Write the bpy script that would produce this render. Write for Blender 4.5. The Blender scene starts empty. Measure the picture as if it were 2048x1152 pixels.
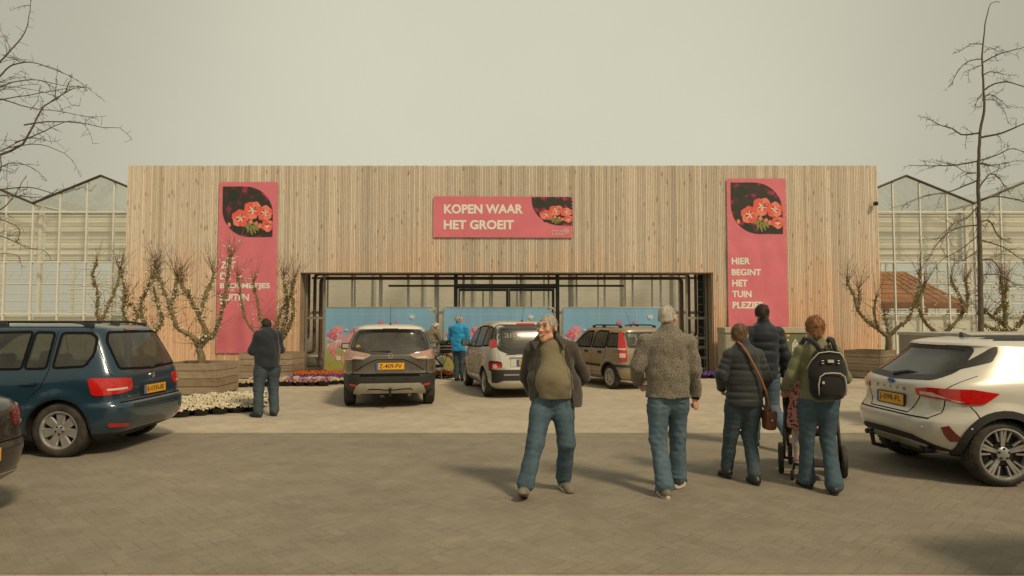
import bpy, bmesh, math, random
import numpy as np
from mathutils import Vector, Matrix
from mathutils import noise as mnoise
from mathutils.geometry import interpolate_bezier
random.seed(7); np.random.seed(7)
S = bpy.context.scene
COL = S.collection
# ------------------------------------------------------------------ camera
F = 1330.0; HC = 1.66; YH = 642.0
PITCH = math.atan((YH - 576) / F)
cam = bpy.data.cameras.new('camera'); cam.sensor_width = 36; cam.lens = 36 * F / 2048
cam.clip_end = 800; cam.clip_start = .05
cam_ob = bpy.data.objects.new('camera', cam); COL.objects.link(cam_ob)
cam_ob.location = (0, 0, HC); cam_ob.rotation_euler = (math.pi / 2 + PITCH, 0, 0)
S.camera = cam_ob
S.render.resolution_x = 1024; S.render.resolution_y = 576
# ------------------------------------------------------------------ light
AZ = math.atan2(.63, -.77); EL = math.radians(46)
W = bpy.data.worlds.new('World'); S.world = W; W.use_nodes = True
nt = W.node_tree; nt.nodes.clear()
sky = nt.nodes.new('ShaderNodeTexSky'); sky.sky_type = 'NISHITA'; sky.sun_disc = False
sky.sun_elevation = EL; sky.sun_rotation = AZ; sky.air_density = 1.0; sky.dust_density = 6; sky.ozone_density = .3
hz = nt.nodes.new('ShaderNodeMix'); hz.data_type = 'RGBA'; hz.blend_type = 'MIX'; hz.inputs[0].default_value = .90
hz.inputs[7].default_value = (5.0, 4.79, 3.60, 1)          # flat overcast veil in front of the blue
bgd = nt.nodes.new('ShaderNodeBackground'); bgd.inputs[1].default_value = .10
wo = nt.nodes.new('ShaderNodeOutputWorld')
# veil brightened around the view axis to imitate lens falloff, with soft cloud texture
tc = nt.nodes.new('ShaderNodeTexCoord'); dp_ = nt.nodes.new('ShaderNodeVectorMath'); dp_.operation = 'DOT_PRODUCT'; dp_.inputs[1].default_value = (0, .965, .26)
nt.links.new(tc.outputs['Generated'], dp_.inputs[0])
mr = nt.nodes.new('ShaderNodeMapRange'); mr.interpolation_type = 'SMOOTHSTEP'; mr.inputs[1].default_value = .79; mr.inputs[2].default_value = 1.0; mr.inputs[3].default_value = .70; mr.inputs[4].default_value = .98
nt.links.new(dp_.outputs['Value'], mr.inputs[0])
cn = nt.nodes.new('ShaderNodeTexNoise'); cn.inputs['Scale'].default_value = 2.2; cn.inputs['Detail'].default_value = 5; nt.links.new(tc.outputs['Generated'], cn.inputs['Vector'])
cm = nt.nodes.new('ShaderNodeMapRange'); cm.inputs[1].default_value = .3; cm.inputs[2].default_value = .7; cm.inputs[3].default_value = .965; cm.inputs[4].default_value = 1.035; nt.links.new(cn.outputs[0], cm.inputs[0])
ml = nt.nodes.new('ShaderNodeMath'); ml.operation = 'MULTIPLY'; nt.links.new(mr.outputs[0], ml.inputs[0]); nt.links.new(cm.outputs[0], ml.inputs[1])
ms = nt.nodes.new('ShaderNodeVectorMath'); ms.operation = 'SCALE'
nt.links.new(sky.outputs[0], hz.inputs[6]); nt.links.new(hz.outputs[2], ms.inputs[0]); nt.links.new(ml.outputs[0], ms.inputs['Scale']); nt.links.new(ms.outputs[0], bgd.inputs[0]); nt.links.new(bgd.outputs[0], wo.inputs[0])
sun = bpy.data.lights.new('sun', 'SUN'); sun.energy = 1.75; sun.angle = math.radians(9.0); sun.color = (1, .80, .54)
so = bpy.data.objects.new('sun', sun); COL.objects.link(so)
sd = Vector((math.sin(AZ) * math.cos(EL), math.cos(AZ) * math.cos(EL), math.sin(EL)))
so.rotation_euler = sd.to_track_quat('Z', 'Y').to_euler(); so.location = (10, -10, 20)
S.view_settings.view_transform = 'Standard'; S.view_settings.look = 'None'
S.view_settings.exposure = .47; S.view_settings.gamma = 1
S.cycles.max_bounces = 7; S.cycles.transparent_max_bounces = 16; S.cycles.use_denoising = True
S.cycles.caustics_reflective = False; S.cycles.caustics_refractive = False
# ------------------------------------------------------------------ helpers
cP, sP = math.cos(PITCH), math.sin(PITCH)
def at(px, py, Y):
    u = (px - 1024) / F; v = -(py - 576) / F
    dy = cP - sP * v; dz = sP + cP * v
    t = Y / dy
    return Vector((u * t, Y, HC + dz * t))
def gnd(px, py):
    u = (px - 1024) / F; v = -(py - 576) / F
    dy = cP - sP * v; dz = sP + cP * v
    t = -HC / dz
    return Vector((u * t, dy * t, 0))
def link(o, parent=None):
    COL.objects.link(o)
    if parent is not None: o.parent = parent
    return o
def tag(o, label=None, cat=None, group=None, kind=None):
    if label: o['label'] = label
    if cat: o['category'] = cat
    if group: o['group'] = group
    if kind: o['kind'] = kind
    return o
def empty(name, loc=(0, 0, 0), rz=0, **k):
    o = bpy.data.objects.new(name, None); o.empty_display_size = .2
    o.location = loc; o.rotation_euler = (0, 0, rz)
    link(o); tag(o, **k); return o
def mesh_obj(name, vs, fs, m, parent=None, smooth=False, mats=None, mi=None, **k):
    me = bpy.data.meshes.new(name)
    me.from_pydata([tuple(v) for v in vs], [], [tuple(f) for f in fs])
    for q in (mats or [m]): me.materials.append(q)
    if mi is not None: me.polygons.foreach_set('material_index', np.asarray(mi, dtype=np.int32))
    if smooth is True: me.shade_smooth()
    elif smooth: 
        me.shade_smooth(); me.set_sharp_from_angle(angle=math.radians(smooth))
    me.update()
    o = bpy.data.objects.new(name, me); link(o, parent); tag(o, **k); return o
def copy_tree(o, parent=None, label=None):
    c = o.copy(); COL.objects.link(c)
    if parent is not None:
        c.parent = parent; c.matrix_parent_inverse = o.matrix_parent_inverse
    if label: c['label'] = label
    for ch in o.children: copy_tree(ch, c)
    return c
class MB:
    """collects shapes and builds them as one mesh object"""
    def __init__(s): s.v = []; s.f = []
    def add(s, vs, fs, M=None):
        n = len(s.v)
        s.v += [tuple(M @ Vector(v)) for v in vs] if M is not None else [tuple(v) for v in vs]
        s.f += [tuple(i + n for i in f) for f in fs]
    def box(s, a, b, M=None):
        x0, y0, z0 = a; x1, y1, z1 = b
        s.add([(x0,y0,z0),(x1,y0,z0),(x1,y1,z0),(x0,y1,z0),(x0,y0,z1),(x1,y0,z1),(x1,y1,z1),(x0,y1,z1)],
              [(0,3,2,1),(4,5,6,7),(0,1,5,4),(1,2,6,5),(2,3,7,6),(3,0,4,7)], M)
    def cbox(s, c, d, M=None):
        s.box((c[0]-d[0]/2,c[1]-d[1]/2,c[2]-d[2]/2),(c[0]+d[0]/2,c[1]+d[1]/2,c[2]+d[2]/2), M)
    def bbox(s, a, b, r=.02, M=None, seg=2):
        bm = bmesh.new(); bmesh.ops.create_cube(bm, size=1)
        for v in bm.verts:
            v.co = Vector([(a[i]+b[i])/2 + v.co[i]*(b[i]-a[i]) for i in range(3)])
        bmesh.ops.bevel(bm, geom=bm.edges[:], offset=r, segments=seg, affect='EDGES', profile=.5)
        s.bm(bm, M)
    def bm(s, bm, M=None):
        bm.verts.index_update()
        s.add([v.co.copy() for v in bm.verts], [[v.index for v in f.verts] for f in bm.faces], M); bm.free()
    def tube(s, pts, r, n=6, caps=True, M=None):
        pts = [Vector(p) for p in pts]; m = len(pts)
        rr = r if hasattr(r, '__len__') else [r] * m
        vs = []; fs = []; up = None
        for i, p in enumerate(pts):
            t = (pts[min(i+1, m-1)] - pts[max(i-1, 0)])
            if t.length < 1e-9: t = Vector((0, 0, 1))
            t.normalize()
            if up is None: up = Vector((1, 0, 0)) if abs(t.x) < .8 else Vector((0, 1, 0))
            a = up - t * up.dot(t)
            if a.length < 1e-6: a = t.orthogonal()
            a.normalize(); up = a; b = t.cross(a)
            for k in range(n):
                w = 2 * math.pi * k / n
                vs.append(p + (a * math.cos(w) + b * math.sin(w)) * rr[i])
        for i in range(m - 1):
            for k in range(n):
                fs.append((i*n+k, i*n+(k+1) % n, (i+1)*n+(k+1) % n, (i+1)*n+k))
        if caps:
            fs.append(tuple(range(n-1, -1, -1))); fs.append(tuple((m-1)*n+k for k in range(n)))
        s.add(vs, fs, M)
    def lathe(s, prof, n=16, M=None, closed=False):
        vs = []; fs = []; m = len(prof)
        for (r, z) in prof:
            for k in range(n):
                w = 2*math.pi*k/n; vs.append((r*math.cos(w), r*math.sin(w), z))
        for i in range(m if closed else m-1):
            j = (i+1) % m
            for k in range(n):
                fs.append((i*n+k, i*n+(k+1) % n, j*n+(k+1) % n, j*n+k))
        if not closed:
            fs.append(tuple(range(n-1, -1, -1))); fs.append(tuple((m-1)*n+k for k in range(n)))
        s.add(vs, fs, M)
    def prism(s, poly, h0, h1, M=None):
        """poly (x,y) extruded along z"""
        n = len(poly)
        a = sum(poly[i][0]*poly[(i+1) % n][1]-poly[(i+1) % n][0]*poly[i][1] for i in range(n))
        if a < 0: poly = poly[::-1]
        s.add([(p[0], p[1], h0) for p in poly]+[(p[0], p[1], h1) for p in poly],
              [tuple(range(n-1, -1, -1)), tuple(range(n, 2*n))]+[(i, (i+1) % n, n+(i+1) % n, n+i) for i in range(n)], M)
    def ell(s, c, r, nu=10, nv=7, M=None):
        vs = [(c[0], c[1], c[2]-r[2])]
        for j in range(1, nv):
            p = math.pi*j/nv
            for k in range(nu):
                w = 2*math.pi*k/nu
                vs.append((c[0]+r[0]*math.sin(p)*math.cos(w), c[1]+r[1]*math.sin(p)*math.sin(w), c[2]-r[2]*math.cos(p)))
        vs.append((c[0], c[1], c[2]+r[2])); fs = []
        for k in range(nu): fs.append((0, 1+(k+1) % nu, 1+k))
        for j in range(nv-2):
            for k in range(nu): fs.append((1+j*nu+k, 1+j*nu+(k+1) % nu, 1+(j+1)*nu+(k+1) % nu, 1+(j+1)*nu+k))
        e = len(vs)-1
        for k in range(nu): fs.append((1+(nv-2)*nu+k, 1+(nv-2)*nu+(k+1) % nu, e))
        s.add(vs, fs, M)
    def build(s, name, m, parent=None, smooth=False, **k):
        return mesh_obj(name, s.v, s.f, m, parent, smooth, **k)
def T(x, y, z): return Matrix.Translation((x, y, z))
def R(a, ax): return Matrix.Rotation(a, 4, ax)
# ------------------------------------------------------------------ materials
def srgb(*c):
    return tuple((v/255/12.92 if v/255 <= .04045 else ((v/255+.055)/1.055)**2.4) for v in c)
class G:
    """tiny node-graph writer"""
    def __init__(s, name):
        s.m = bpy.data.materials.new(name); s.m.use_nodes = True; s.nt = s.m.node_tree
        s.nt.nodes.clear(); s.out = s.nt.nodes.new('ShaderNodeOutputMaterial')
    def n(s, t, **k):
        o = s.nt.nodes.new('ShaderNode'+t)
        for a, b in k.items(): setattr(o, a, b)
        return o
    def put(s, sock, v):
        if isinstance(v, bpy.types.NodeSocket): s.nt.links.new(v, sock)
        elif hasattr(v, '__len__') and sock.type == 'RGBA': sock.default_value = (*v[:3], 1)
        else: sock.default_value = v
    def math(s, op, a, b=0.0, c=0.0, clamp=False):
        o = s.n('Math', operation=op, use_clamp=clamp)
        for i, v in enumerate((a, b, c)): s.put(o.inputs[i], v)
        return o.outputs[0]
    def mix(s, f, a, b, blend='MIX'):
        o = s.n('Mix', data_type='RGBA', blend_type=blend)
        s.put(o.inputs[0], f); s.put(o.inputs[6], a); s.put(o.inputs[7], b); return o.outputs[2]
    def coord(s, kind='Object', scale=None):
        c = s.n('TexCoord').outputs[kind]
        if scale is None: return c
        m = s.n('Mapping'); s.nt.links.new(c, m.inputs[0]); m.inputs[3].default_value = scale; return m.outputs[0]
    def noise(s, vec, scale=5, detail=4, rough=.6, dist=0, col=False):
        o = s.n('TexNoise'); s.put(o.inputs['Vector'], vec)
        o.inputs['Scale'].default_value = scale; o.inputs['Detail'].default_value = detail
        o.inputs['Roughness'].default_value = rough; o.inputs['Distortion'].default_value = dist
        return o.outputs[1 if col else 0]
    def ramp(s, f, stops, interp='LINEAR'):
        o = s.n('ValToRGB'); o.color_ramp.interpolation = interp; cr = o.color_ramp
        while len(cr.elements) < len(stops): cr.elements.new(.5)
        for e, (p, c) in zip(cr.elements, stops):
            e.position = p; e.color = (*c[:3], 1) if hasattr(c, '__len__') else (c, c, c, 1)
        s.put(o.inputs[0], f); return o.outputs[0]
    def bump(s, h, strength=.3, dist=.01):
        o = s.n('Bump'); o.inputs['Strength'].default_value = strength; o.inputs['Distance'].default_value = dist
        s.put(o.inputs['Height'], h); return o.outputs[0]
    def pbr(s, col, rough=.6, metal=0, coat=0, normal=None, spec=.5, emit=None):
        o = s.n('BsdfPrincipled'); s.put(o.inputs['Base Color'], col); s.put(o.inputs['Roughness'], rough)
        s.put(o.inputs['Metallic'], metal); o.inputs['Coat Weight'].default_value = coat
        o.inputs['Coat Roughness'].default_value = .06
        o.inputs['Specular IOR Level'].default_value = spec
        if normal is not None: s.nt.links.new(normal, o.inputs['Normal'])
        if emit: s.put(o.inputs['Emission Color'], emit[0]); o.inputs['Emission Strength'].default_value = emit[1]
        return o.outputs[0]
    def done(s, sh): s.nt.links.new(sh, s.out.inputs[0]); return s.m
def pm(name, c, rough=.6, metal=0, var=.2, scale=6, bump=.0, bs=60, coat=0, spec=.5, dirt=None, stretch=None, bd=.004):
    g = G(name); v = g.coord('Object', stretch)
    nz = g.noise(v, scale, 5)
    k = g.ramp(nz, [(.3, 1-var), (.7, 1+var*.6)])
    col = g.mix(1.0, c, k, 'MULTIPLY')
    if dirt:
        z = g.ramp(g.noise(v, scale*.6, 6, .7), [(.42, 0.0), (.68, 1.0)])
        col = g.mix(g.math('MULTIPLY', z, dirt[1]), col, dirt[0])
    nrm = g.bump(g.noise(v, bs, 3), bump, bd) if bump else None
    return g.done(g.pbr(col, rough, metal, coat, nrm, spec))
def flat(name, c, rough=.6, metal=0, coat=0, spec=.5): return pm(name, c, rough, metal, .06, 9, 0, 60, coat, spec)
def glass(name, tint=(.5, .52, .48), ior=1.5, rough=.02, dust=0):
    g = G(name); tr = g.n('BsdfTransparent'); g.put(tr.inputs[0], tint)
    gl = g.n('BsdfGlossy'); g.put(gl.inputs[0], (.95, .95, .95)); gl.inputs['Roughness'].default_value = rough
    ge = g.n('NewGeometry'); dt = g.n('VectorMath', operation='DOT_PRODUCT'); g.nt.links.new(ge.outputs['Normal'], dt.inputs[0]); g.nt.links.new(ge.outputs['Incoming'], dt.inputs[1])
    r0 = ((ior-1)/(ior+1))**2
    fr = g.math('ADD', r0, g.math('MULTIPLY', 1-r0, g.math('POWER', g.math('SUBTRACT', 1.0, g.math('ABSOLUTE', dt.outputs['Value']), clamp=True), 5.0)))
    mx = g.n('MixShader'); g.nt.links.new(fr, mx.inputs[0]); g.nt.links.new(tr.outputs[0], mx.inputs[1]); g.nt.links.new(gl.outputs[0], mx.inputs[2])
    if not dust: return g.done(mx.outputs[0])
    df = g.n('BsdfDiffuse'); g.put(df.inputs[0], (.45, .43, .36))
    m2 = g.n('MixShader'); g.put(m2.inputs[0], g.math('MULTIPLY', g.ramp(g.noise(g.coord(), 3, 4), [(.3, .4), (.7, 1.0)]), dust))
    g.nt.links.new(mx.outputs[0], m2.inputs[1]); g.nt.links.new(df.outputs[0], m2.inputs[2])
    return g.done(m2.outputs[0])
def text_mesh(txt, size=1, bold=0.0, spacing=1.0):
    """returns verts, faces of flat lettering in x-y, baseline at 0"""
    cu = bpy.data.curves.new('lettering', 'FONT'); cu.body = txt; cu.size = size; cu.offset = bold
    cu.space_character = spacing; cu.resolution_u = 3; cu.fill_mode = 'FRONT'
    o = bpy.data.objects.new('lettering', cu); COL.objects.link(o)
    dg = bpy.context.evaluated_depsgraph_get(); me = bpy.data.meshes.new_from_object(o.evaluated_get(dg))
    vs = [tuple(v.co) for v in me.vertices]; fs = [tuple(p.vertices) for p in me.polygons]
    bpy.data.objects.remove(o); bpy.data.curves.remove(cu); bpy.data.meshes.remove(me)
    return vs, fs
def text_fit(txt, width, height, bold=.02):
    """lettering scaled so that its outline is exactly width x height (cap height), lower left at 0,0"""
    vs, fs = text_mesh(txt, 1, bold); a = np.array(vs); lo = a.min(0); hi = a.max(0)
    k = [(width/(hi[0]-lo[0])) if width else height/(hi[1]-lo[1]), height/(hi[1]-lo[1])]
    return [((v[0]-lo[0])*k[0], (v[1]-lo[1])*k[1], 0) for v in vs], fs

M = {}
M['black_plastic'] = pm('black_plastic', (.025, .024, .022), .55, 0, .2, 12, .1, 200)
M['rubber'] = pm('tyre_rubber', (.022, .021, .019), .8, 0, .25, 10, .15, 120, dirt=((.16, .13, .09), .35))
M['alloy'] = pm('wheel_alloy', (.50, .49, .46), .35, .7, .15, 14)
M['darkalloy'] = pm('dark_wheel_metal', (.03, .03, .03), .4, .5, .1, 14)
M['chrome'] = flat('chrome_trim', (.75, .74, .7), .15, 1)
M['car_glass'] = glass('tinted_car_glass', (.30, .32, .29), 1.55, .05, .10)
M['car_glass_clear'] = glass('clear_car_glass', (.62, .68, .62), 1.5, .20, .18)  # extra diffuse film stands in for sky reflected in the panes
M['lamp_red'] = pm('red_lamp_lens', (.55, .012, .008), .12, 0, .25, 30, .2, 80, 1)
M['lamp_dark'] = pm('dark_red_lamp_lens', (.16, .01, .01), .12, 0, .25, 30, .2, 80, 1)
M['lamp_white'] = pm('clear_lamp_lens', (.62, .55, .48), .12, 0, .2, 40, .2, 90, 1)
M['lamp_orange'] = pm('smoky_lamp_lens', (.45, .26, .20), .1, 0, .25, 30, .2, 80, 1)
M['plate'] = flat('yellow_plate', (.78, .40, .03), .35, 0, 0, .4)
M['plate_ink'] = flat('plate_lettering', (.012, .012, .012), .5)
M['plate_blue'] = flat('plate_blue', (.03, .14, .45), .4)
M['seat'] = pm('seat_fabric', (.05, .05, .05), .9, 0, .2, 20)
M['gap'] = flat('panel_gap', (.008, .008, .008), .8, 0, 0, .1)
# ================================================================== SETTING: paving
def paver_mat(name, tones, joint, w=.105, rot=math.pi/4, wear=None, rough=.85):
    g = G(name); c = g.n('TexCoord').outputs['Object']
    mp = g.n('Mapping'); g.nt.links.new(c, mp.inputs[0]); mp.inputs[2].default_value = (0, 0, rot); mp.inputs[3].default_value = (1/w, 1/w, 1)
    sx = g.n('SeparateXYZ'); g.nt.links.new(mp.outputs[0], sx.inputs[0]); x, y = sx.outputs[0], sx.outputs[1]
    m = g.math
    ix, iy = m('FLOOR', x), m('FLOOR', y); fx, fy = m('SUBTRACT', x, ix), m('SUBTRACT', y, iy)
    k = m('FLOORED_MODULO', m('SUBTRACT', ix, iy), 4.0)
    e1 = m('COMPARE', k, 1.0, .2); e2 = m('COMPARE', k, 2.0, .2); vert = m('GREATER_THAN', k, 1.5)
    u = m('ADD', fx, e1); v = m('ADD', fy, e2)
    lu = m('ADD', 1.0, m('SUBTRACT', 1.0, vert)); lv = m('ADD', 1.0, vert)
    d = m('MINIMUM', m('MINIMUM', u, m('SUBTRACT', lu, u)), m('MINIMUM', v, m('SUBTRACT', lv, v)))
    cb = g.n('CombineXYZ'); g.put(cb.inputs[0], m('SUBTRACT', ix, e1)); g.put(cb.inputs[1], m('SUBTRACT', iy, e2))
    wn = g.n('TexWhiteNoise'); g.nt.links.new(cb.outputs[0], wn.inputs[0])
    tone = g.ramp(wn.outputs[0], [(0, tones[0]), (.5, tones[1]), (1, tones[2])])
    big = g.ramp(g.noise(c, .35, 6, .65), [(.3, .84), (.72, 1.12)])
    fine = g.ramp(g.noise(c, 90, 3, .7), [(.25, .82), (.75, 1.15)])
    mid = g.ramp(g.noise(c, 2.4, 5, .7), [(.3, .88), (.7, 1.1)])
    col = g.mix(1, g.mix(1, g.mix(1, tone, big, 'MULTIPLY'), fine, 'MULTIPLY'), mid, 'MULTIPLY')
    if wear:
        st = g.ramp(g.noise(c, .8, 7, .75, .6), [(.58, 0.0), (.74, 1.0)])
        col = g.mix(m('MULTIPLY', st, wear[1]), col, wear[0])
        sp = g.ramp(g.noise(c, 7, 3, .5), [(.70, 0.0), (.76, 1.0)])
        col = g.mix(m('MULTIPLY', sp, .5), col, wear[0])
    j = g.ramp(d, [(.03, 1.0), (.085, 0.0)])
    vary = g.ramp(g.noise(c, 2.5, 4), [(.42, .12), (.66, 1.0)])
    col = g.mix(m('MULTIPLY', m('MULTIPLY', j, .42), vary), col, joint)
    h = m('ADD', m('MULTIPLY', g.ramp(d, [(.0, 0.0), (.10, 1.0)]), .8), m('MULTIPLY', wn.outputs[0], .25))
    nrm = g.bump(h, .22, .004)
    return g.done(g.pbr(col, rough, 0, 0, nrm, .25))
M['pave_light'] = paver_mat('pale_clay_pavers', [(.42, .365, .28), (.445, .39, .30), (.465, .41, .315)], (.24, .19, .14), wear=((.25, .19, .14), .28))  # the pavers' own lighter tone, a different paving from the road
M['pave_dark'] = paver_mat('dark_concrete_pavers', [(.238, .208, .158), (.250, .220, .168), (.263, .231, .177)], (.10, .085, .062), wear=((.20, .165, .125), .4))
def sheet(name, x0, y0, x1, y1, z, m):
    return mesh_obj(name, [(x0,y0,z),(x1,y0,z),(x1,y1,z),(x0,y1,z)], [(0,1,2,3)], m, kind='structure')
sheet('ground', -250, -60, 250, 400, 0, M['pave_light'])
YA, YB = gnd(1024, 1149).y, gnd(1024, 866).y
sheet('road', -80, YA, 80, YB, .004, M['pave_dark'])
# chalky scrape marks on the road
sc = MB()
p0, p1 = gnd(415, 908), gnd(575, 880)
for k in range(14):
    t0 = k/14; t1 = t0 + random.uniform(.04, .09)
    a = p0.lerp(p1, t0); b = p0.lerp(p1, t1); wd = .012 + .03*random.random()*math.sin(math.pi*(t0*.9+.05))
    o = Vector((0, random.uniform(-.02, .02), 0))
    sc.add([a+o-Vector((0, wd, 0))+Vector((0,0,.008)), b+o-Vector((0, wd*.4, 0))+Vector((0,0,.008)), b+o+Vector((0, wd*.4, .008)), a+o+Vector((0, wd, .008))], [(0,1,2,3)])
sc.build('road_scrape', pm('chalk_scrape', (.40, .34, .26), .9, 0, .4, 40), kind='structure')

def merged(name, layers, parent):
    V = []; F_ = []; mi = []
    for i, k in enumerate(layers):
        n = len(V); V += layers[k].v; F_ += [tuple(j+n for j in f) for f in layers[k].f]; mi += [i]*len(layers[k].f)
    return mesh_obj(name, V, F_, None, parent, False, [M[k] for k in layers], mi)
# ================================================================== FACADE
YF = 21.4
pL, pR = at(254, 480, YF).x, at(1759, 480, YF).x
ZT = at(1000, 331, YF).z
oL, oR, oT = at(598, 640, YF).x, at(1427, 640, YF).x, at(1000, 545, YF).z
def wood_slats():
    g = G('larch_battens'); c = g.n('TexCoord').outputs['Object']; sx = g.n('SeparateXYZ'); g.nt.links.new(c, sx.inputs[0])
    i = g.math('FLOOR', g.math('DIVIDE', sx.outputs[0], .055))
    wn = g.n('TexWhiteNoise', noise_dimensions='1D'); g.put(wn.inputs['W'], i)
    w3 = g.n('TexWhiteNoise', noise_dimensions='1D'); g.put(w3.inputs['W'], g.math('MULTIPLY', g.math('FLOOR', g.math('DIVIDE', i, 3.0)), 7.31))
    tone = g.ramp(wn.outputs[0], [(0, (.55, .465, .36)), (.35, (.615, .53, .42)), (.7, (.67, .58, .465)), (1, (.73, .65, .53))])
    cb = g.n('CombineXYZ'); g.put(cb.inputs[0], g.math('MULTIPLY', i, .055)); g.put(cb.inputs[1], 0.0); g.put(cb.inputs[2], g.math('ADD', g.math('MULTIPLY', sx.outputs[2], .25), g.math('MULTIPLY', wn.outputs[0], 9.0)))
    st = g.ramp(g.noise(cb.outputs[0], 9, 5, .7), [(.3, .88), (.7, 1.08)])
    col = g.mix(1, tone, st, 'MULTIPLY')
    col = g.mix(1, col, g.ramp(w3.outputs[0], [(0, .86), (.5, 1.0), (1, 1.08)]), 'MULTIPLY')
    # reddish fresh timber low down and in patches, greyed higher up
    warm = g.ramp(g.math('ADD', g.math('MULTIPLY', sx.outputs[2], -.17), g.math('ADD', g.math('MULTIPLY', g.noise(c, .35, 4), 1.3), g.math('MULTIPLY', w3.outputs[0], .2))), [(-.15, 0.0), (.55, 1.0)])
    col = g.mix(g.math('MULTIPLY', warm, .85), col, g.mix(1, col, (1.14, .84, .66), 'MULTIPLY'))
    # knots
    mp = g.n('Mapping'); g.nt.links.new(c, mp.inputs[0]); mp.inputs[3].default_value = (6.5, 1, 1.9)
    vo = g.n('TexVoronoi', feature='F1'); g.nt.links.new(mp.outputs[0], vo.inputs['Vector']); vo.inputs['Scale'].default_value = 1.0
    kn = g.math('MULTIPLY', g.ramp(vo.outputs['Distance'], [(.10, 1.0), (.22, 0.0)]), g.ramp(g.noise(c, 1.1, 3), [(.38, 0.0), (.50, 1.0)]))
    mp2 = g.n('Mapping'); g.nt.links.new(c, mp2.inputs[0]); mp2.inputs[3].default_value = (14, 1, 4.5)
    v2 = g.n('TexVoronoi', feature='F1'); g.nt.links.new(mp2.outputs[0], v2.inputs['Vector']); v2.inputs['Scale'].default_value = 1.0
    kn2 = g.math('MULTIPLY', g.ramp(v2.outputs['Distance'], [(.10, .8), (.18, 0.0)]), g.ramp(g.noise(c, .8, 3), [(.42, 0.0), (.54, 1.0)]))
    col = g.mix(g.math('MULTIPLY', g.math('MAXIMUM', kn, kn2), .62), col, (.24, .15, .09))
    return g.done(g.pbr(col, .8, 0, 0, None, .2))
M['slats'] = wood_slats()
M['slat_back'] = pm('dark_wall_membrane', (.15, .105, .072), .9)
fac = empty('timber_facade', ((pL+pR)/2, YF, 0), label='wide flat entrance facade clad in thin vertical timber battens with a low opening', cat='facade')
fx = fac.location.x
bk = MB()
D = .45
bk.box((pL-fx, .03, 0), (oL-fx, D, ZT-.02)); bk.box((oR-fx, .03, 0), (pR-fx, D, ZT-.02)); bk.box((oL-fx, .03, oT+.01), (oR-fx, D, ZT-.02))
bk.build('wall_core', M['slat_back'], fac)
cl = MB(); n = int((pR-pL)/.055); xs0 = math.floor((pL-fx)/.055)*.055
for i in range(n+1):
    x0 = xs0 + i*.055 + .005; x1 = x0 + .0455; y1 = .028
    xm = (x0+x1)/2 + fx
    zb = oT if oL < xm < oR else .03
    z1 = ZT + random.uniform(-.006, .006); y0 = random.uniform(-.003, .002)
    cl.add([(x0,y0,zb),(x1,y0,zb),(x1,y0,z1),(x0,y0,z1),(x0,y1,zb),(x1,y1,zb),(x1,y1,z1),(x0,y1,z1)],
           [(0,1,2,3),(1,5,6,2),(4,0,3,7),(3,2,6,7),(0,4,5,1)])
cl.build('cladding', M['slats'], fac)
jb = MB()  # opening reveal boards
jb.box((oL-fx-.002, .03, 0), (oL-fx+.03, D+.02, oT-.002)); jb.box((oR-fx-.03, .03, 0), (oR-fx+.002, D+.02, oT-.002)); jb.box((oL-fx+.032, .03, oT-.03), (oR-fx-.032, D+.02, oT+.008))
jb.build('opening_reveal', pm('reveal_timber', (.34, .25, .165), .8, 0, .25, 5, stretch=(1, 1, .3)), fac)
s_ = at(1749, 408, YF-.06); sb = MB(); sb.bbox((-.05, -.10, -.06), (.05, .03, .06), .012); sb.tube([(0, -.10, -.01), (0, -.125, -.015)], .03, 10)
sb_o = empty('wall_sensor', (s_.x, s_.y-.04, s_.z), label='small black sensor box high on the right end of the timber facade', cat='sensor'); sb.build('housing', M['black_plastic'], sb_o)

# ================================================================== GREENHOUSE
YG = 23.3; SP = 4.735; GX0 = at(68, 410, YG).x - SP
M['alu'] = pm('white_aluminium', (.76, .75, .68), .45, .1, .1, 3)
M['alu_dark'] = pm('grey_steel_frame', (.30, .28, .23), .5, .3, .15, 3)
M['ridge'] = pm('dark_ridge_bar', (.07, .055, .042), .5, .2)
M['pane'] = glass('greenhouse_glass', (.96, .965, .94), 1.45, .03, .07)
M['roofpane'] = glass('whitewashed_roof_glass', (.90, .91, .87), 1.45, .05, .08)
def screen_mat(name, base, lines=9, amt=.16):
    g = G(name); c = g.n('TexCoord').outputs['Object']; mp = g.n('Mapping'); g.nt.links.new(c, mp.inputs[0]); mp.inputs[3].default_value = (.25, 1, lines)
    k = g.ramp(g.noise(mp.outputs[0], 1.5, 5, .75), [(.3, 1-amt), (.7, 1+amt*.5)])
    col = g.mix(1, base, k, 'MULTIPLY')
    d = g.n('BsdfDiffuse'); g.put(d.inputs[0], col); t = g.n('BsdfTranslucent'); g.put(t.inputs[0], col)
    mx = g.n('MixShader'); mx.inputs[0].default_value = .3; g.nt.links.new(d.outputs[0], mx.inputs[1]); g.nt.links.new(t.outputs[0], mx.inputs[2])
    return g.done(mx.outputs[0])
M['screen'] = screen_mat('pale_shade_screen', (.88, .87, .78), 5, .07)
gh = empty('greenhouse', (GX0, YG, 0), label='long glass greenhouse with pointed gables and white glazing bars behind the timber facade', cat='greenhouse')
zG, zV, zR, zM, zB = at(160, 424, YG).z, at(68, 407, YG).z, at(203, 352, YG).z, at(100, 524, YG).z, at(100, 627, YG).z
NB = 10; DEP = 30.0
fr = MB(); ps = SP/5
for k in range(5):
    x = k*ps; zt = zV + (zR-zV)*(1-abs(x-SP/2)/(SP/2))
    fr.box((x-.022, -.05, 0), (x+.022, .03, zt-.03))
for z, h in ((zG, .05), (zM, .05), (zB, .035), (.45, .05)):
    for k in range(5): fr.box((k*ps+.024, -.042, z-h/2), ((k+1)*ps-.024, .03, z+h/2))
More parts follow.
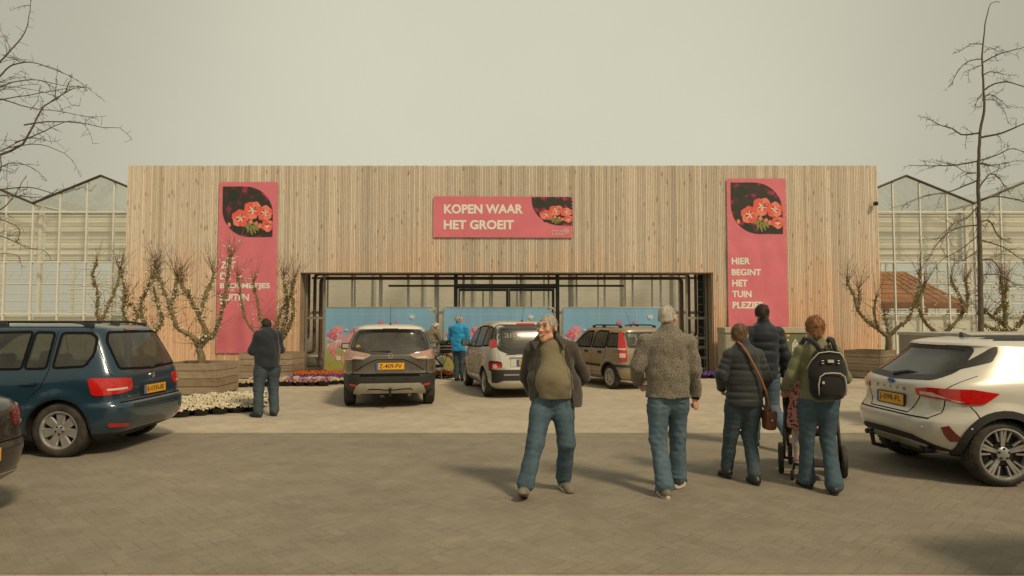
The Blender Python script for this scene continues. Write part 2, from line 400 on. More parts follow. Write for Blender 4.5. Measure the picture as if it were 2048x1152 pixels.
gf = fr.build('gable_frame', M['alu'], gh)
rb = MB()
for sgn in (0, 1):
    a = Vector((0 if sgn == 0 else SP, -.06, zV)); b = Vector((SP/2, -.06, zR))
    rb.tube([a, b], .045, 6); pass
rbx = None
gl = MB(); gl.add([(0,0,.4),(SP,0,.4),(SP,0,zV),(SP/2,0,zR),(0,0,zV)], [(0,1,2,3,4)]); gg = gl.build('gable_glazing', M['pane'], gh)
rg = MB(); rg.add([(0,.05,zV),(0,DEP,zV),(SP/2,DEP,zR),(SP/2,.05,zR),(SP,.05,zV),(SP,DEP,zV)], [(0,3,2,1),(3,4,5,2)])
rg = rg.build('roof_glazing', M['roofpane'], gh)
rr = MB()
rr.tube([(0, 0, zV-.03), (0, DEP, zV-.03)], .045, 6); rr.tube([(SP/2, 0, zR-.03), (SP/2, DEP, zR-.03)], .025, 6)
for j in range(5, 20):
    y = j*DEP/20
    for sgn in (0, 1): rr.tube([(0 if sgn == 0 else SP, y, zV-.02), (SP/2, y, zR-.02)], .014, 4, False)
gr_ = merged('roof_frame', {'ridge': rb, 'alu': rr}, gh)
su = MB(); nz_ = 40
vs = []; fs = []
for i in range(nz_+1):
    z = zM+.12 + (zG-zM-.14)*i/nz_
    for j in range(2): vs.append((.05+(SP-.1)*j, .55+.03*math.sin(i*2.2)+.02*math.sin(i*.9), z))
for i in range(nz_): fs.append((2*i, 2*i+1, 2*i+3, 2*i+2))
sc_ = mesh_obj('shade_screen', vs, fs, M['screen'], gh, True)
ro = MB(); ro.tube([(.03, .5, zM+.06), (SP-.03, .5, zM+.06)], .055, 8); ro.tube([(.03, .55, zG+.02), (SP-.03, .55, zG+.02)], .03, 6)
ro = ro.build('screen_roller', M['alu_dark'], gh)
ki = MB(); ki.box((.03, .12, .05), (SP-.03, .16, zB-.06)); ki = ki.build('kick_panel', M['screen'], gh)
bay = [gf, gr_, gg, rg, sc_, ro, ki]
for b in range(1, NB):
    for o in bay:
        if o in (sc_, ro, ki) and 2 <= b <= 6: continue
        c = o.copy(); COL.objects.link(c); c.parent = gh; c.location.x = b*SP
# posts, trusses inside
pt = MB(); pt.box((-.06, -.06, 0), (.06, .06, zV)); pt0 = pt.build('post', M['alu'], gh); pt0.location = (0, .4, 0)
tr = MB(); zt0, zt1 = zV-.55, zV-.05
tr.tube([(0, 0, zt0), (SP, 0, zt0)], .025, 4); tr.tube([(0, 0, zt1), (SP, 0, zt1)], .025, 4)
for k in range(10):
    tr.tube([(k*SP/10, 0, zt0 if k % 2 else zt1), ((k+1)*SP/10, 0, zt1 if k % 2 else zt0)], .012, 4)
for k in range(1, 5): tr.tube([(k*SP/5, 0, zt1), (k*SP/5, 0, zt1+.6*(1-abs(k-2.5)/3))], .012, 4)
for z in (.9, 1.3, 1.7, 2.1, 2.5, 2.8): tr.tube([(0, 0, z), (SP, 0, z)], .02, 4)
for k in range(1, 10): tr.tube([(k*SP/10, 0, 0.2), (k*SP/10, 0, 3.2)], .014, 4)
for k in range(12): tr.tube([(k*SP/12, 0, 3.2), (k*SP/12+.35, 0, 3.75)], .012, 4)
for z in (3.4, 3.6, 3.75): tr.tube([(0, 0, z), (SP, 0, z)], .014, 4)
tr.tube([(0, 0, 3.2), (SP, 0, 3.2)], .03, 4)
tr0 = tr.build('truss', M['alu'], gh); tr0.location = (0, 4.5, 0)
for j in range(7):
    for b in range(NB+1):
        if not (j == 0 and b == 0):
            c = pt0.copy(); COL.objects.link(c); c.parent = gh; c.location = (b*SP, .4+4.5*j, 0)
        if b < NB and not (j <= 1 and b == 0) and j > 0:
            c = tr0.copy(); COL.objects.link(c); c.parent = gh; c.location = (b*SP, 4.5*j, 0)
mesh_obj('rear_wall', [(0,DEP,0),(NB*SP,DEP,0),(NB*SP,DEP,zV-.05),(0,DEP,zV-.05)], [(0,1,2,3)], pm('rear_wall_dim', (.14, .125, .085), .9, 0, .3, 1), gh)
bn = MB()
for j in range(6):
    for b in (1, 3, 5, 7, 9): 
        bn.box((b*SP-1.9, 3+j*4.4, .72), (b*SP+1.9, 6.4+j*4.4, .80))
        for q in (-1.7, 1.7): bn.box((b*SP+q-.03, 3.2+j*4.4, 0), (b*SP+q+.03, 3.26+j*4.4, .72))
bn.build('growing_benches', M['alu'], gh)
# inner pale gauze wall behind the entrance
iw = MB(); vs = []; fs = []
xa, xb = oL-1.2, oR+1.2
def gauze_mat():
    g = G('ribbed_gauze'); c = g.n('TexCoord').outputs['Object']; sx = g.n('SeparateXYZ'); g.nt.links.new(c, sx.inputs[0])
    s = g.math('SINE', g.math('MULTIPLY', sx.outputs[2], 2*math.pi/.07))
    mp = g.n('Mapping'); g.nt.links.new(c, mp.inputs[0]); mp.inputs[3].default_value = (.6, 1, 12)
    k = g.ramp(g.noise(mp.outputs[0], 2, 5, .8), [(.3, .86), (.65, 1.06)])
    col = g.mix(1, (.95, .93, .85), k, 'MULTIPLY')
    col = g.mix(g.ramp(s, [(.4, 0.0), (1.0, .4)]), col, (.66, .62, .52))
    d = g.n('BsdfDiffuse'); g.put(d.inputs[0], col); t = g.n('BsdfTranslucent'); g.put(t.inputs[0], col)
    mx = g.n('MixShader'); mx.inputs[0].default_value = .12; g.nt.links.new(d.outputs[0], mx.inputs[1]); g.nt.links.new(t.outputs[0], mx.inputs[2])
    return g.done(mx.outputs[0])
go = mesh_obj('gauze_wall', [(xa, YG+2.6, .0), (xb, YG+2.6, .0), (xb, YG+2.6, 4.4), (xa, YG+2.6, 4.4)], [(0,1,2,3)], gauze_mat(), label='pale ribbed gauze wall behind the glass of the entrance', cat='wall')
gp = MB()
for k in range(8):
    x = xa+.8+k*(xb-xa-1.2)/7.5; gp.box((x-.05, YG+2.45, 0), (x+.05, YG+2.55, 4.4))
gpo = gp.build('wall_posts', M['alu'], go)
# ---- pipes round the entrance
M['pipe'] = pm('rust_brown_pipe', (.13, .06, .04), .5, .1, .35, 5)
def P(px, py, Y): return tuple(at(px, py, Y))
def arc_corner(pts, r=.16, n=5):
    out = [Vector(pts[0])]
    for i in range(1, len(pts)-1):
        a, b, c = Vector(pts[i-1]), Vector(pts[i]), Vector(pts[i+1])
        p = b + (a-b).normalized()*r; q = b + (c-b).normalized()*r
        for k in range(n+1):
            t = k/n; out.append(p*(1-t)**2 + b*2*t*(1-t) + q*t*t)
    return out + [Vector(pts[-1])]
YP = YF + .9
def pipe(pts, r, label):
    b = MB(); b.tube(arc_corner(pts), r, 10)
    o = b.build('heating_pipe', M['pipe'], None, 50, label=label, cat='pipe'); return o
def gp_(px, z, Y=YP): q = at(px, 640, Y); return (q.x, Y, z)
pipe([gp_(617, 3.5), gp_(617, 1.05), gp_(604, 1.05)], .05, 'brown pipe dropping from the header nearest the left jamb of the opening')
zt_ = at(1000, 548, YP).z; zt2 = at(1000, 556, YP).z
pipe([gp_(606, .62), gp_(629, .62), gp_(629, zt_), gp_(1378, zt_), gp_(1378, .7)], .055, 'outer brown pipe looping across the top of the entrance opening')
pipe([gp_(606, .28, YP+.12), gp_(641, .28, YP+.12), gp_(641, zt2, YP+.12), gp_(1364, zt2, YP+.12), gp_(1364, .3, YP+.12)], .06, 'inner brown pipe looping below the outer one across the opening')
pipe([gp_(1392, 3.5), gp_(1392, 1.15), gp_(1384, 1.15)], .05, 'brown pipe dropping beside the black cable ladder')
cl = empty('cable_ladder', (at(1411, 640, YP-.1).x, YP-.1, 0), label='black vertical cable ladder full of cables right of the entrance opening', cat='cable ladder')
b = MB()
for dx in (-.20, -.12, .02, .10): b.box((dx-.045, -.03, 0), (dx+.045, .03, 3.5))
b.build('cable_tray', M['black_plastic'], cl)
b = MB()
for k in range(14): b.box((-.25, -.05, .2+k*.25), (.2, -.032, .225+k*.25))
b.build('rungs', M['alu_dark'], cl)
b = MB()
for k in range(9):
    x = -.22+.05*k; b.tube([(x, -.06, 3.5), (x+.02*math.sin(k), -.065, 2.4), (x-.02*math.cos(k*2), -.06, 1.2), (x+.03*math.sin(k*3), -.07, .1)], .009, 5)
b.tube([(-.9, -.3, 1.35), (-.5, -.2, 1.30), (-.1, -.1, 1.1), (.25, -.08, .9)], .014, 5)
b.build('cables', M['rubber'], cl)
# ---- window frames of the opening sides
def side_frame(x0, x1, label, rails):
    b = MB(); Y = YF+.55
    for x in (x0+.03, x1-.03): b.box((x-.03, Y-.03, 0), (x+.03, Y+.03, oT+.2))
    for z in rails: b.box((x0+.062, Y-.028, z-.04), (x1-.062, Y+.028, z+.04))
    b.build('side_window', M['alu_dark'], None, label=label, cat='window frame')
side_frame(oL+.04, at(650, 640, YF+.55).x, 'grey steel window frame filling the left side of the opening', (.1, at(620, 636, YF+.55).z))
side_frame(at(1372, 640, YF+.55).x, oR-.04, 'grey steel window frame filling the right side of the opening', (.1, .45, .8, 1.1, at(1400, 636, YF+.55).z))
mu = MB()
for px in (649, 704.6, 760, 816, 872, 928, 984, 1041, 1097, 1153, 1209, 1265, 1321):
    x = at(px, 560, YF+1.25).x; w_ = .03 if px != 872 else .05
    mu.box((x-w_, YF+1.22, 1.9), (x+w_, YF+1.28, oT+.5))
for z in (at(0, 556, YF+1.25).z, 1.95): mu.box((oL, YF+1.285, z-.04), (oR, YF+1.33, z+.04))
mu.build('glazing_bars', M['alu'], None, label='row of pale glazing bars across the top of the entrance opening', cat='glazing bars')
# ---- black sliding door portal
M['blackframe'] = pm('black_door_frame', (.022, .020, .018), .4, .2, .15, 5)
dp = empty('door_portal', (at(1015, 600, YF+.7).x, YF+.7, 0), label='black framed sliding glass doors in the middle of the entrance', cat='doors')
dx = lambda px: at(px, 600, YF+.7).x - dp.location.x
dz = lambda py: at(1015, py, YF+.7).z
b = MB()
for px in (911.5, 1115): b.box((dx(px)-.06, -.05, 0), (dx(px)+.06, .09, oT+.3))
b.box((dx(911.5)+.062, -.05, dz(577)), (dx(1115)-.062, .09, dz(568)))
b.build('portal_frame', M['blackframe'], dp)
b = MB(); b.box((dx(778), -.12, dz(574)), (dx(1247), -.055, dz(570))); b.build('door_rail', M['blackframe'], dp)
for (q0, q1) in ((917, 1017.5), (1018, 1109)):
    b = MB(); x0, x1 = dx(q0), dx(q1); z1 = dz(577.5)
    w0 = .045; b.box((x0, -.03, .05), (x0+w0, .03, z1)); b.box((x1-.09, -.03, .05), (x1, .03, z1)); b.box((x0+w0+.001, -.03, z1-.08), (x1-.091, .03, z1)); b.box((x0+w0+.001, -.03, .05), (x1-.091, .03, .25))
    xm = (x0+x1)/2-.02; b.box((xm-.018, -.02, .252), (xm+.018, .02, z1-.082))
    df = b.build('door_leaf', M['blackframe'], dp)
    mesh_obj('door_glass', [(x0+.03,0,.2),(x1-.05,0,.2),(x1-.05,0,z1-.05),(x0+.03,0,z1-.05)], [(0,1,2,3)], M['pane'], df)
# ---- timber pavilion inside the right-hand bays
M['redwood'] = pm('orange_timber', (.38, .155, .06), .7, 0, .3, 3, stretch=(1, 1, .4))
YV = YG + 3.0
pv = empty('timber_pavilion', (at(1840, 600, YV).x, YV, 0), label='orange brown timber pavilion with a slatted sloping roof inside the right greenhouse', cat='pavilion')
ox = pv.location.x; q = lambda px, py, dy=0: Vector((at(px, py, YV).x-ox, dy, at(px, py, YV).z))
b = MB()
A0, A1, B0, B1 = q(1750, 538), q(1852, 538), q(1750, 606), q(1936, 608)
nn = 7
for k in range(nn):   # sloping boards of the hipped roof
    t0, t1 = k/nn, (k+.86)/nn
    l0, l1 = A0.lerp(B0, t0), A0.lerp(B0, t1); r0, r1 = A1.lerp(B1, t0), A1.lerp(B1, t1)
    for v, t in ((l0, t0), (l1, t1), (r0, t0), (r1, t1)): v.y = 1.4*(1-t)
    b.add([l1, r1, r0, l0, l1+Vector((0,.05,-.02)), r1+Vector((0,.05,-.02)), r0+Vector((0,.05,-.02)), l0+Vector((0,.05,-.02))], [(0,1,2,3),(7,6,5,4),(0,4,5,1),(3,2,6,7)])
b.build('roof', M['redwood'], pv)
b = MB(); z0 = B0.z; b.box((B0.x, -.06, z0-.22), (B1.x+.1, .04, z0-.005)); 
for px in (1845, 1900): x = q(px, 600).x; b.tube([(x, .0, z0-.23), (x-.3, 0, z0-.7)], .05, 4)
b.build('beam', M['redwood'], pv)
for px in (1772, 1850, 1918):
    b = MB(); x = q(px, 600).x; b.box((x-.08, -.06, 0), (x+.08, .06, z0-.225)); b.build('post', M['redwood'], pv)
for k in range(5):
    b = MB(); t = k/5; a = q(1800+k*12, 540); c = q(1850+k*20, 606); a.y = 1.34; c.y = -.06
    b.tube([a, c], .022, 4); b.build('rafter', pm('pale_rafter_edge', (.55, .36, .2), .7), pv) if k == 0 else b.build('rafter', bpy.data.materials['pale_rafter_edge'], pv)

# ================================================================== BANNERS
def pvc(name, c):
    g = G(name); v = g.coord(); nz = g.noise(v, 1.3, 4, .6)
    col = g.mix(1, c, g.ramp(nz, [(.3, .90), (.7, 1.06)]), 'MULTIPLY')
    return g.done(g.pbr(col, .42, 0, 0, g.bump(g.noise(v, 160, 2), .06, .002), .45))
M['pink'] = pvc('pink_banner_cloth', (.70, .185, .23))
M['letter'] = flat('white_banner_lettering', (.80, .78, .70), .6)
def photo_mat():
    g = G('geranium_photo_background'); c = g.coord()
    a = g.ramp(g.noise(c, 4.2, 2, .4), [(.40, (.030, .034, .022)), (.56, (.05, .03, .03)), (.66, (.34, .03, .09)), (.78, (.42, .05, .13))])
    return g.done(g.pbr(g.mix(.25, a, g.mix(1, a, g.ramp(g.noise(c, 40, 2), [(.3, .5), (.7, 1.3)]), 'MULTIPLY')), .45))
M['photo'] = photo_mat()
M['petal'] = pm('coral_petal', (.80, .13, .09), .5, 0, .25, 14)
M['petal2'] = pm('light_coral_petal', (.85, .24, .17), .5, 0, .25, 14)
M['petalc'] = flat('pale_petal_heart', (.85, .62, .52), .5)
M['stemg'] = pm('olive_stem', (.27, .25, .07), .6, 0, .4, 20)
M['photo_dark'] = flat('photo_shadow_leaf', (.02, .03, .015), .6)
def inpoly(x, y, poly):
    c = False; n = len(poly)
    for i in range(n):
        x0, y0 = poly[i]; x1, y1 = poly[i-1]
        if (y0 > y) != (y1 > y) and x < (x1-x0)*(y-y0)/(y1-y0)+x0: c = not c
    return c
def clip_poly(pts, poly):
    """keep a blob's outline inside the picture outline by pulling points toward its centre"""
    cx = sum(p[0] for p in pts)/len(pts); cy = sum(p[1] for p in pts)/len(pts); out = []
    for p in pts:
        t = 1.0
        while t > 0 and not inpoly(cx+(p[0]-cx)*t, cy+(p[1]-cy)*t, poly): t -= .05
        out.append((cx+(p[0]-cx)*max(t, 0), cy+(p[1]-cy)*max(t, 0)))
    return out
def geranium(parent, outline, w, h, ox, oz, yoff):
    """flat printed picture: outline in unit coordinates, drawn into w x h at ox, oz"""
    rnd = random.Random(5)
    def U(p): return (ox+p[0]*w, oz+p[1]*h)
    mesh_obj('photo_print', [(U(p)[0], yoff, U(p)[1]) for p in outline], [tuple(range(len(outline)))], M['photo'], parent)
    layers = {k: MB() for k in ('petal', 'petal2', 'petalc', 'stemg', 'photo_dark')}
    lv = [0]
    def blob(pts, key):
        lv[0] += 1
        pts = clip_poly(pts, outline); y = yoff-.0006-.00012*lv[0]
        n = len(pts); cx = sum(p[0] for p in pts)/n; cy = sum(p[1] for p in pts)/n
        layers[key].add([(U((cx, cy))[0], y, U((cx, cy))[1])]+[(U(p)[0], y, U(p)[1]) for p in pts], [(0, 1+i, 1+(i+1) % n) for i in range(n)])
    for (x, y, r) in ((.30, .12, .10), (.80, .15, .09), (.72, .10, .08), (.2, .82, .12), (.62, .32, .09)):
        blob([(x+r*math.cos(a)*(1+.3*math.sin(3*a+x*9)), y+r*math.sin(a)) for a in [k*.449 for k in range(14)]], 'photo_dark')
    for k in range(9):
        x = .58+.10*math.sin(k*1.7); y = .12+.13*abs(math.sin(k*2.3)); a0 = rnd.uniform(-1, 1)+1.57
        blob([(x+math.cos(a0)*.09*math.cos(t)-math.sin(a0)*.022*math.sin(t), y+math.sin(a0)*.09*math.cos(t)+math.cos(a0)*.022*math.sin(t)) for t in [j*.785 for j in range(8)]], 'stemg')
    for (x, y, r) in ((.57, .30, .035), (.68, .27, .03), (.75, .22, .04), (.14, .24, .035)):
        blob([(x+r*math.cos(t), y+r*1.3*math.sin(t)) for t in [j*.628 for j in range(10)]], 'petal2')
    for (fx_, fy_, r, a0) in ((.36, .37, .155, .3), (.60, .53, .165, 1.0), (.84, .47, .14, .2), (.90, .22, .11, .9)):
        for k in range(5):
            a = a0+k*2*math.pi/5+rnd.uniform(-.15, .15); px_, py_ = fx_+math.cos(a)*r*.62, fy_+math.sin(a)*r*.58
            pts = []
            for j in range(16):
                t = j*2*math.pi/16; rr_ = r*.60*(1+.07*math.sin(5*t+k)); ex, ey = math.cos(t)*rr_*.9, math.sin(t)*rr_
                pts.append((px_+math.cos(a)*ex-math.sin(a)*ey, py_+math.sin(a)*ex+math.cos(a)*ey))
            blob(pts, 'petal2' if (k+int(fx_*10)) % 3 == 0 else 'petal')
        for k in range(5):
            a = a0+k*2*math.pi/5
            blob([(fx_+math.cos(a)*r*.22+math.cos(a)*r*.34*math.cos(t)-math.sin(a)*r*.09*math.sin(t), fy_+math.sin(a)*r*.22+math.sin(a)*r*.34*math.cos(t)+math.cos(a)*r*.09*math.sin(t)) for t in [j*.785 for j in range(8)]], 'petalc')
        for k in range(4):
            a = rnd.uniform(0, 6.28); blob([(fx_+math.cos(a+q_)*l, fy_+math.sin(a+q_)*l) for (q_, l) in ((0, .0), (.15, r*.5), (-.15, r*.5))], 'photo_dark')
    merged('geranium_print', layers, parent)
def leaf_outline():
    o = [(0, 1)]; n = 9
    o += [(.45+.55*math.sin(t), .45+.55*math.cos(t)) for t in [k*math.pi/2/n for k in range(n+1)]]
    o += [(1, 0)]
    o += [(.55-.55*math.sin(t), .55-.55*math.cos(t)) for t in [k*math.pi/2/n for k in range(n+1)]]
    return o
YBN = YF - .05
def banner(name, tl, tr_, bl, br, lines, pic, label, seed, outline, fold=.012, boldness=.036):
    TL, TR_, BL, BR = [at(*p, YBN) for p in (tl, tr_, bl, br)]
    o = Vector(((TL.x+TR_.x)/2, YBN, BL.z)); root = empty(name, o, label=label, cat='banner')
    nu, nv = 24, 60 if abs(TL.z-BL.z) > 2 else 16
    rnd = random.Random(seed); ph = [rnd.uniform(0, 6) for _ in range(6)]
    def disp(u, v):
        if fold < .004: return 0
        d = fold*(.5*math.sin(9*u+4*v+ph[0])*math.sin(3.1*v+ph[1])+.35*math.sin(17*u-9*v+ph[2])*(v**2)+.5*abs(math.sin(5*(u-.4)+7*v+ph[3]))*max(0, .35-v)*3)
        if nv > 20: w = min(1, max(0, (.62-v)/.12)); d *= .06+.94*w*w*(3-2*w)
        return -abs(d)
    vs = []; fs = []
    for j in range(nv+1):
        v = j/nv
        for i in range(nu+1):
            u = i/nu; p = (BL.lerp(BR, u)).lerp(TL.lerp(TR_, u), v); vs.append((p.x-o.x, disp(u, v), p.z-o.z))
    for j in range(nv):
        for i in range(nu): a = j*(nu+1)+i; fs.append((a, a+1, a+nu+2, a+nu+1))
    mesh_obj('cloth', vs, fs, M['pink'], root, True)
    x0, y0, x1, y1 = pic; a, c = at(x0, y0, YBN), at(x1, y1, YBN)
    geranium(root, outline, c.x-a.x, a.z-c.z, a.x-o.x, c.z-o.z, -.007)
    for (txt, lx, rx, base, cap) in lines:
        A, B_, C_ = at(lx, base, YBN), at(rx, base, YBN), at(lx, cap, YBN)
        v, f = text_fit(txt, B_.x-A.x, C_.z-A.z, boldness)
        lt = MB(); Wt, Ht = abs(TR_.x-TL.x), TL.z-BL.z
        def cp(x, z):
            vv = min(1, max(0, (z)/Ht)); xl = BL.x+(TL.x-BL.x)*vv-o.x; return disp(min(1, max(0, (x-xl)/Wt)), vv)
        lt.add([(A.x-o.x+p[0], min(cp(A.x-o.x+p[0], A.z-o.z+p[1]), cp(A.x-o.x+p[0]+.04, A.z-o.z+p[1]))-.005, A.z-o.z+p[1]) for p in v], f)
        lt.build('lettering', M['letter'], root)
    ey = MB()
    ring = []
    for t in range(13): 
        for E0, E1 in ((TL, BL), (TR_, BR)):
            p = E0.lerp(E1, t/12); ring.append((p.x-o.x + (.03 if E0 is TL else -.03), p.z-o.z+(.02 if t == 12 else -.02 if t == 0 else 0)))
    for (x, z) in ring: ey.tube([(x, -.002-fold*.3, z), (x, -.008-fold*.3, z)], .012, 8)
    ey.build('eyelets', M['alu'], root)
    return root
LO = leaf_outline()
banner('vertical_banner', (439, 364), (556, 364), (431, 706), (551, 706),
       [('ZET', 441, 471, 537, 523), ('DE', 440, 462, 559, 545), ('BLOEMETJES', 440, 540, 580, 566), ('BUITEN', 440, 498, 602, 588)],
       (446, 373, 545, 474), 'tall pink banner reading ZET DE BLOEMETJES BUITEN left of the entrance', 1, LO, .006)
banner('vertical_banner', (1453, 357), (1571, 357), (1457, 659), (1577, 656),
       [('HIER', 1463, 1500, 529, 515.5), ('BEGINT', 1463, 1522, 551, 538), ('HET', 1464, 1495, 573, 559.5), ('TUIN', 1464, 1503, 595, 581.5), ('PLEZIER', 1465, 1529, 617, 603.5)],
       (1461, 365, 1566, 468), 'tall wrinkled pink banner reading HIER BEGINT HET TUIN PLEZIER right of the entrance', 2, LO, .055)
n9 = [k*math.pi/2/10 for k in range(11)]
CO = [(0, 1), (1, 1), (1, 0)] + [(.72-.72*math.sin(t), .9-.9*math.cos(t)) for t in n9]
cb_ = banner('horizontal_banner', (867, 392.5), (1146, 393.5), (866.5, 474.5), (1145.5, 475.5),
       [('KOPEN WAAR', 888, 1046, 427.5, 408.5), ('HET GROEIT', 887.5, 1028, 459, 440)],
       (1063.5, 394, 1145, 451), 'wide pink banner reading KOPEN WAAR HET GROEIT above the entrance', 3, CO, .003)
lg = MB(); o = cb_.location
for (txt, lx, rx, base, cap) in (('Kopen waar', 1107, 1126, 464, 460), ('het groeit', 1111, 1126.5, 469, 465)):
    A, B_, C_ = at(lx, base, YBN), at(rx, base, YBN), at(lx, cap, YBN); v, f = text_fit(txt, B_.x-A.x, C_.z-A.z, .0)
    lg.add([(A.x-o.x+p[0]+p[1]*.15, -.014, A.z-o.z+p[1]) for p in v], f)
c = at(1132.5, 462, YBN)
for k in range(6):
    a = k*math.pi/3; cx, cz = c.x-o.x+math.cos(a)*.055, c.z-o.z+math.sin(a)*.05
    pts = [(cx+.04*math.cos(t), cz+.038*math.sin(t)) for t in [j*.4488 for j in range(15)]]
    for j in range(14):
        (xa_, za_), (xb_, zb_) = pts[j], pts[j+1]; lg.add([(xa_,-.014,za_),(xb_,-.014,zb_),(cx+(xb_-cx)*.72,-.014,cz+(zb_-cz)*.72),(cx+(xa_-cx)*.72,-.014,cz+(za_-cz)*.72)], [(0,1,2,3)])
for (x0, z0, x1, z1) in ((1104.5, 470.5, 1130, 470.2), (1104.5, 458.5, 1105, 470.5)):
    a, c2 = at(x0, z0, YBN), at(x1, z1, YBN); lg.box((a.x-o.x, -.015, min(a.z, c2.z)-o.z), (c2.x-o.x, -.013, max(a.z, c2.z)-o.z+.005))
lg.build('emblem', M['letter'], cb_)

# ================================================================== FENCE PANELS with printed cloth
def cloth_print():
    g = G('printed_meadow_cloth'); c = g.coord(); sx = g.n('SeparateXYZ'); g.nt.links.new(c, sx.inputs[0]); z = sx.outputs[2]
    nz = g.noise(c, 3, 5, .7)
    h = g.math('ADD', z, g.math('MULTIPLY', g.math('SUBTRACT', nz, .5), .7))
    col = g.ramp(g.math('DIVIDE', h, 2.1), [(.02, (.32, .30, .08)), (.30, (.36, .36, .16)), (.42, (.30, .42, .40)), (.52, (.20, .40, .56)), (1, (.21, .40, .57))])
    wv = g.ramp(g.noise(g.coord('Object', (1.2, 1, .15)), 1.4, 3), [(.3, .88), (.7, 1.08)])
    col = g.mix(1, col, wv, 'MULTIPLY')
    gx = g.math('ABSOLUTE', g.math('SUBTRACT', g.math('FRACT', g.math('DIVIDE', sx.outputs[0], 1.15)), .5)); gz = g.math('ABSOLUTE', g.math('SUBTRACT', g.math('FRACT', g.math('DIVIDE', z, .7)), .5))
    ln = g.math('MAXIMUM', g.math('LESS_THAN', gx, .008), g.math('LESS_THAN', gz, .012))
    col = g.mix(g.math('MULTIPLY', ln, .25), col, (.55, .66, .68))
    return g.done(g.pbr(col, .55, 0, 0, None, .3))
M['meadow'] = cloth_print(); M['galv'] = pm('galvanised_tube', (.42, .41, .36), .4, .6, .15, 8)
M['cos1'] = flat('printed_pink_petals', (.62, .13, .25)); M['cos2'] = flat('printed_pale_pink_petals', (.68, .30, .36)); M['cos3'] = flat('printed_white_petals', (.75, .70, .64)); M['cosy'] = flat('printed_yellow_hearts', (.70, .42, .08)); M['grs'] = pm('printed_grass', (.34, .33, .08), .6, 0, .4, 30)
FW, FH, YFN = 3.46, 2.0, 20.75
def fence_proto():
    root = empty('mesh_fence_panel'); zt = at(1000, 615, YFN).z; zb = .13
    b = MB(); w = FW/2
    loop = arc_corner([(0, 0, zb), (-w, 0, zb), (-w, 0, zt), (w, 0, zt), (w, 0, zb), (0, 0, zb)], .14, 5)
    b.tube(loop, .021, 8); b.build('tube_frame', M['galv'], root, 50)
    b = MB()
    for k in range(1, 24): b.tube([(-w+k*FW/24, .012, zb), (-w+k*FW/24, .012, zt)], .003, 4, False)
    for k in range(1, 9): b.tube([(-w, .012, zb+k*.23), (w, .012, zb+k*.23)], .003, 4, False)
    b.build('wire_mesh', M['galv'], root)
    for s in (-1, 1):
        b = MB(); b.bbox((s*(w-.12)-.12, -.32, 0), (s*(w-.12)+.12, .32, .125), .02); b.build('concrete_foot', M['conc'], root)
        b = MB(); b.tube([(s*w, -.0, .1), (s*w, 0, zt-.04)], .019, 8); b.build('post_leg', M['galv'], root)
    nx, nz = 40, 22; vs = []; fs = []
    for j in range(nz+1):
        for i in range(nx+1):
            u, v = i/nx, j/nz; x = -w+.03+(FW-.06)*u; z = zb+.03+(zt-zb-.05)*v
            cut = max(0, (u-.93)/.07)*max(0, (v-.82)/.18)
            z -= .16*cut if u > .93 else 0
            vs.append((x, -.028-.0016*math.sin(11*u+3*v)*math.sin(5*v), z-zb))
    for j in range(nz):
        for i in range(nx): a = j*(nx+1)+i; fs.append((a, a+1, a+nx+2, a+nx+1))
    cl_ = mesh_obj('printed_cloth', vs, fs, M['meadow'], root, True); cl_.location.z = zb
    rnd = random.Random(11); L = {k: MB() for k in ('cos1', 'cos2', 'cos3', 'cosy', 'grs')}
    def flower(x, z, r, key, y):
        n = 7
        for k in range(n):
            a = k*2*math.pi/n+rnd.random()*.3; sq = .55+.45*rnd.random()
            ca, sa = math.cos(a), math.sin(a)*sq
            L[key].add([(x, y, z), (x+r*(ca*.9-sa*.32), y, z+r*(sa*.9+ca*.28)), (x+r*ca, y, z+r*sa), (x+r*(ca*.9+sa*.32), y, z+r*(sa*.9-ca*.28))], [(0,1,2,3)])
        L['cosy'].add([(x+r*.22*math.cos(t), y-.0003, z+r*.2*math.sin(t)) for t in [j*1.047 for j in range(6)]], [tuple(range(6))])
    sc_ = FW/225; zz = lambda py: zt-(py-615)*sc_
    k = 0
    for i in range(230):
        u = rnd.random(); x = (u-.5)*(FW-.25)
        lim = 1.10+.28*max(0, 1-abs(u-.08)/.35)+.15*math.sin(u*9)
        z = .35+(lim-.35)*rnd.random()**.55
        k += 1; flower(x, z, rnd.uniform(.035, .11)*(1.15-.2*abs(z-1)), rnd.choice(['cos1', 'cos2', 'cos2', 'cos1', 'cos3']), -.0305-.00006*(k % 50))
    for (u, py, r, key) in ((178, 634, .085, 'cos3'), (115, 645, .085, 'cos1'), (146, 645, .06, 'cos1'), (66, 658, .11, 'cos2'), (197, 660, .1, 'cos3'), (222-8, 665, .09, 'cos2'), (45, 660, .05, 'cos3'), (18, 672, .14, 'cos1'), (40, 690, .14, 'cos2')):
        k += 1; flower((u/225-.5)*FW, zz(py), r, key, -.055-.00012*(k % 40))
    for i in range(420):
        x = (rnd.random()-.5)*(FW-.2); z = .17+.05*rnd.random(); h = rnd.uniform(.25, .75); dx_ = rnd.uniform(-.15, .15); y = -.0300-.00001*(i % 30)
        L['grs'].add([(x-.009, y, z), (x+.009, y, z), (x+dx_+.003, y, z+h), (x+dx_-.003, y, z+h)], [(0,1,2,3)])
    merged('flower_print', L, cl_).location.z = -zb
    return root
M['conc'] = pm('concrete', (.36, .33, .27), .9, 0, .25, 8, .3, 60)
fp = fence_proto()
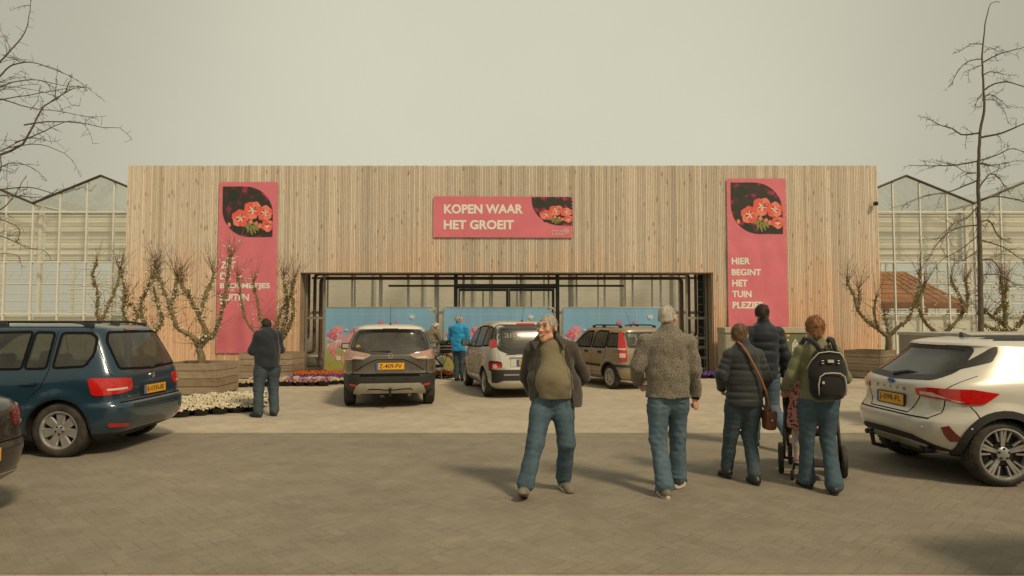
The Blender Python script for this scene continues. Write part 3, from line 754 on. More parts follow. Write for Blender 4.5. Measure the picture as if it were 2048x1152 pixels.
for i, (px, lb) in enumerate(((760.5, 'flower meadow fence panel beside the brown pipes, left of three'), (997.5, 'flower meadow fence panel behind the cyclist in blue, middle of three'), (1236, 'flower meadow fence panel behind the beige hatchback, right of three'))):
    o = fp if i == 0 else copy_tree(fp)
    o.location = (at(px, 640, YFN).x, YFN+.0, 0); tag(o, lb, 'fence panel', 'fence panels with meadow print in front of the entrance')

# ================================================================== UTILITY CABINET
YC = 20.3
uc = empty('utility_cabinet', (at(1535, 700, YC).x, YC, 0), label='beige framed green utility cabinet with a warning sign below the right banner', cat='cabinet')
cx = lambda px: at(px, 700, YC).x-uc.location.x
zt = at(1535, 655, YC).z; M['cabf'] = pm('beige_cabinet_frame', (.44, .40, .31), .7, 0, .12, 4); M['cabg'] = pm('olive_green_door', (.155, .165, .075), .5, 0, .15, 5)
b = MB(); b.bbox((cx(1450), .0, 0), (cx(1619), .7, zt-.17), .015); b.build('carcass', M['cabf'], uc)
b = MB(); b.bbox((cx(1449), -.06, zt-.165), (cx(1620), .74, zt), .012); b.build('top_slab', M['cabf'], uc)
b = MB(); x = cx(1452)
for k in range(28): b.box((x, -.02, .15+k*.042), (cx(1482), .0-.001, .18+k*.042))
b.build('louvre', M['cabf'], uc)
for (p0_, p1_) in ((1486, 1568), (1570.5, 1611)):
    b = MB(); b.bbox((cx(p0_), -.025, .1), (cx(p1_), -.001, zt-.19), .006)
    d = b.build('door', M['cabg'], uc)
    b = MB(); b.tube([(cx(p0_)+.05, -.05, .72), (cx(p0_)+.05, -.05, .98)], .016, 8); b.build('handle', M['black_plastic'], d)
zs = at(1590, 692, YC).z; xs_ = cx(1590)
b = MB(); b.box((xs_-.10, -.032, zs-.16), (xs_+.10, -.0255, zs+.03)); b.prism([(-.11, 0), (.11, 0), (0, .19)], .0255, .032, T(xs_, 0, zs+.04) @ R(math.pi/2, 'X')); 
ws = b.build('warning_sign', pm('white_sign_plate', (.60, .57, .48), .5, 0, .1), uc)
b = MB(); z = zs+.06
b.add([(xs_+p, -.034, z+q_) for p, q_ in ((.01, .10), (-.025, .035), (0, .042), (-.015, 0), (.03, .055), (.004, .05))], [(0,1,2,3,4,5)])
b.build('lightning_symbol', M['plate_ink'], ws)
b = MB()
for k in range(5): b.box((xs_-.08, -.0335, zs-.03-k*.026), (xs_+.08-.04*(k % 2), -.0325, zs-.022-k*.026))
b.build('small_print', M['plate_ink'], ws)
b = MB(); b.box((cx(1573), -.031, zt-.27), (cx(1579), -.0255, zt-.21)); b.build('sticker', M['plate'], uc)
b = MB(); b.ell((cx(1575), -.028, 1.06), (.02, .008, .02)); b.build('lock', M['chrome'], uc)
# ================================================================== VEHICLES
def paint(name, c, metal=.35, rough=.32, dust=.12):
    g = G(name); v = g.coord()
    n1 = g.ramp(g.noise(v, 2.2, 5, .65), [(.35, 0.0), (.7, 1.0)])
    sx = g.n('SeparateXYZ'); g.nt.links.new(v, sx.inputs[0])
    low = g.ramp(sx.outputs[2], [(.25, 1.0), (.75, .25)])
    f = g.math('MULTIPLY', g.math('ADD', g.math('MULTIPLY', n1, .6), .4), g.math('MULTIPLY', low, dust))
    col = g.mix(f, c, (.30, .26, .19))
    bf = g.n('NewGeometry').outputs['Backfacing']
    col = g.mix(bf, col, (.02, .02, .02))
    o = g.n('BsdfPrincipled'); g.put(o.inputs['Base Color'], col)
    g.put(o.inputs['Metallic'], metal); g.put(o.inputs['Roughness'], g.math('ADD', rough, g.math('MULTIPLY', f, .4)))
    o.inputs['Coat Weight'].default_value = .8; o.inputs['Coat Roughness'].default_value = .05
    return g.done(o.outputs[0])
def chaikin(p, it=2):
    """rounds the corners of an outline with a fixed radius"""
    if it == 0: return p
    r = .016 if it == 1 else .05; out = []; n = len(p)
    for i in range(n):
        b, a, c = Vector(p[i]), Vector(p[i-1]), Vector(p[(i+1) % n]); l0, l1 = (a-b).length, (c-b).length
        q0 = b+(a-b)*(min(r, l0*.4)/max(l0, 1e-6)); q1 = b+(c-b)*(min(r, l1*.4)/max(l1, 1e-6))
        for k in range(5): t = k/4; out.append(tuple(q0*(1-t)**2+b*2*t*(1-t)+q1*t*t))
    return out
def inset(poly, d):
    n = len(poly); A = sum(poly[i][0]*poly[(i+1) % n][1]-poly[(i+1) % n][0]*poly[i][1] for i in range(n)); sg = 1 if A > 0 else -1
    out = []
    for i in range(n):
        p, a, b = Vector(poly[i]), Vector(poly[i-1]), Vector(poly[(i+1) % n])
        e0, e1 = (p-a), (b-p)
        if e0.length < 1e-6 or e1.length < 1e-6: out.append(tuple(p)); continue
        e0.normalize(); e1.normalize()
        n0 = Vector((-e0.y, e0.x))*sg; n1 = Vector((-e1.y, e1.x))*sg
        m = n0+n1; m = m/max(.35, m.length_squared)*2 if m.length > 1e-6 else n0
        out.append(tuple(p+m*d*.5))
    return out
def densify(poly, step=.04, closed=True):
    out = []; n = len(poly)
    for i in range(n if closed else n-1):
        a, b = Vector(poly[i]), Vector(poly[(i+1) % n]); k = max(1, int((b-a).length/step))
        for j in range(k): out.append(tuple(a.lerp(b, j/k)))
    if not closed: out.append(poly[-1])
    return out
class Car:
    def __init__(s, name, rows, xc, axle, wb, wr, tw, pr=7, pf=5, q=None, flare=.025, wheel_y=None, NS=140):
        s.rows = np.array(rows, float); s.xc = xc; s.axle = axle; s.wb = wb; s.wr = wr; s.pf = pf
        s.q = q; s.flare = flare; s.pr = pr; s.tw = tw
        R_ = s.rows; K = len(R_)
        # dense, softly smoothed table along the row index
        t = np.linspace(0, K-1, (K-1)*6+1); tab = np.stack([np.interp(t, np.arange(K), R_[:, i]) for i in range(R_.shape[1])], 1)
        sm = tab.copy()
        for _ in range(3): sm[1:-1] = .25*sm[:-2]+.5*sm[1:-1]+.25*sm[2:]
        sm[:, 0] = np.maximum.accumulate(sm[:, 0]+np.arange(len(sm))*1e-7); s.tab = sm
        s.root = empty(name); s.wy = wheel_y or (R_[:, 3].max()-tw/2-.01)
    def par(s, z):
        T_ = s.tab; return [np.interp(z, T_[:, 0], T_[:, i]) for i in (1, 2, 3)]
    def fl(s, x, z):
        d = 0
        for xa in (s.axle, s.axle+s.wb):
            r = math.hypot(x-xa, (z-s.wr))/(s.wr+.05)
            d = max(d, s.flare*max(0, 1-abs(r-1.02)/.32)) if r > .7 else max(d, s.flare*.2)
        return d
    def side(s, x, z):
        xr, xf, w = s.par(z)
        if x < s.xc: a = s.xc-xr; p = s.pr; u = min(1, max(0, (s.xc-x)/a))
        else: a = xf-s.xc; p = s.pf; u = min(1, max(0, (x-s.xc)/a))
        return w*(1-u**p)**(1/(s.q or p))+s.fl(x, z)
    def rear(s, y, z):
        xr, xf, w = s.par(z); u = min(1, abs(y)/w)
        return s.xc-(s.xc-xr)*(1-u**(s.q or s.pr))**(1/s.pr)
    def ring(s, z, n):
        """half outline from tail centre to nose centre, evenly spaced"""
        xr, xf, w = s.par(z); P_ = []
        for k in range(161):
            t = math.pi/2*k/160; c, si = abs(math.cos(t)), math.sin(t); p = s.pr; q = s.q or p
            P_.append((s.xc-(s.xc-xr)*c**(2/p), w*si**(2/q)))
        for k in range(1, 161):
            t = math.pi/2*k/160; c, si = abs(math.cos(t)), math.sin(t); p = s.pf; q = s.q or p
            P_.append((s.xc+(xf-s.xc)*si**(2/p), w*c**(2/q)))
        P_ = np.array(P_); L = np.concatenate([[0], np.cumsum(np.hypot(*np.diff(P_, axis=0).T))])
        return P_, L
    def wrap(s, u, z):
        P_, L = s.ring(z, 0); u_ = abs(u); x = np.interp(u_, L, P_[:, 0]); y = np.interp(u_, L, P_[:, 1])
        return Vector((x, math.copysign(y+s.fl(x, z)*(1 if y > .5 else 0), u), z))
    def pt(s, mode, a, z, sg=1):
        if mode == 'side': return Vector((a, sg*s.side(a, z), z))
        if mode == 'rear': return Vector((s.rear(a, z), a, z))
        if mode == 'wrap': return s.wrap(a*sg, z)
        if mode == 'top':  # a=x, z is y
            lo, hi = 1.0, s.tab[-1, 0]
            for _ in range(24):
                m = (lo+hi)/2; xr, xf, w = s.par(m)
                ok = xr < a < xf and s.side(a, m) > abs(z)
                lo, hi = (m, hi) if ok else (lo, m)
            return Vector((a, z, lo))
    def map(s, mode, a, z, off, sg=1):
        e = .012; p = s.pt(mode, a, z, sg); p1 = s.pt(mode, a+e, z, sg); p0 = s.pt(mode, a-e, z, sg); q1 = s.pt(mode, a, z+e, sg); q0 = s.pt(mode, a, z-e, sg)
        n = (p1-p0).cross(q1-q0)
        if n.length < 1e-9: n = Vector((-1, 0, 0)) if mode == 'rear' else Vector((0, sg, 0))
        n.normalize()
        ref = {'side': Vector((0, sg, .1)), 'rear': Vector((-1, 0, .1)), 'top': Vector((0, 0, 1)), 'wrap': Vector((-1, sg*.9*(1 if abs(a) > .2 else 0), .2))}[mode]
        if n.dot(ref) < 0: n = -n
        return p+n*off
    def decal(s, name, poly, mode, m, parent=None, off=.004, th=.010, rnd=2, sg=1, step=.06, smooth=True, **k):
        if rnd: poly = chaikin(poly, rnd)
        poly = densify(poly, step)
        bm = bmesh.new(); vs = [bm.verts.new((a, z, 0)) for a, z in poly]; bm.faces.new(vs)
        A = np.array(poly); lo, hi = A.min(0), A.max(0)
        for ax in (0, 1):
            c = lo[ax]+step*.5
            while c < hi[ax]:
                co = [0, 0, 0]; co[ax] = c; no = [0, 0, 0]; no[ax] = 1
                bmesh.ops.bisect_plane(bm, geom=bm.verts[:]+bm.edges[:]+bm.faces[:], plane_co=co, plane_no=no); c += step
        bmesh.ops.triangulate(bm, faces=[f for f in bm.faces if len(f.verts) > 4])
        bm.verts.index_update(); bm.edges.index_update()
        uv = [(v.co.x, v.co.y) for v in bm.verts]; F_ = [[v.index for v in f.verts] for f in bm.faces]
        rim = [(e.verts[0].index, e.verts[1].index) for e in bm.edges if len(e.link_faces) == 1]; bm.free()
        top = [s.map(mode, a, z, off, sg) for a, z in uv]; n = len(top)
        if F_:
            a, b, c = [top[i] for i in F_[0][:3]]; nn = (b-a).cross(c-a); q = s.map(mode, *uv[F_[0][0]], off+.05, sg)-a
            if nn.dot(q) < 0: F_ = [f[::-1] for f in F_]
        rv = {}; V = list(top)
        for e in rim:
            for i in e:
                if i not in rv: rv[i] = len(V); V.append(s.map(mode, *uv[i], off-th, sg))
        F2 = F_+[(a, b, rv[b], rv[a]) for a, b in rim]
        return mesh_obj(name, V, F2, m, parent or s.root, 40 if smooth else False, **k)
    def strip(s, name, pts, mode, w, m, parent=None, off=.003, sg=1, th=.008, closed=False, **k):
        pts = densify(pts, .04, closed); n = len(pts); V = []; F_ = []
        for i in range(n):
            a = Vector(pts[i-1] if (closed or i) else pts[i]); b = Vector(pts[(i+1) % n] if (closed or i < n-1) else pts[i]); d = (b-a)
            d = d.normalized() if d.length > 1e-9 else Vector((1, 0)); nr = Vector((-d.y, d.x))*w/2; p = Vector(pts[i])
            for q, o in ((p+nr, off-th), (p+nr, off), (p-nr, off), (p-nr, off-th)): V.append(s.map(mode, q.x, q.y, o, sg))
        for i in range(n if closed else n-1):
            j = (i+1) % n
            for k_ in range(3): F_.append((i*4+k_, i*4+k_+1, j*4+k_+1, j*4+k_))
        return mesh_obj(name, V, F_, m, parent or s.root, 40, **k)
    def body(s, m, windows, splits=(), liner=None, NS=150, zlist=None, arch=.045):
        """hull -> wheel arches -> window holes; splits: (name, material, test(x,y,z)) parts cut out of the hull"""
        z0, z1 = s.tab[0, 0], s.tab[-1, 0]
        zs = sorted(set([round(float(z), 4) for z in np.concatenate([np.arange(z0, 1.0, .035), s.rows[:, 0], np.arange(1.0, z1, .03)])]+[round(z, 4) for z in (zlist or [])]))
        zs = [z for i, z in enumerate(zs) if i == 0 or z-zs[i-1] > .004]
        V = []; F_ = []; H = NS//2
        for z in zs:
            P_, L = s.ring(z, 0); u = np.linspace(0, L[-1], H+1); X = np.interp(u, L, P_[:, 0]); Y = np.interp(u, L, P_[:, 1])
            for k in range(H+1):
                f = s.fl(X[k], z)*min(1, Y[k]/.5); V.append((X[k], Y[k]+f, z))
            for k in range(H-1, 0, -1):
                f = s.fl(X[k], z)*min(1, Y[k]/.5); V.append((X[k], -Y[k]-f, z))
        N_ = 2*H; nz = len(zs)
        for j in range(nz-1):
            for k in range(N_): F_.append((j*N_+k, (j+1)*N_+k, (j+1)*N_+(k+1) % N_, j*N_+(k+1) % N_))
        F_.append(tuple(range(N_))); F_.append(tuple((nz-1)*N_+k for k in range(N_-1, -1, -1)))
        liner = liner or M['black_plastic']
        hull = mesh_obj('body', V, F_, m, None, False)
        cb = MB(); ra = s.wr+arch
        for xa in (s.axle, s.axle+s.wb):
            for sg in (-1, 1): cb.lathe([(ra, .0), (ra, .6)], 40, T(xa, sg*(s.wy-s.tw/2-.06) if sg > 0 else -(s.wy-s.tw/2-.06)-.6, s.wr) @ R(-math.pi/2, 'X'))
        cut = cb.build('cutter', m)
        md = hull.modifiers.new('b', 'BOOLEAN'); md.object = cut; md.operation = 'DIFFERENCE'; md.solver = 'EXACT'
        dg = bpy.context.evaluated_depsgraph_get(); me = bpy.data.meshes.new_from_object(hull.evaluated_get(dg))
        Vn = [v.co.copy() for v in me.vertices]; polys = [tuple(p.vertices) for p in me.polygons]; cen = [p.center.copy() for p in me.polygons]; nor = [p.normal.copy() for p in me.polygons]
        for o in (hull, cut): d = o.data; bpy.data.objects.remove(o); bpy.data.meshes.remove(d)
        bpy.data.meshes.remove(me)
        groups = {}
        for f, c, n in zip(polys, cen, nor):
            key = None
            for xa in (s.axle, s.axle+s.wb):
                if math.hypot(c.x-xa, c.z-s.wr) < ra+.002 and abs(c.y) > .3 and (abs(n.y) > .97 and abs(c.y) < s.wy-s.tw/2 or n.dot(Vector((xa-c.x, 0, s.wr-c.z)).normalized()) > .7): key = ('wheel_arch', liner, xa, c.y > 0)
            if key is None:
                drop = False
                for mode, poly in windows:
                    if mode == 'rear':
                        if c.x < s.xc-.6 and abs(n.y) < .8 and inpoly(c.y, c.z, poly): drop = True
                    elif inpoly(c.x, c.z, poly) and abs(c.y) > .35 and abs(n.y) > .4: drop = True
                if drop: continue
                for nm, mm, test in splits:
                    if test(c.x, abs(c.y), c.z, n): key = (nm, mm); break
            groups.setdefault(key or ('body', m), []).append(f)
        for (nm, mm, *_), fl in groups.items():
            idx = {}; V2 = []; F2 = []
            for f in fl:
                g_ = []
                for i in f:
                    if i not in idx: idx[i] = len(V2); V2.append(Vn[i])
                    g_.append(idx[i])
                F2.append(g_)
            mesh_obj(nm, V2, F2, mm, s.root, 32)
    def window(s, name, poly, mode, gl, sgs=(1,), frame=.028, fm=None):
        for sg in sgs:
            g_ = s.decal(name, poly, mode, gl, None, .003, .004, 2, sg, .09)
            pp = chaikin(poly, 2)
            s.strip('window_seal', inset(pp, frame*.3), mode, frame, fm or M['gap'], g_, .006, sg, .03, True)
    def wheels(s, style, rim_m, hub_m=None):
        proto = MB(); r = s.wr; w = s.tw; ri = r*s.rimf
        prof = [(ri, -w/2+.01), (ri+.015, -w/2), (r-.05, -w/2), (r-.015, -w/2+.02), (r, -w/2+.05), (r, w/2-.05), (r-.015, w/2-.02), (r-.05, w/2), (ri+.015, w/2), (ri, w/2-.01)]
        for xa in (s.axle, s.axle+s.wb):
            for sg in (1, -1):
                Mw = T(xa, sg*s.wy, r) @ R(-math.pi/2*sg, 'X')
                wh = empty('wheel'); wh.parent = s.root; wh.matrix_local = Mw
                b = MB(); b.lathe(prof, 40, None, True)
                for k in range(44):
                    a = k*2*math.pi/44
                    for z0, z1 in ((-w/2+.03, -.025), (.025, w/2-.03)):
                        b.cbox((r-.0022, 0, (z0+z1)/2), (.006, .030, z1-z0), R(a+(.07 if z0 > 0 else 0), 'Z'))
                b.build('tyre', M['rubber'], wh, 40)
                b = MB(); b.lathe([(ri-.005, -w/2+.02), (ri+.002, w/2-.012), (ri+.004, w/2-.004), (ri-.012, w/2-.002), (ri-.022, w/2-.02), (ri-.03, w/2-.08), (ri-.03, -w/2+.02)], 40, None, True)
                b.build('rim_ring', rim_m, wh, 40)
                b = MB(); b.lathe([(ri-.02, w/2-.075), (ri-.02, w/2-.07)], 32); b.lathe([(ri*.45, w/2-.07), (ri*.45, w/2-.05)], 24); b.build('brake_disc', hub_m or M['darkalloy'], wh, 40)
                b = MB(); zf = w/2-.018
                def spoke(a, w0, w1, r0, r1, z0, z1, th=.02):
                    b.add([(r0, -w0, z0), (r1, -w1, z1), (r1, w1, z1), (r0, w0, z0), (r0, -w0*1.3, z0-th), (r1, -w1*1.3, z1-th), (r1, w1*1.3, z1-th), (r0, w0*1.3, z0-th)],
                          [(0,1,2,3), (0,4,5,1), (3,2,6,7), (1,5,6,2), (4,7,6,5)], R(a, 'Z'))
                if style == 'seven':
                    for k in range(7): spoke(k*2*math.pi/7+.2, ri*.13, ri*.22, ri*.22, ri-.012, zf-.012, zf-.004)
                elif style == 'five_double':
                    for k in range(5):
                        for d in (-.13, .13): spoke(k*2*math.pi/5+.3+d, ri*.06, ri*.055, ri*.2, ri-.012, zf-.02, zf-.002)
                        spoke(k*2*math.pi/5+.3, ri*.12, ri*.06, ri*.15, ri*.55, zf-.03, zf-.03)
                elif style == 'y':
                    for k in range(5):
                        a = k*2*math.pi/5+.3
                        for d in (-1, 1): spoke(a+d*.08, ri*.045, ri*.05, ri*.2, ri-.012, zf-.02, zf)
                        for d in (-1, 1): spoke(a+d*.34, ri*.03, ri*.035, ri*.5, ri-.012, zf-.015, zf)
                elif style == 'cap':
                    b.lathe([(ri-.012, zf-.01), (ri*.8, zf), (ri*.3, zf+.004)], 32)
                b.lathe([(ri*.26, zf-.04), (ri*.26, zf-.012), (ri*.17, zf+.0), (.01, zf+.002)], 20)
                b.build('hubcap' if style == 'cap' else 'spokes', rim_m, wh, 35)
                b = MB()
                if style == 'cap':
                    for k in range(10): b.prism([(ri*.62+ri*.11*math.cos(t), ri*.07*math.sin(t)*(1+k % 2)) for t in [j*.785 for j in range(8)]], zf+.0035, zf+.006, R(k*.628, 'Z'))
                else:
                    for k in range(5): b.lathe([(.011, zf-.012), (.011, zf+.004)], 8, R(k*1.2566+.3, 'Z') @ T(ri*.2, 0, 0))
                b.build('wheel_bolts', M['darkalloy'], wh)
    rimf = .68
    def plate(s, txt, y, z, w=.52, h=.11, off=.012, tilt=0):
        x = s.rear(y, z)-off
        root = MB(); root.box((-.014, -w/2-.008, -h/2-.008), (.012, w/2+.008, h/2+.008)); ph = root.build('plate_holder', M['black_plastic'], s.root); ph.location = (x, y, z); ph.rotation_euler = (0, tilt, 0)
        b = MB(); b.box((-.018, -w/2, -h/2), (-.0145, w/2, h/2)); pl = b.build('number_plate', M['plate'], ph)
        b = MB(); b.box((-.0195, w/2-.042, -h/2+.001), (-.0182, w/2-.001, h/2-.001)); b.build('plate_band', M['plate_blue'], ph)
        if not txt: return
        v, f = text_fit(txt, w*.80*min(1, len(txt)/8), h*.66, .012); b = MB()
        b.add([(-.0192, w/2-.058-p[0], -h*.33+p[1]) for p in v], f); b.build('plate_lettering', M['plate_ink'], ph)
    def mirror_(s, x, z, m, side_z=.0, size=(.10, .2, .14)):
        for sg in (1, -1):
            y = s.side(x, z)
            b = MB(); b.bbox((x-size[0]/2, min(sg*(y+.02), sg*(y+.02+size[1])), z), (x+size[0]/2, max(sg*(y+.02), sg*(y+.02+size[1])), z+size[2]), .04, None, 3)
            o = b.build('mirror', m, s.root, 40)
            b = MB(); b.box((x-size[0]/2-.004, min(sg*(y+.05), sg*(y-.01+size[1])), z+.025), (x-size[0]/2+.002, max(sg*(y+.05), sg*(y-.01+size[1])), z+size[2]-.025)); b.build('mirror_glass', M['chrome'], o)
            b = MB(); b.tube([(x+.02, sg*(y-.02), z-.01), (x, sg*(y+.08), z+.03)], .025, 8); b.build('mirror_arm', M['black_plastic'], o, 50)
    def antenna(s, x, lean=.08, h=.35, y=0):
        z = s.pt('top', x, y).z; b = MB(); b.tube([(x+.03, y, z-.005), (x, y, z+.03)], [.03, .012], 8); b.tube([(x, y, z+.02), (x-lean, y, z+h)], [.0045, .003], 5); b.build('antenna', M['black_plastic'], s.root)
    def fin(s, x):
        z = s.pt('top', x, 0).z; b = MB(); b.add([(x+.12, 0, z-.005), (x-.03, .03, z-.01), (x-.05, -.0, z+.055), (x-.03, -.03, z-.01), (x-.07, 0, z+.05), (x-.075, 0, z-.01)], [(0,1,2), (0,2,3), (1,5,4,2), (2,4,5,3)]); b.build('roof_fin', M['black_plastic'], s.root)
    def rails(s, x0, x1, y, m, h=.05):
        for sg in (1, -1):
            n = 14; pts = []
            for k in range(n+1):
                x = x0+(x1-x0)*k/n; z = s.pt('top', x, sg*y).z; e = min(1, min(k, n-k)/1.2); pts.append((x, sg*y, z+h*e-.005))
            b = MB(); b.tube(pts, .017, 8); 
            for x in (x0+.03, (x0*.4+x1*.6), x1-.03):
                z = s.pt('top', x, sg*y).z; b.bbox((x-.06, sg*y-.018, z-.02), (x+.06, sg*y+.018, z+h*.9), .01)
            b.build('roof_rail', m, s.root, 50)
    def seats(s, xs=(1.75,), zf=.32, zt=1.02, ys=(.36, -.36), bench=1.0):
        def seat(x, y, w, head):
            b = MB(); b.bbox((x, y-w/2, zf+.1), (x+.5, y+w/2, zf+.26), .05); Mr = T(x, y, zf+.25) @ R(-.22, 'Y')
            b.bbox((-.12, -w/2, -.08), (.02, w/2, zt-zf-.33), .05, Mr); o = b.build('seat', M['seat'], s.root, 40)
            b = MB()
            for d in head: b.bbox((-.10, d-.13, zt-zf-.30), (.0, d+.13, zt-zf-.10), .045, Mr)
            b.build('headrest', M['seat'], o, 40)
        for x in xs:
            for y in ys: seat(x, y, .5, (0,))
        if bench: seat(bench, 0, 1.25, (-.4, .4))
        b = MB(); w = s.rows[3, 3]-.12; b.bbox((.35, -w, .30), (s.axle+s.wb-.2, w, zf+.08), .03); b.bbox((s.axle+s.wb-.55, -w, .4), (s.axle+s.wb-.15, w, .93), .08)
        b.build('cabin_floor', M['seat'], s.root, 40)
    def badge(s, z, r=.05, off=.006):
        x = s.rear(0, z)-off; Mb = T(x, 0, z) @ R(-math.pi/2, 'Y'); b = MB()
        b.lathe([(r, -.01), (r, .008), (r*.8, .008), (r*.8, -.01)], 24, Mb, True); return b, Mb
    def underside(s):
        b = MB(); w = s.wy-s.tw/2-.12; z = s.tab[0, 0]
        b.bbox((.3, -w, z+.02), (s.axle+s.wb+.3, w, z+.14), .03)
        for xa in (s.axle, s.axle+s.wb): b.tube([(xa, -s.wy, s.wr), (xa, s.wy, s.wr)], .05, 8)
        b.bbox((s.axle-.45, -.25, z-.03), (s.axle-.2, .35, z+.08), .04)
        b.build('underbody', M['black_plastic'], s.root)
    def place(s, anchor_local, world, heading):
        """heading: angle of the car's nose from world +x"""
        s.root.rotation_euler = (0, 0, heading)
        c, n = math.cos(heading), math.sin(heading); ax, ay = anchor_local
        s.root.location = (world[0]-(c*ax-n*ay), world[1]-(n*ax+c*ay), 0)
def sm_(o, *k): return o
# ------------------------------------------------------------- blue people carrier (near left)
M['blue'] = paint('petrol_blue_paint', (.010, .040, .068), .2, .25, .08)
M['black_paint'] = paint('black_car_paint', (.012, .012, .013), .2, .25, .2)
c = Car('people_carrier', [(.20, .30, 4.1, .78), (.28, .10, 4.25, .86), (.40, .02, 4.36, .89), (.52, 0, 4.38, .895), (.60, .0, 4.38, .895), (.635, .02, 4.38, .89), (.66, .07, 4.37, .89), (.80, .075, 4.32, .892), (.90, .085, 4.2, .888), (.99, .10, 3.7, .875), (1.04, .12, 3.3, .862), (1.2, .20, 3.02, .815), (1.35, .275, 2.75, .77), (1.50, .36, 2.45, .725), (1.56, .40, 2.3, .69), (1.595, .46, 2.15, .63), (1.615, .65, 1.95, .50), (1.63, 1.0, 1.7, .25), (1.633, 1.3, 1.5, .05)],
        1.55, .74, 2.68, .335, .215, 8, 5, None, .02)
qw = [(.47, 1.10), (.40, 1.26), (.42, 1.45), (.50, 1.515), (.84, 1.515), (.86, 1.08)]
dw = [(.93, 1.075), (.92, 1.52), (1.17, 1.525), (1.20, 1.07)]; dw2 = [(1.23, 1.068), (1.20, 1.53), (2.35, 1.50), (2.50, 1.42), (3.0, 1.06)]
rw = [(-.66, 1.06), (-.63, 1.40), (-.54, 1.52), (.54, 1.52), (.63, 1.40), (.66, 1.06), (0, 1.03)]
c.body(M['blue'], [('side', inset(qw, .02)), ('side', inset(dw, .02)), ('side', inset(dw2, .02)), ('rear', inset(rw, .03))],
       [('bumper_skirt', M['black_plastic'], lambda x, y, z, n: z < .285)], zlist=[.285])
for p in (qw, dw, dw2): c.window('side_window', p, 'side', M['car_glass'], (1, -1))
c.window('rear_window', rw, 'rear', M['car_glass'])
for sg in (1, -1):
    l = c.decal('tail_light', [(.50, .79), (.50, .93), (.56, .945), (.95, .965), (1.06, .955), (1.03, .76), (.95, .745), (.7, .765)], 'wrap', M['lamp_red'], None, .012, .03, 2, sg)
    c.decal('reversing_lens', [(.60, .81), (.60, .835), (.86, .83), (.86, .805)], 'wrap', M['lamp_white'], l, .016, .01, 1, sg)
    c.decal('reflector', [(.58, .345), (.60, .385), (.88, .41), (.86, .365)], 'wrap', M['lamp_red'], None, .006, .01, 1, sg)
    c.strip('panel_gap', [(1.12, .72), (.97, .85), (.90, 1.05), (.89, 1.53)], 'side', .008, M['gap'], None, .002, sg)
    c.strip('panel_gap', [(1.77, .3), (1.77, 1.53)], 'side', .008, M['gap'], None, .002, sg)
    c.strip('panel_gap', [(.70, 1.56), (.735, 1.40), (.775, 1.20), (.80, 1.02), (.78, .98)], 'wrap', .010, M['gap'], None, .002, sg)
    c.strip('door_moulding', [(1.2, .40), (2.9, .40)], 'side', .05, M['blue'], None, .012, sg, .02)
    h = c.decal('door_handle', [(1.02, .885), (1.02, .915), (1.22, .92), (1.22, .89)], 'side', M['blue'], None, .03, .03, 1, sg)
    c.strip('wheel_lip', [(.74+.385*math.cos(t), .335+.385*math.sin(t)) for t in [k*math.pi/14-.0 for k in range(15)]], 'side', .018, M['blue'], None, .008, sg, .02)
c.strip('panel_gap', [(-.72, .655), (.72, .655)], 'rear', .014, M['gap'], None, .002)
c.decal('bumper_step', [(-.56, .60), (-.56, .625), (.56, .625), (.56, .60)], 'rear', M['black_plastic'], None, .006, .01, 0)
c.decal('brake_light', [(-.16, 1.535), (-.16, 1.56), (.16, 1.56), (.16, 1.535)], 'rear', M['lamp_dark'], None, .01, .03, 1)
c.decal('plate_recess', [(-.32, .68), (-.32, .86), (.32, .86), (.32, .68)], 'rear', M['blue'], None, .006, .01, 1)
c.plate('8-VXN-80', 0, .765, .52, .11, .012, .05)
b = MB(); b.tube([(c.rear(0, 1.07)-.02, .0, 1.06), (c.rear(-.3, 1.08)-.015, -.32, 1.09)], .011, 6); b.tube([(c.rear(0, 1.05)-.015, .03, 1.045), (c.rear(0, 1.05)-.03, -.03, 1.06)], .02, 8); b.build('wiper', M['black_plastic'], c.root)
b, Mb = c.badge(.935, .055)
Mv = T(c.rear(0, .935)-.012, 0, .935)
for p, q_ in (((-.028, .036), (0, .006)), ((.028, .036), (0, .006)), ((-.034, .012), (-.014, -.036)), ((-.014, -.036), (0, -.006)), ((0, -.006), (.014, -.036)), ((.014, -.036), (.034, .012))):
    b.tube([Mv @ Vector((0, -p[0], p[1])), Mv @ Vector((0, -q_[0], q_[1]))], .006, 5)
b.build('emblem', M['chrome'], c.root, 40)
v, f = text_fit('TOURAN', .26, .03, .02); b = MB(); b.add([(c.rear(.6-p[0], .70)-.012, .62-p[0], .695+p[1]) for p in v], f); b.build('model_lettering', M['chrome'], c.root)
c.rails(.55, 2.4, .60, M['black_plastic'], .055); c.fin(.62)
c.mirror_(2.75, 1.02, M['blue']); c.seats((1.95,), .36, 1.12, (.38, -.38), 1.2); c.underside(); c.wheels('seven', M['alloy'])
w_ = gnd(115, 917)
c.place((.74, c.wy+.1), (w_.x, w_.y), math.pi)
tag(c.root, 'petrol blue people carrier with roof rails and yellow plate 8-VXN-80 at the left', 'car')
second = copy_tree(c.root, None, 'second blue people carrier standing just outside the right edge')
second.rotation_euler = (0, 0, 0); second.location = (3.55, 3.32, 0)
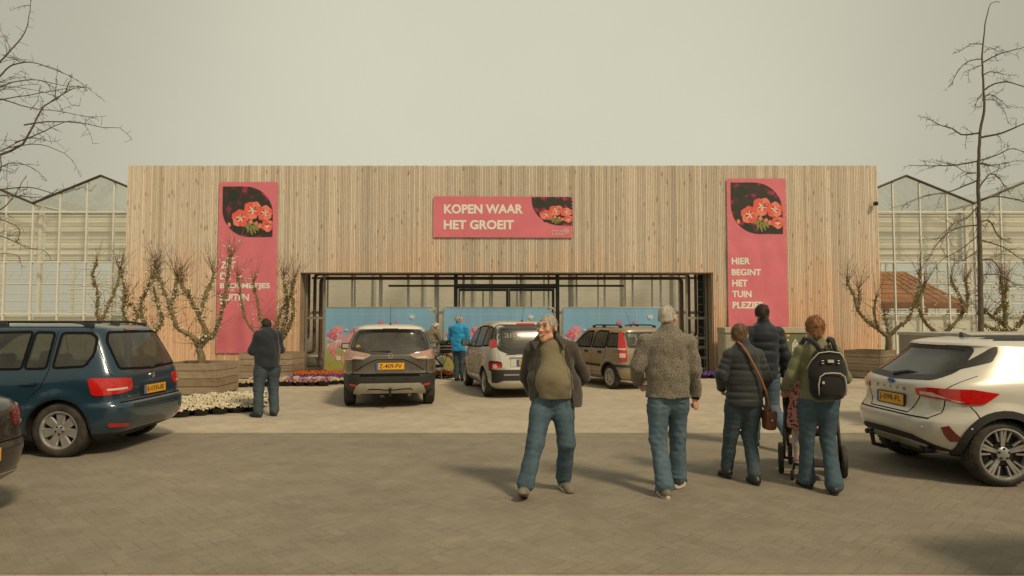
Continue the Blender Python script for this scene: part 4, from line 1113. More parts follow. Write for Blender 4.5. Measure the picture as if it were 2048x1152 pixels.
# ------------------------------------------------------------- two-tone crossover (rear view)
M['olivegrey'] = paint('warm_grey_paint', (.135, .120, .092), .55, .30, .25); M['whiteroof'] = paint('white_roof_paint', (.66, .64, .57), .0, .3, .05); M['silvertrim'] = pm('silver_bumper_trim', (.42, .40, .34), .45, .4, .12, 8)
c = Car('crossover_car', [(.26, .22, 4.0, .70), (.31, .08, 4.1, .80), (.42, .015, 4.18, .865), (.55, 0, 4.2, .88), (.64, .0, 4.2, .885), (.655, .015, 4.2, .885), (.68, .045, 4.2, .885), (.80, .05, 4.12, .89), (.93, .045, 4.0, .888), (1.0, .05, 3.5, .878), (1.06, .075, 3.1, .862), (1.12, .11, 2.95, .84), (1.25, .20, 2.75, .785), (1.40, .30, 2.5, .725), (1.47, .345, 2.35, .695), (1.50, .29, 2.3, .68), (1.535, .30, 2.2, .645), (1.57, .42, 2.05, .56), (1.59, .75, 1.85, .42), (1.60, 1.0, 1.6, .2), (1.603, 1.2, 1.4, .05)],
        1.5, .79, 2.60, .335, .215, 6, 5, 5, .03)
rw = [(-.73, 1.13), (-.69, 1.30), (-.60, 1.455), (-.3, 1.48), (.3, 1.48), (.60, 1.455), (.69, 1.30), (.73, 1.13), (.35, 1.05), (-.35, 1.05)]
sw = [(.75, 1.20), (.85, 1.42), (1.35, 1.46), (1.35, 1.14)]; sw2 = [(1.42, 1.14), (1.42, 1.46), (1.9, 1.44), (2.2, 1.36), (2.85, 1.08)]
c.body(M['olivegrey'], [('rear', inset(rw, .03)), ('side', inset(sw, .02)), ('side', inset(sw2, .02))],
       [('roof', M['whiteroof'], lambda x, y, z, n: z > 1.485 or (z > 1.16 and y > .5 and x > .35 and z > 1.45)), ('bumper', M['black_plastic'], lambda x, y, z, n: z < .655 and (x < 1.0 or z < .45)), ], zlist=[.655, 1.485])
c.window('rear_window', rw, 'rear', M['car_glass_clear'], (1,), .07, M['black_plastic'])
for p in (sw, sw2): c.window('side_window', p, 'side', M['car_glass'], (1, -1))
for sg in (1, -1):
    l = c.decal('tail_light', [(.50, .925), (.36, 1.015), (.40, 1.035), (.60, 1.075), (.95, 1.12), (1.12, 1.10), (1.08, .94), (.9, .925)], 'wrap', M['lamp_orange'], None, .012, .03, 2, sg)
    c.strip('chrome_line', [(.37, 1.01), (.505, .93), (.9, .927), (1.07, .94)], 'wrap', .012, M['chrome'], l, .016, sg)
    c.decal('reversing_lens', [(.45, .975), (.52, .945), (.74, .945), (.68, .99)], 'wrap', M['lamp_white'], l, .016, .01, 1, sg)
    c.decal('reflector', [(.63, .425), (.64, .465), (.80, .475), (.78, .435)], 'wrap', M['lamp_red'], None, .008, .012, 1, sg)
    c.strip('panel_gap', [(.72, .66), (.70, .75), (.71, .92)], 'wrap', .010, M['gap'], None, .002, sg)
c.strip('panel_gap', [(-.74, .657), (.74, .657)], 'rear', .02, M['gap'], None, .002)
c.strip('tailgate_crease', [(-.64, .72), (-.42, .86), (-.26, .925), (.26, .925), (.42, .86), (.64, .72)], 'rear', .016, M['gap'], None, .0015)
c.decal('bumper_groove', [(-.56, .615), (-.55, .645), (.55, .645), (.56, .615)], 'rear', M['gap'], None, .004, .01, 0)
sp_ = c.decal('skid_plate', [(-.70, .255), (-.62, .44), (-.56, .485), (.56, .485), (.62, .44), (.70, .255), (.60, .255), (.52, .31), (-.52, .31), (-.60, .255)], 'rear', M['silvertrim'], None, .028, .05, 1)
c.strip('skid_groove', [(-.42, .365), (-.38, .39), (-.2, .385), (-.1, .37), (.1, .37), (.2, .385), (.38, .39), (.42, .365)], 'rear', .016, M['gap'], sp_, .032)
b = MB()
for y in (-.3, .3): b.lathe([(.012, -.004), (.012, .004)], 10, T(c.rear(y, .565)-.004, y, .565) @ R(-math.pi/2, 'Y'))
b.build('parking_sensors', M['gap'], c.root)
c.decal('brake_light', [(-.17, 1.488), (-.15, 1.515), (.15, 1.515), (.17, 1.488)], 'rear', M['lamp_dark'], None, .012, .03, 1)
c.plate('Z-409-FV', 0, .805, .53, .125, .010, .02)
b = MB(); x = c.rear(0, .73); b.box((x-.012, -.26, .728), (x-.004, .26, .738)); b.build('plate_caption', M['letter'], c.root)
b, Mb = c.badge(1.0, .05); x = c.rear(0, 1.0)-.012
b.add([(x, .035, 1.0), (x, -.005, 1.012), (x, -.035, 1.004), (x, .005, .990)], [(0, 1, 2, 3)]); b.build('emblem', M['chrome'], c.root, 40)
b = MB(); b.tube([(c.rear(0, 1.1)-.03, .0, 1.088), (c.rear(.2, 1.1)-.02, .16, 1.085), (c.rear(.3, 1.11)-.02, .36, 1.088)], [.02, .015, .008], 6); b.build('wiper', M['black_plastic'], c.root)
b = MB(); x = c.rear(.58, 1.16)-.006
b.lathe([(.042, 0), (.042, .004)], 20, T(c.rear(.60, 1.17)-.008, .60, 1.17) @ R(-math.pi/2-.4, 'Y')); b.build('window_sticker', M['plate'], c.root)
b = MB(); b.tube([(.14, 0, .27), (.02, 0, .25), (-.10, 0, .28), (-.11, 0, .36)], .022, 10); b.ell((-.11, 0, .385), (.03, .03, .03)); b.build('tow_hook', M['darkalloy'], c.root, 50)
b = MB(); b.tube([(.5, -.35, .24), (.18, -.37, .25)], .035, 10); b.build('exhaust', M['alu_dark'], c.root, 50)
b = MB(); b.bbox((.1, .1, .2), (.2, .2, .26), .02); b.build('tow_socket', M['black_plastic'], c.root)
c.antenna(.72, .02, .42); c.mirror_(2.6, 1.03, M['black_plastic']); c.seats((1.85,), .36, 1.18, (.37, -.37), 1.15); c.underside(); c.wheels('five_double', M['alloy'])
a_ = math.radians(90+10.6); p_ = gnd(779.5, 812)
c.place((.79-.32, 0), (p_.x, p_.y), a_)
tag(c.root, 'warm grey crossover car with white roof and yellow plate Z-409-FV seen from behind', 'car')
# ------------------------------------------------------------- silver rounded minivan
M['silver'] = paint('silver_paint', (.62, .60, .53), .15, .32, .25)
c = Car('compact_minivan', [(.20, .22, 3.85, .72), (.27, .06, 4.0, .80), (.36, .0, 4.06, .845), (.50, -.005, 4.08, .86), (.62, .0, 4.08, .865), (.645, .03, 4.05, .866), (.8, .035, 4.0, .868), (.95, .05, 3.9, .862), (1.05, .07, 3.55, .85), (1.12, .09, 3.4, .835), (1.3, .15, 3.1, .78), (1.45, .22, 2.85, .725), (1.55, .29, 2.6, .675), (1.60, .34, 2.4, .63), (1.64, .46, 2.2, .54), (1.665, .8, 1.9, .36), (1.672, 1.1, 1.6, .15), (1.674, 1.25, 1.45, .05)],
        1.45, .72, 2.54, .318, .205, 5.5, 4.5, 5, .025)
rw = [(-.60, 1.06), (-.64, 1.12), (-.63, 1.45), (-.58, 1.54), (.58, 1.54), (.63, 1.45), (.64, 1.12), (.60, 1.06), (.42, .99), (-.42, .99)]
wp = [(.36, 1.13), (.40, 1.3), (.52, 1.50), (.70, 1.53), (.90, 1.54), (.90, 1.10)]; wd = [(.97, 1.09), (.97, 1.55), (1.75, 1.54), (1.75, 1.06)]; wf = [(1.82, 1.055), (1.82, 1.53), (2.2, 1.46), (2.6, 1.26), (2.85, 1.05)]
c.body(M['silver'], [('rear', inset(rw, .03))]+[('side', inset(p, .02)) for p in (wp, wd, wf)], [], zlist=[.645])
c.window('rear_window', rw, 'rear', M['car_glass_clear'], (1,), .12, M['black_plastic'])
for p in (wp, wd, wf): c.window('side_window', p, 'side', M['car_glass_clear'], (1, -1), .03)
for sg in (1, -1):
    c.decal('quarter_glass', [(.70, 1.26), (.66, 1.46), (.70, 1.535), (.86, 1.50), (.97, 1.30), (.97, 1.25)], 'wrap', M['car_glass'], None, .006, .01, 2, sg)
    c.decal('tail_light', [(.69, 1.10), (.68, 1.22), (.74, 1.27), (.93, 1.24), (.95, 1.13), (.90, 1.08)], 'wrap', M['lamp_red'], None, .014, .03, 2, sg)
    fr_ = c.decal('lamp_housing', [(.60, .58), (.58, .76), (.62, .80), (.88, .81), (.95, .78), (.95, .60)], 'wrap', M['black_plastic'], None, .012, .03, 2, sg)
    c.decal('fog_light', [(.615, .61), (.60, .74), (.64, .765), (.85, .77), (.90, .74), (.90, .63)], 'wrap', M['lamp_red'], fr_, .020, .02, 2, sg)
    c.decal('reversing_lens', [(.74+.055*math.cos(t), .69+.055*math.sin(t)) for t in [k*.628 for k in range(10)]], 'wrap', M['lamp_white'], fr_, .027, .01, 1, sg)
    c.strip('panel_gap', [(.62, .82), (.665, .95), (.68, 1.24), (.66, 1.5), (.60, 1.6)], 'wrap', .009, M['chrome'], None, .003, sg)
    c.strip('panel_gap', [(1.78, .3), (1.78, 1.55)], 'side', .009, M['gap'], None, .002, sg)
    c.strip('panel_gap', [(1.15, .66), (1.03, .85), (.94, 1.06)], 'side', .009, M['gap'], None, .002, sg)
    c.strip('panel_gap', [(2.72, .4), (2.75, 1.05)], 'side', .009, M['gap'], None, .002, sg)
    c.decal('side_moulding', [(1.14, .40), (1.14, .53), (1.74, .56), (1.74, .43)], 'side', M['silver'], None, .014, .02, 1, sg)
    for x in (1.12, 1.92): c.decal('door_handle', [(x, .91), (x, .955), (x+.19, .955), (x+.19, .91)], 'side', M['chrome'], None, .03, .03, 1, sg)
bp = c.decal('bumper_insert', [(-.86, .34), (-.86, .62), (.86, .62), (.86, .34), (.70, .345), (.55, .40), (-.55, .40), (-.70, .345)], 'wrap', M['black_plastic'], None, .012, .03, 1)
c.strip('bumper_line', [(-.55, .52), (.55, .52)], 'rear', .035, M['alu_dark'], bp, .016)
c.strip('bumper_top', [(-.84, .645), (.84, .645)], 'wrap', .05, M['alu_dark'], bp, .018, 1, .03)
c.decal('brake_light', [(-.20, 1.575), (-.20, 1.605), (.20, 1.605), (.20, 1.575)], 'rear', M['lamp_red'], None, .012, .03, 1)
c.decal('plate_recess', [(-.40, .69), (-.40, .86), (.40, .86), (.40, .69)], 'rear', M['silver'], None, .010, .02, 1)
b = MB(); x = c.rear(0, .88)-.03; b.bbox((x, -.42, .865), (x+.05, .42, .905), .012); b.build('handle_bar', M['chrome'], c.root, 40)
c.plate('GP', 0, .775, .52, .11, .016)
b = MB(); b.tube([(c.rear(0, 1.0)-.03, .0, .985), (c.rear(-.35, 1.05)-.02, -.4, 1.08)], .012, 6); b.build('wiper', M['black_plastic'], c.root)
M['window_ink'] = flat('faded_window_lettering', (.27, .26, .22), .7)
vv, f = text_fit('ars.', .34, .10, .0); b = MB(); b.add([(c.rear(.50-p[0], 1.30+p[1])-.012, .50-p[0], 1.30+p[1]) for p in vv], f); b.build('window_lettering', M['window_ink'], c.root)
b = MB(); b.tube([(c.rear(.45, .95)-.004, .5, .945), (c.rear(.2, .945)-.004, .28, .948)], .006, 5); b.build('model_script', M['darkalloy'], c.root)
c.antenna(.62, .18, .38); c.mirror_(2.55, 1.05, M['black_plastic'], size=(.1, .2, .17)); c.seats((1.8,), .38, 1.2, (.37, -.37), 1.1); c.underside(); c.wheels('five_double', M['alloy'])
a_ = math.radians(90+13.5); p_ = gnd(970, 794)
c.place((.72-.12, c.wy+.09), (p_.x, p_.y), a_)
tag(c.root, 'dusty silver rounded minivan with lettering on its rear window behind the laughing man', 'car')
# ------------------------------------------------------------- beige hatchback
M['beige'] = paint('champagne_beige_paint', (.33, .265, .165), .45, .32, .25)
c = Car('small_hatchback', [(.22, .2, 3.3, .66), (.30, .04, 3.45, .74), (.42, .0, 3.53, .775), (.55, .0, 3.54, .785), (.62, .02, 3.54, .788), (.70, .03, 3.5, .79), (.85, .04, 3.35, .788), (.95, .055, 3.1, .778), (1.0, .065, 2.85, .77), (1.06, .075, 2.7, .755), (1.2, .11, 2.5, .715), (1.35, .15, 2.28, .665), (1.44, .19, 2.1, .625), (1.48, .23, 2.0, .585), (1.51, .35, 1.85, .48), (1.525, .7, 1.6, .3), (1.53, 1.0, 1.35, .1)],
        1.25, .56, 2.30, .30, .165, 7, 5, 6, .03)
rw = [(-.54, 1.03), (-.53, 1.38), (.53, 1.38), (.54, 1.03)]
w1 = [(.20, 1.03), (.22, 1.36), (.70, 1.37), (.70, 1.02)]; w2 = [(.76, 1.0), (.76, 1.41), (1.22, 1.42), (1.36, 1.36), (1.38, .995)]; w3 = [(1.46, .99), (1.46, 1.41), (1.75, 1.40), (2.0, 1.28), (2.42, .99)]
c.body(M['beige'], [('rear', inset(rw, .03))]+[('side', inset(p, .02)) for p in (w1, w2, w3)], [('bumper_skirt', M['beige'], lambda x, y, z, n: z < .30)], zlist=[.30])
c.window('rear_window', rw, 'rear', M['car_glass_clear'], (1,), .05, M['black_plastic'])
c.window('side_window', w1, 'side', M['car_glass'], (1, -1), .03)
for p in (w2, w3): c.window('side_window', p, 'side', M['car_glass_clear'], (1, -1), .035)
for sg in (1, -1):
    l = c.decal('tail_light', [(.60, .70), (.59, .95), (.585, 1.15), (.60, 1.36), (.66, 1.43), (.72, 1.36), (.80, 1.0), (.80, .70)], 'wrap', M['lamp_red'], None, .016, .03, 1, sg)
    c.decal('clear_lens', [(.61, .96), (.605, 1.0), (.79, 1.0), (.79, .96)], 'wrap', M['lamp_white'], l, .020, .01, 0, sg)
    c.decal('reversing_lens', [(.63, .78), (.63, .88), (.77, .88), (.77, .78)], 'wrap', M['lamp_white'], l, .020, .01, 1, sg)
    c.decal('side_moulding', [(.98, .53), (.98, .59), (2.5, .60), (2.5, .54)], 'side', M['black_plastic'], None, .012, .02, 0, sg)
    c.strip('bumper_moulding', [(.35, .58), (.98, .58)], 'wrap', .06, M['black_plastic'], None, .012, sg, .02)
    for pts in ([(1.42, .35), (1.42, 1.44)], [(.86, .62), (.74, .80), (.73, 1.4)], [(2.32, .4), (2.35, .95)], [(.88, .42), (.98, .40), (2.3, .38)]): c.strip('panel_gap', pts, 'side', .009, M['gap'], None, .002, sg)
    for x in (.92, 1.58): c.decal('door_handle', [(x, .86), (x, .92), (x+.17, .92), (x+.17, .86)], 'side', M['black_plastic'], None, .02, .02, 2, sg)
    c.strip('wheel_lip', [(.56+.36*math.cos(t), .30+.36*math.sin(t)) for t in [k*math.pi/14 for k in range(15)]], 'side', .03, M['beige'], None, .014, sg, .03)
c.plate('', 0, .77); c.rails(.45, 1.75, .50, M['black_plastic'], .06); c.antenna(.75, -.25, .36)
b = MB(); b.tube([(c.rear(0, 1.0)-.03, .0, .99), (c.rear(-.35, 1.02)-.02, -.4, 1.03)], .012, 6); b.build('wiper', M['black_plastic'], c.root)
c.mirror_(2.2, .98, M['black_plastic']); c.seats((1.45,), .38, 1.12, (.34, -.34), .75); c.underside(); c.wheels('cap', M['alloy'])
a_ = math.radians(90+24); p_ = gnd(1219, 778)
c.place((.56, c.wy+.08), (p_.x, p_.y), a_)
tag(c.root, 'dusty beige small hatchback with tall red tail lights and black roof rails', 'car')
# ------------------------------------------------------------- white crossover hatchback (near right)
M['white'] = paint('pearl_white_paint', (.62, .59, .51), .15, .3, .15)
M['black_roof'] = pm('black_glass_roof', (.02, .02, .02), .45, 0, .2, 5, 0, 60, 0, .15)
c = Car('family_hatchback', [(.24, .42, 4.1, .74), (.30, .18, 4.25, .82), (.38, .06, 4.34, .87), (.50, .0, 4.38, .895), (.62, .0, 4.4, .905), (.68, .05, 4.4, .907), (.74, .09, 4.38, .907), (.84, .10, 4.25, .908), (.95, .08, 4.0, .902), (1.0, .10, 3.6, .89), (1.04, .14, 3.3, .875), (1.12, .27, 3.05, .83), (1.22, .42, 2.85, .78), (1.33, .56, 2.6, .73), (1.38, .60, 2.45, .705), (1.40, .565, 2.4, .69), (1.43, .59, 2.3, .655), (1.465, .74, 2.1, .57), (1.485, 1.0, 1.9, .4), (1.495, 1.3, 1.7, .2), (1.498, 1.45, 1.6, .06)],
        1.75, .70, 2.70, .332, .225, 6, 5, 5, .035)
rw = [(-.60, 1.06), (-.66, 1.13), (-.54, 1.375), (.54, 1.375), (.66, 1.13), (.60, 1.06), (0, 1.03)]
wr_ = [(1.0, 1.17), (1.1, 1.27), (1.35, 1.36), (1.5, 1.38), (1.5, 1.03), (1.28, 1.045)]; wd = [(1.56, 1.03), (1.56, 1.385), (1.95, 1.40), (1.95, 1.01)]; wf = [(2.02, 1.01), (2.02, 1.40), (2.3, 1.36), (3.05, 1.0)]
c.body(M['white'], [('rear', inset(rw, .03))]+[('side', inset(p, .02)) for p in (wr_, wd, wf)],
       [('bumper', M['black_plastic'], lambda x, y, z, n: z < .30), ('roof', M['black_roof'], lambda x, y, z, n: z > 1.425 and x > .88 and y < .60)], zlist=[.47, .30, 1.425])
c.window('rear_window', rw, 'rear', M['car_glass'], (1,), .05, M['black_plastic'])
for p in (wr_, wd, wf): c.window('side_window', p, 'side', M['car_glass'], (1, -1), .04)
for sg in (1, -1):
    l = c.decal('tail_light', [(.47, .88), (.455, .945), (.62, .965), (1.02, .965), (1.26, .93), (1.10, .825), (.94, .815), (.76, .855)], 'wrap', M['lamp_red'], None, .014, .03, 1, sg)
    c.decal('reversing_lens', [(.52, .895), (.52, .925), (.66, .92), (.86, .84), (.94, .835), (.78, .87)], 'wrap', M['lamp_white'], l, .019, .01, 1, sg)
    c.decal('reflector', [(.84, .44), (.80, .58), (.87, .60), (.97, .455)], 'wrap', M['lamp_dark'], None, .01, .015, 0, sg)
    c.decal('bumper_cladding', [(.0, .25), (.0, .475), (.46, .465), (.60, .42), (.76, .345), (.92, .315), (1.06, .31), (1.06, .26)], 'wrap', M['black_plastic'], None, .008, .02, 0, sg)
    c.strip('wheel_cladding', [(.70+.40*math.cos(t), .332+.40*math.sin(t)) for t in [k*math.pi/16-.15 for k in range(18)]], 'side', .065, M['black_plastic'], None, .016, sg, .03)
    c.strip('wheel_cladding', [(3.4+.40*math.cos(t), .332+.40*math.sin(t)) for t in [k*math.pi/16-.15 for k in range(18)]], 'side', .065, M['black_plastic'], None, .016, sg, .03)
    c.strip('sill_cladding', [(1.1, .29), (3.0, .29)], 'side', .12, M['black_plastic'], None, .014, sg, .03)
    for pts in ([(1.53, .35), (1.53, .7), (1.25, .95), (1.06, 1.15)], [(1.98, .3), (1.98, 1.4)]): c.strip('panel_gap', pts, 'side', .009, M['gap'], None, .002, sg)
    c.strip('panel_gap', [(.66, .66), (.75, .72), (.78, .96), (.92, 1.1)], 'wrap', .009, M['gap'], None, .002, sg)
    c.strip('panel_gap', [(.98, .80), (1.12, .65), (1.14, .6)], 'wrap', .008, M['gap'], None, .002, sg)
    c.decal('rear_side_spoiler', [(.60, 1.12), (.70, 1.37), (.76, 1.395), (.86, 1.24)], 'wrap', M['black_plastic'], None, .008, .02, 1, sg)
    c.decal('door_handle', [(1.60, .93), (1.60, .96), (1.8, .965), (1.8, .935)], 'side', M['white'], None, .03, .03, 1, sg)
    b = MB()
    for y in (.50, .59): b.tube([(.25, sg*y, .325), (.10, sg*y, .325)], .03, 12)
    b.build('exhaust_tips', M['darkalloy'], c.root, 50)
sk = c.decal('skid_plate', [(-.66, .30), (-.56, .375), (-.40, .40), (.40, .40), (.56, .375), (.66, .30)], 'rear', M['silvertrim'], None, .02, .04, 0)
c.strip('panel_gap', [(-.66, .655), (.66, .655)], 'rear', .012, M['gap'], None, .002)
c.strip('tailgate_crease', [(-.50, .87), (-.36, .68), (.36, .68), (.50, .87)], 'rear', .012, M['gap'], None, .001)
c.plate('J-098-FL', 0, .795, .52, .115, .012, .02)
v, f = text_fit('FOCUS', .62, .032, .02)
b = MB()
for i, ch in enumerate('FOCUS'):
    v, f = text_fit(ch, .035, .032, .02); b.add([(c.rear(.28-i*.13-p[0], .90)-.010, .28-i*.13-p[0], .905+p[1]) for p in v], f)
b.build('model_lettering', M['darkalloy'], c.root)
b = MB(); b.ell((c.rear(0, .985)-.006, 0, .99), (.012, .075, .03), 16, 8); o = b.build('emblem', M['plate_blue'], c.root, 50)
b = MB(); vv, f = text_fit('Ford', .085, .026, .0); b.add([(c.rear(0, .985)-.021, .0425-p[0], .978+p[1]) for p in vv], f); b.build('emblem_lettering', M['chrome'], o)
b = MB(); b.tube([(c.rear(0, 1.07)-.03, .05, 1.06), (c.rear(.2, 1.1)-.02, -.12, 1.10), (c.rear(.35, 1.12)-.02, -.40, 1.085)], [.028, .02, .008], 6); b.build('wiper', M['black_plastic'], c.root)
c.decal('brake_light', [(-.25, 1.385), (-.25, 1.40), (.25, 1.40), (.25, 1.385)], 'rear', M['lamp_red'], None, .012, .02, 0)
b = MB(); b.tube([(.2, .05, .27), (.02, .05, .24), (-.10, .05, .27), (-.12, .05, .40)], .024, 10); b.ell((-.12, .05, .43), (.028, .028, .028)); b.build('tow_hook', M['darkalloy'], c.root, 50)
b = MB()
for (u, z) in ((.62, .56), (1.05, .58)): p = c.map('wrap', u, z, .004, -1); b.ell(p, (.012, .012, .012), 8, 6)
b.build('parking_sensors', M['white'], c.root)
c.fin(.95); c.mirror_(2.75, 1.0, M['white']); c.seats((1.95,), .32, 1.05, (.38, -.38), 1.2); c.underside(); c.rimf = .765; c.wheels('y', M['alloy'], M['darkalloy'])
w_ = gnd(2012, 976)
c.place((.70, -(c.wy+.1)), (w_.x, w_.y), 0)
tag(c.root, 'pearl white family hatchback with black cladding and yellow plate J-098-FL at the right', 'car')
# ------------------------------------------------------------- black car (only its tail at the left edge)
c = Car('dark_saloon', [(.22, .35, 4.3, .74), (.30, .10, 4.45, .84), (.42, .02, 4.5, .88), (.58, .0, 4.52, .895), (.64, .03, 4.5, .9), (.8, .05, 4.4, .9), (.9, .07, 4.1, .892), (.97, .12, 3.7, .88), (1.02, .35, 3.35, .86), (1.15, .62, 3.05, .80), (1.3, .98, 2.7, .73), (1.38, 1.25, 2.5, .68), (1.42, 1.5, 2.3, .58), (1.44, 1.75, 2.15, .4), (1.45, 1.85, 2.0, .1)], 1.92, .95, 2.65, .33, .21, 6, 5, 5, .025)
rw = [(-.62, 1.06), (-.52, 1.34), (.52, 1.34), (.62, 1.06)]; w1 = [(1.35, 1.08), (1.6, 1.33), (1.95, 1.36), (1.95, 1.04)]; w2 = [(2.02, 1.04), (2.02, 1.36), (2.3, 1.34), (2.95, 1.02)]
c.body(M['black_paint'], [('rear', inset(rw, .03)), ('side', inset(w1, .02)), ('side', inset(w2, .02))])
c.window('rear_window', rw, 'rear', M['car_glass']); 
for p in (w1, w2): c.window('side_window', p, 'side', M['car_glass'], (1, -1))
for sg in (1, -1):
    c.decal('tail_light', [(.50, .76), (.50, .90), (.85, .93), (1.15, .90), (1.05, .80), (.85, .75)], 'wrap', M['lamp_dark'], None, .012, .03, 1, sg)
    c.strip('bumper_trim', [(.0, .36), (.9, .36), (1.2, .36)], 'wrap', .03, M['alu_dark'], None, .012, sg, .02)
c.strip('panel_gap', [(-.7, .645), (.7, .645)], 'rear', .012, M['gap'], None, .002)
c.plate('', .0, .56); c.underside(); c.wheels('five_double', M['alloy']); c.mirror_(2.8, 1.0, M['black_paint'])
c.place((.10, -.84), (-977/1330*6.15+.16, 6.15), math.pi)
tag(c.root, 'black car cut off by the left edge in front of the blue people carrier', 'car')
# ------------------------------------------------------------- grey box trailer behind the white hatchback
YT_ = 9.6
tb = empty('box_trailer', (at(2080, 670, YT_).x, YT_, 0), label='low grey flat topped trailer parked behind the white hatchback', cat='trailer')
zt = at(1990, 668, YT_).z
b = MB(); b.bbox((at(1925, 670, YT_).x-tb.location.x, -.0, .5), (1.2, 1.6, zt), .02); b.build('box', M['alu_dark'], tb)
b = MB(); b.bbox((at(1923, 670, YT_).x-tb.location.x, -.02, zt-.05), (1.22, 1.62, zt+.01), .012); b.build('rim_rail', pm('pale_grey_rail', (.42, .40, .35), .5, .2), tb)
b = MB(); b.box((at(1938, 670, YT_).x-tb.location.x, -.026, zt-.08), (at(1944, 670, YT_).x-tb.location.x, -.021, zt-.03)); b.build('label_plate', M['letter'], tb)
for s_ in (-.05, 1.65):
    b = MB(); b.lathe([(.28, -.08), (.3, -.05), (.3, .05), (.28, .08)], 24, T(.1, s_, .3) @ R(math.pi/2, 'X')); w0 = b.build('wheel', M['rubber'], tb, 40)
b = MB(); b.tube([(-1.0, .8, .5), (-1.9, .8, .45)], .04, 6); b.tube([(.1, 0, .3), (.1, 1.6, .3)], .04, 6); b.tube([(-1.6, .8, .46), (-1.6, .8, 0)], .03, 6); b.build('drawbar', M['alu_dark'], tb)
# ================================================================== PEOPLE (implicit surfaces -> one continuous mesh per part)
def nrmv(v):
    v = np.asarray(v, float); return v/max(1e-9, np.linalg.norm(v))
def cone(a, b, ra, rb, sq=1.0, sd=(0, 1, 0), puff=None, op='u', k=None):
    return dict(t='c', a=np.asarray(a, float), b=np.asarray(b, float), ra=ra, rb=rb, sq=sq, sd=nrmv(sd), puff=puff, op=op, k=k)
def ell(c, r, rot=None, op='u', k=None):
    return dict(t='e', c=np.asarray(c, float), r=np.asarray(r, float), rot=None if rot is None else np.array(rot)[:3, :3], op=op, k=k)
def wob(seed, n=9, f=(14, 40), vert=.5):
    r = np.random.RandomState(seed); D = r.normal(size=(n, 3)); D[:, 2] *= 1+vert; D /= np.linalg.norm(D, axis=1)[:, None]
    return D*r.uniform(f[0], f[1], n)[:, None], r.uniform(0, 6.28, n), r.uniform(.4, 1, n)
def surf(prims, res=.01, k=.04, folds=None, cuts=(), pad=.03, mask=None):
    lo = np.full(3, 1e9); hi = -lo
    for p in prims:
        if p['op'] != 'u': continue
        if p['t'] == 'c':
            m = max(p['ra'], p['rb'])*max(1, 1/p['sq']); lo = np.minimum(lo, np.minimum(p['a'], p['b'])-m); hi = np.maximum(hi, np.maximum(p['a'], p['b'])+m)
        else:
            m = p['r'].max(); lo = np.minimum(lo, p['c']-m); hi = np.maximum(hi, p['c']+m)
    lo -= pad; hi += pad; n = np.ceil((hi-lo)/res).astype(int)+1
    ax = [lo[i]+res*np.arange(n[i]) for i in range(3)]; Fd = np.full(n, .5, np.float32)
    for p in prims:
        kk = p['k'] or k
        if p['t'] == 'c':
            m = max(p['ra'], p['rb'])*max(1, 1/p['sq'])+kk+.03; l, h = np.minimum(p['a'], p['b'])-m, np.maximum(p['a'], p['b'])+m
        else: m = p['r'].max()+kk+.03; l, h = p['c']-m, p['c']+m
        i0 = np.clip(np.floor((l-lo)/res).astype(int), 0, n); i1 = np.clip(np.ceil((h-lo)/res).astype(int)+1, 0, n)
        if (i1 <= i0).any(): continue
        X, Y, Z = np.meshgrid(*[ax[i][i0[i]:i1[i]] for i in range(3)], indexing='ij'); Q = np.stack([X, Y, Z], -1)
        if p['t'] == 'c':
            q = Q-p['a']; ab = p['b']-p['a']
            if p['sq'] != 1:
                s = p['sq']; q = q+(1/s-1)*(q@p['sd'])[..., None]*p['sd']; ab = ab+(1/s-1)*(ab@p['sd'])*p['sd']
            L2 = max(1e-9, ab@ab); t = np.clip((q@ab)/L2, 0, 1); d = np.linalg.norm(q-t[..., None]*ab, axis=-1); r = p['ra']+(p['rb']-p['ra'])*t
            if p['puff']: r = r+p['puff'][0]*(np.abs(np.sin(np.pi*(t*math.sqrt(L2)/p['puff'][1]+.3)))**.6-.6)
            d = (d-r)*(min(1, p['sq']) if p['sq'] != 1 else 1)
        else:
            q = Q-p['c']
            if p['rot'] is not None: q = q@p['rot']
            k0 = np.linalg.norm(q/p['r'], axis=-1); k1 = np.linalg.norm(q/p['r']**2, axis=-1); d = k0*(k0-1)/np.maximum(k1, 1e-6)
        sl = tuple(slice(i0[i], i1[i]) for i in range(3)); f = Fd[sl]
        if p['op'] == 'u':
            h = np.clip(.5+.5*(f-d)/kk, 0, 1); Fd[sl] = f*(1-h)+d*h-kk*h*(1-h)
        else:
            h = np.clip(.5-.5*(f+d)/kk, 0, 1); Fd[sl] = f*(1-h)-d*h+kk*h*(1-h)
    if folds is not None:
        for fo in folds:
            W_, amp, msk = fo[:3]; D, ph, am = W_; I = np.nonzero(np.abs(Fd) < .06)
            if not len(I[0]): continue
            Pq = np.stack([ax[i][I[i]] for i in range(3)], -1); s = ((np.sin(Pq@D.T+ph) if len(fo) < 4 else 1.3-2*np.abs(np.sin(.5*(Pq@D.T)+ph)))*am).sum(1)/len(ph)*2
            if msk is not None: s = s*msk(Pq)
            Fd[I] += (s*amp).astype(np.float32)
    for (nv, c) in cuts:
        nv = np.asarray(nv, float); L = np.linalg.norm(nv); nv = nv/L
        Fd = np.maximum(Fd, (nv[0]*ax[0][:, None, None]+nv[1]*ax[1][None, :, None]+nv[2]*ax[2][None, None, :]-c/L).astype(np.float32))
    Fd[0] = Fd[-1] = .5; Fd[:, 0] = Fd[:, -1] = .5; Fd[:, :, 0] = Fd[:, :, -1] = .5
    Sg = Fd < 0
    nc = n-1; cnt = np.zeros(nc, np.float32); acc = [np.zeros(nc, np.float32) for _ in range(3)]
    edges = []
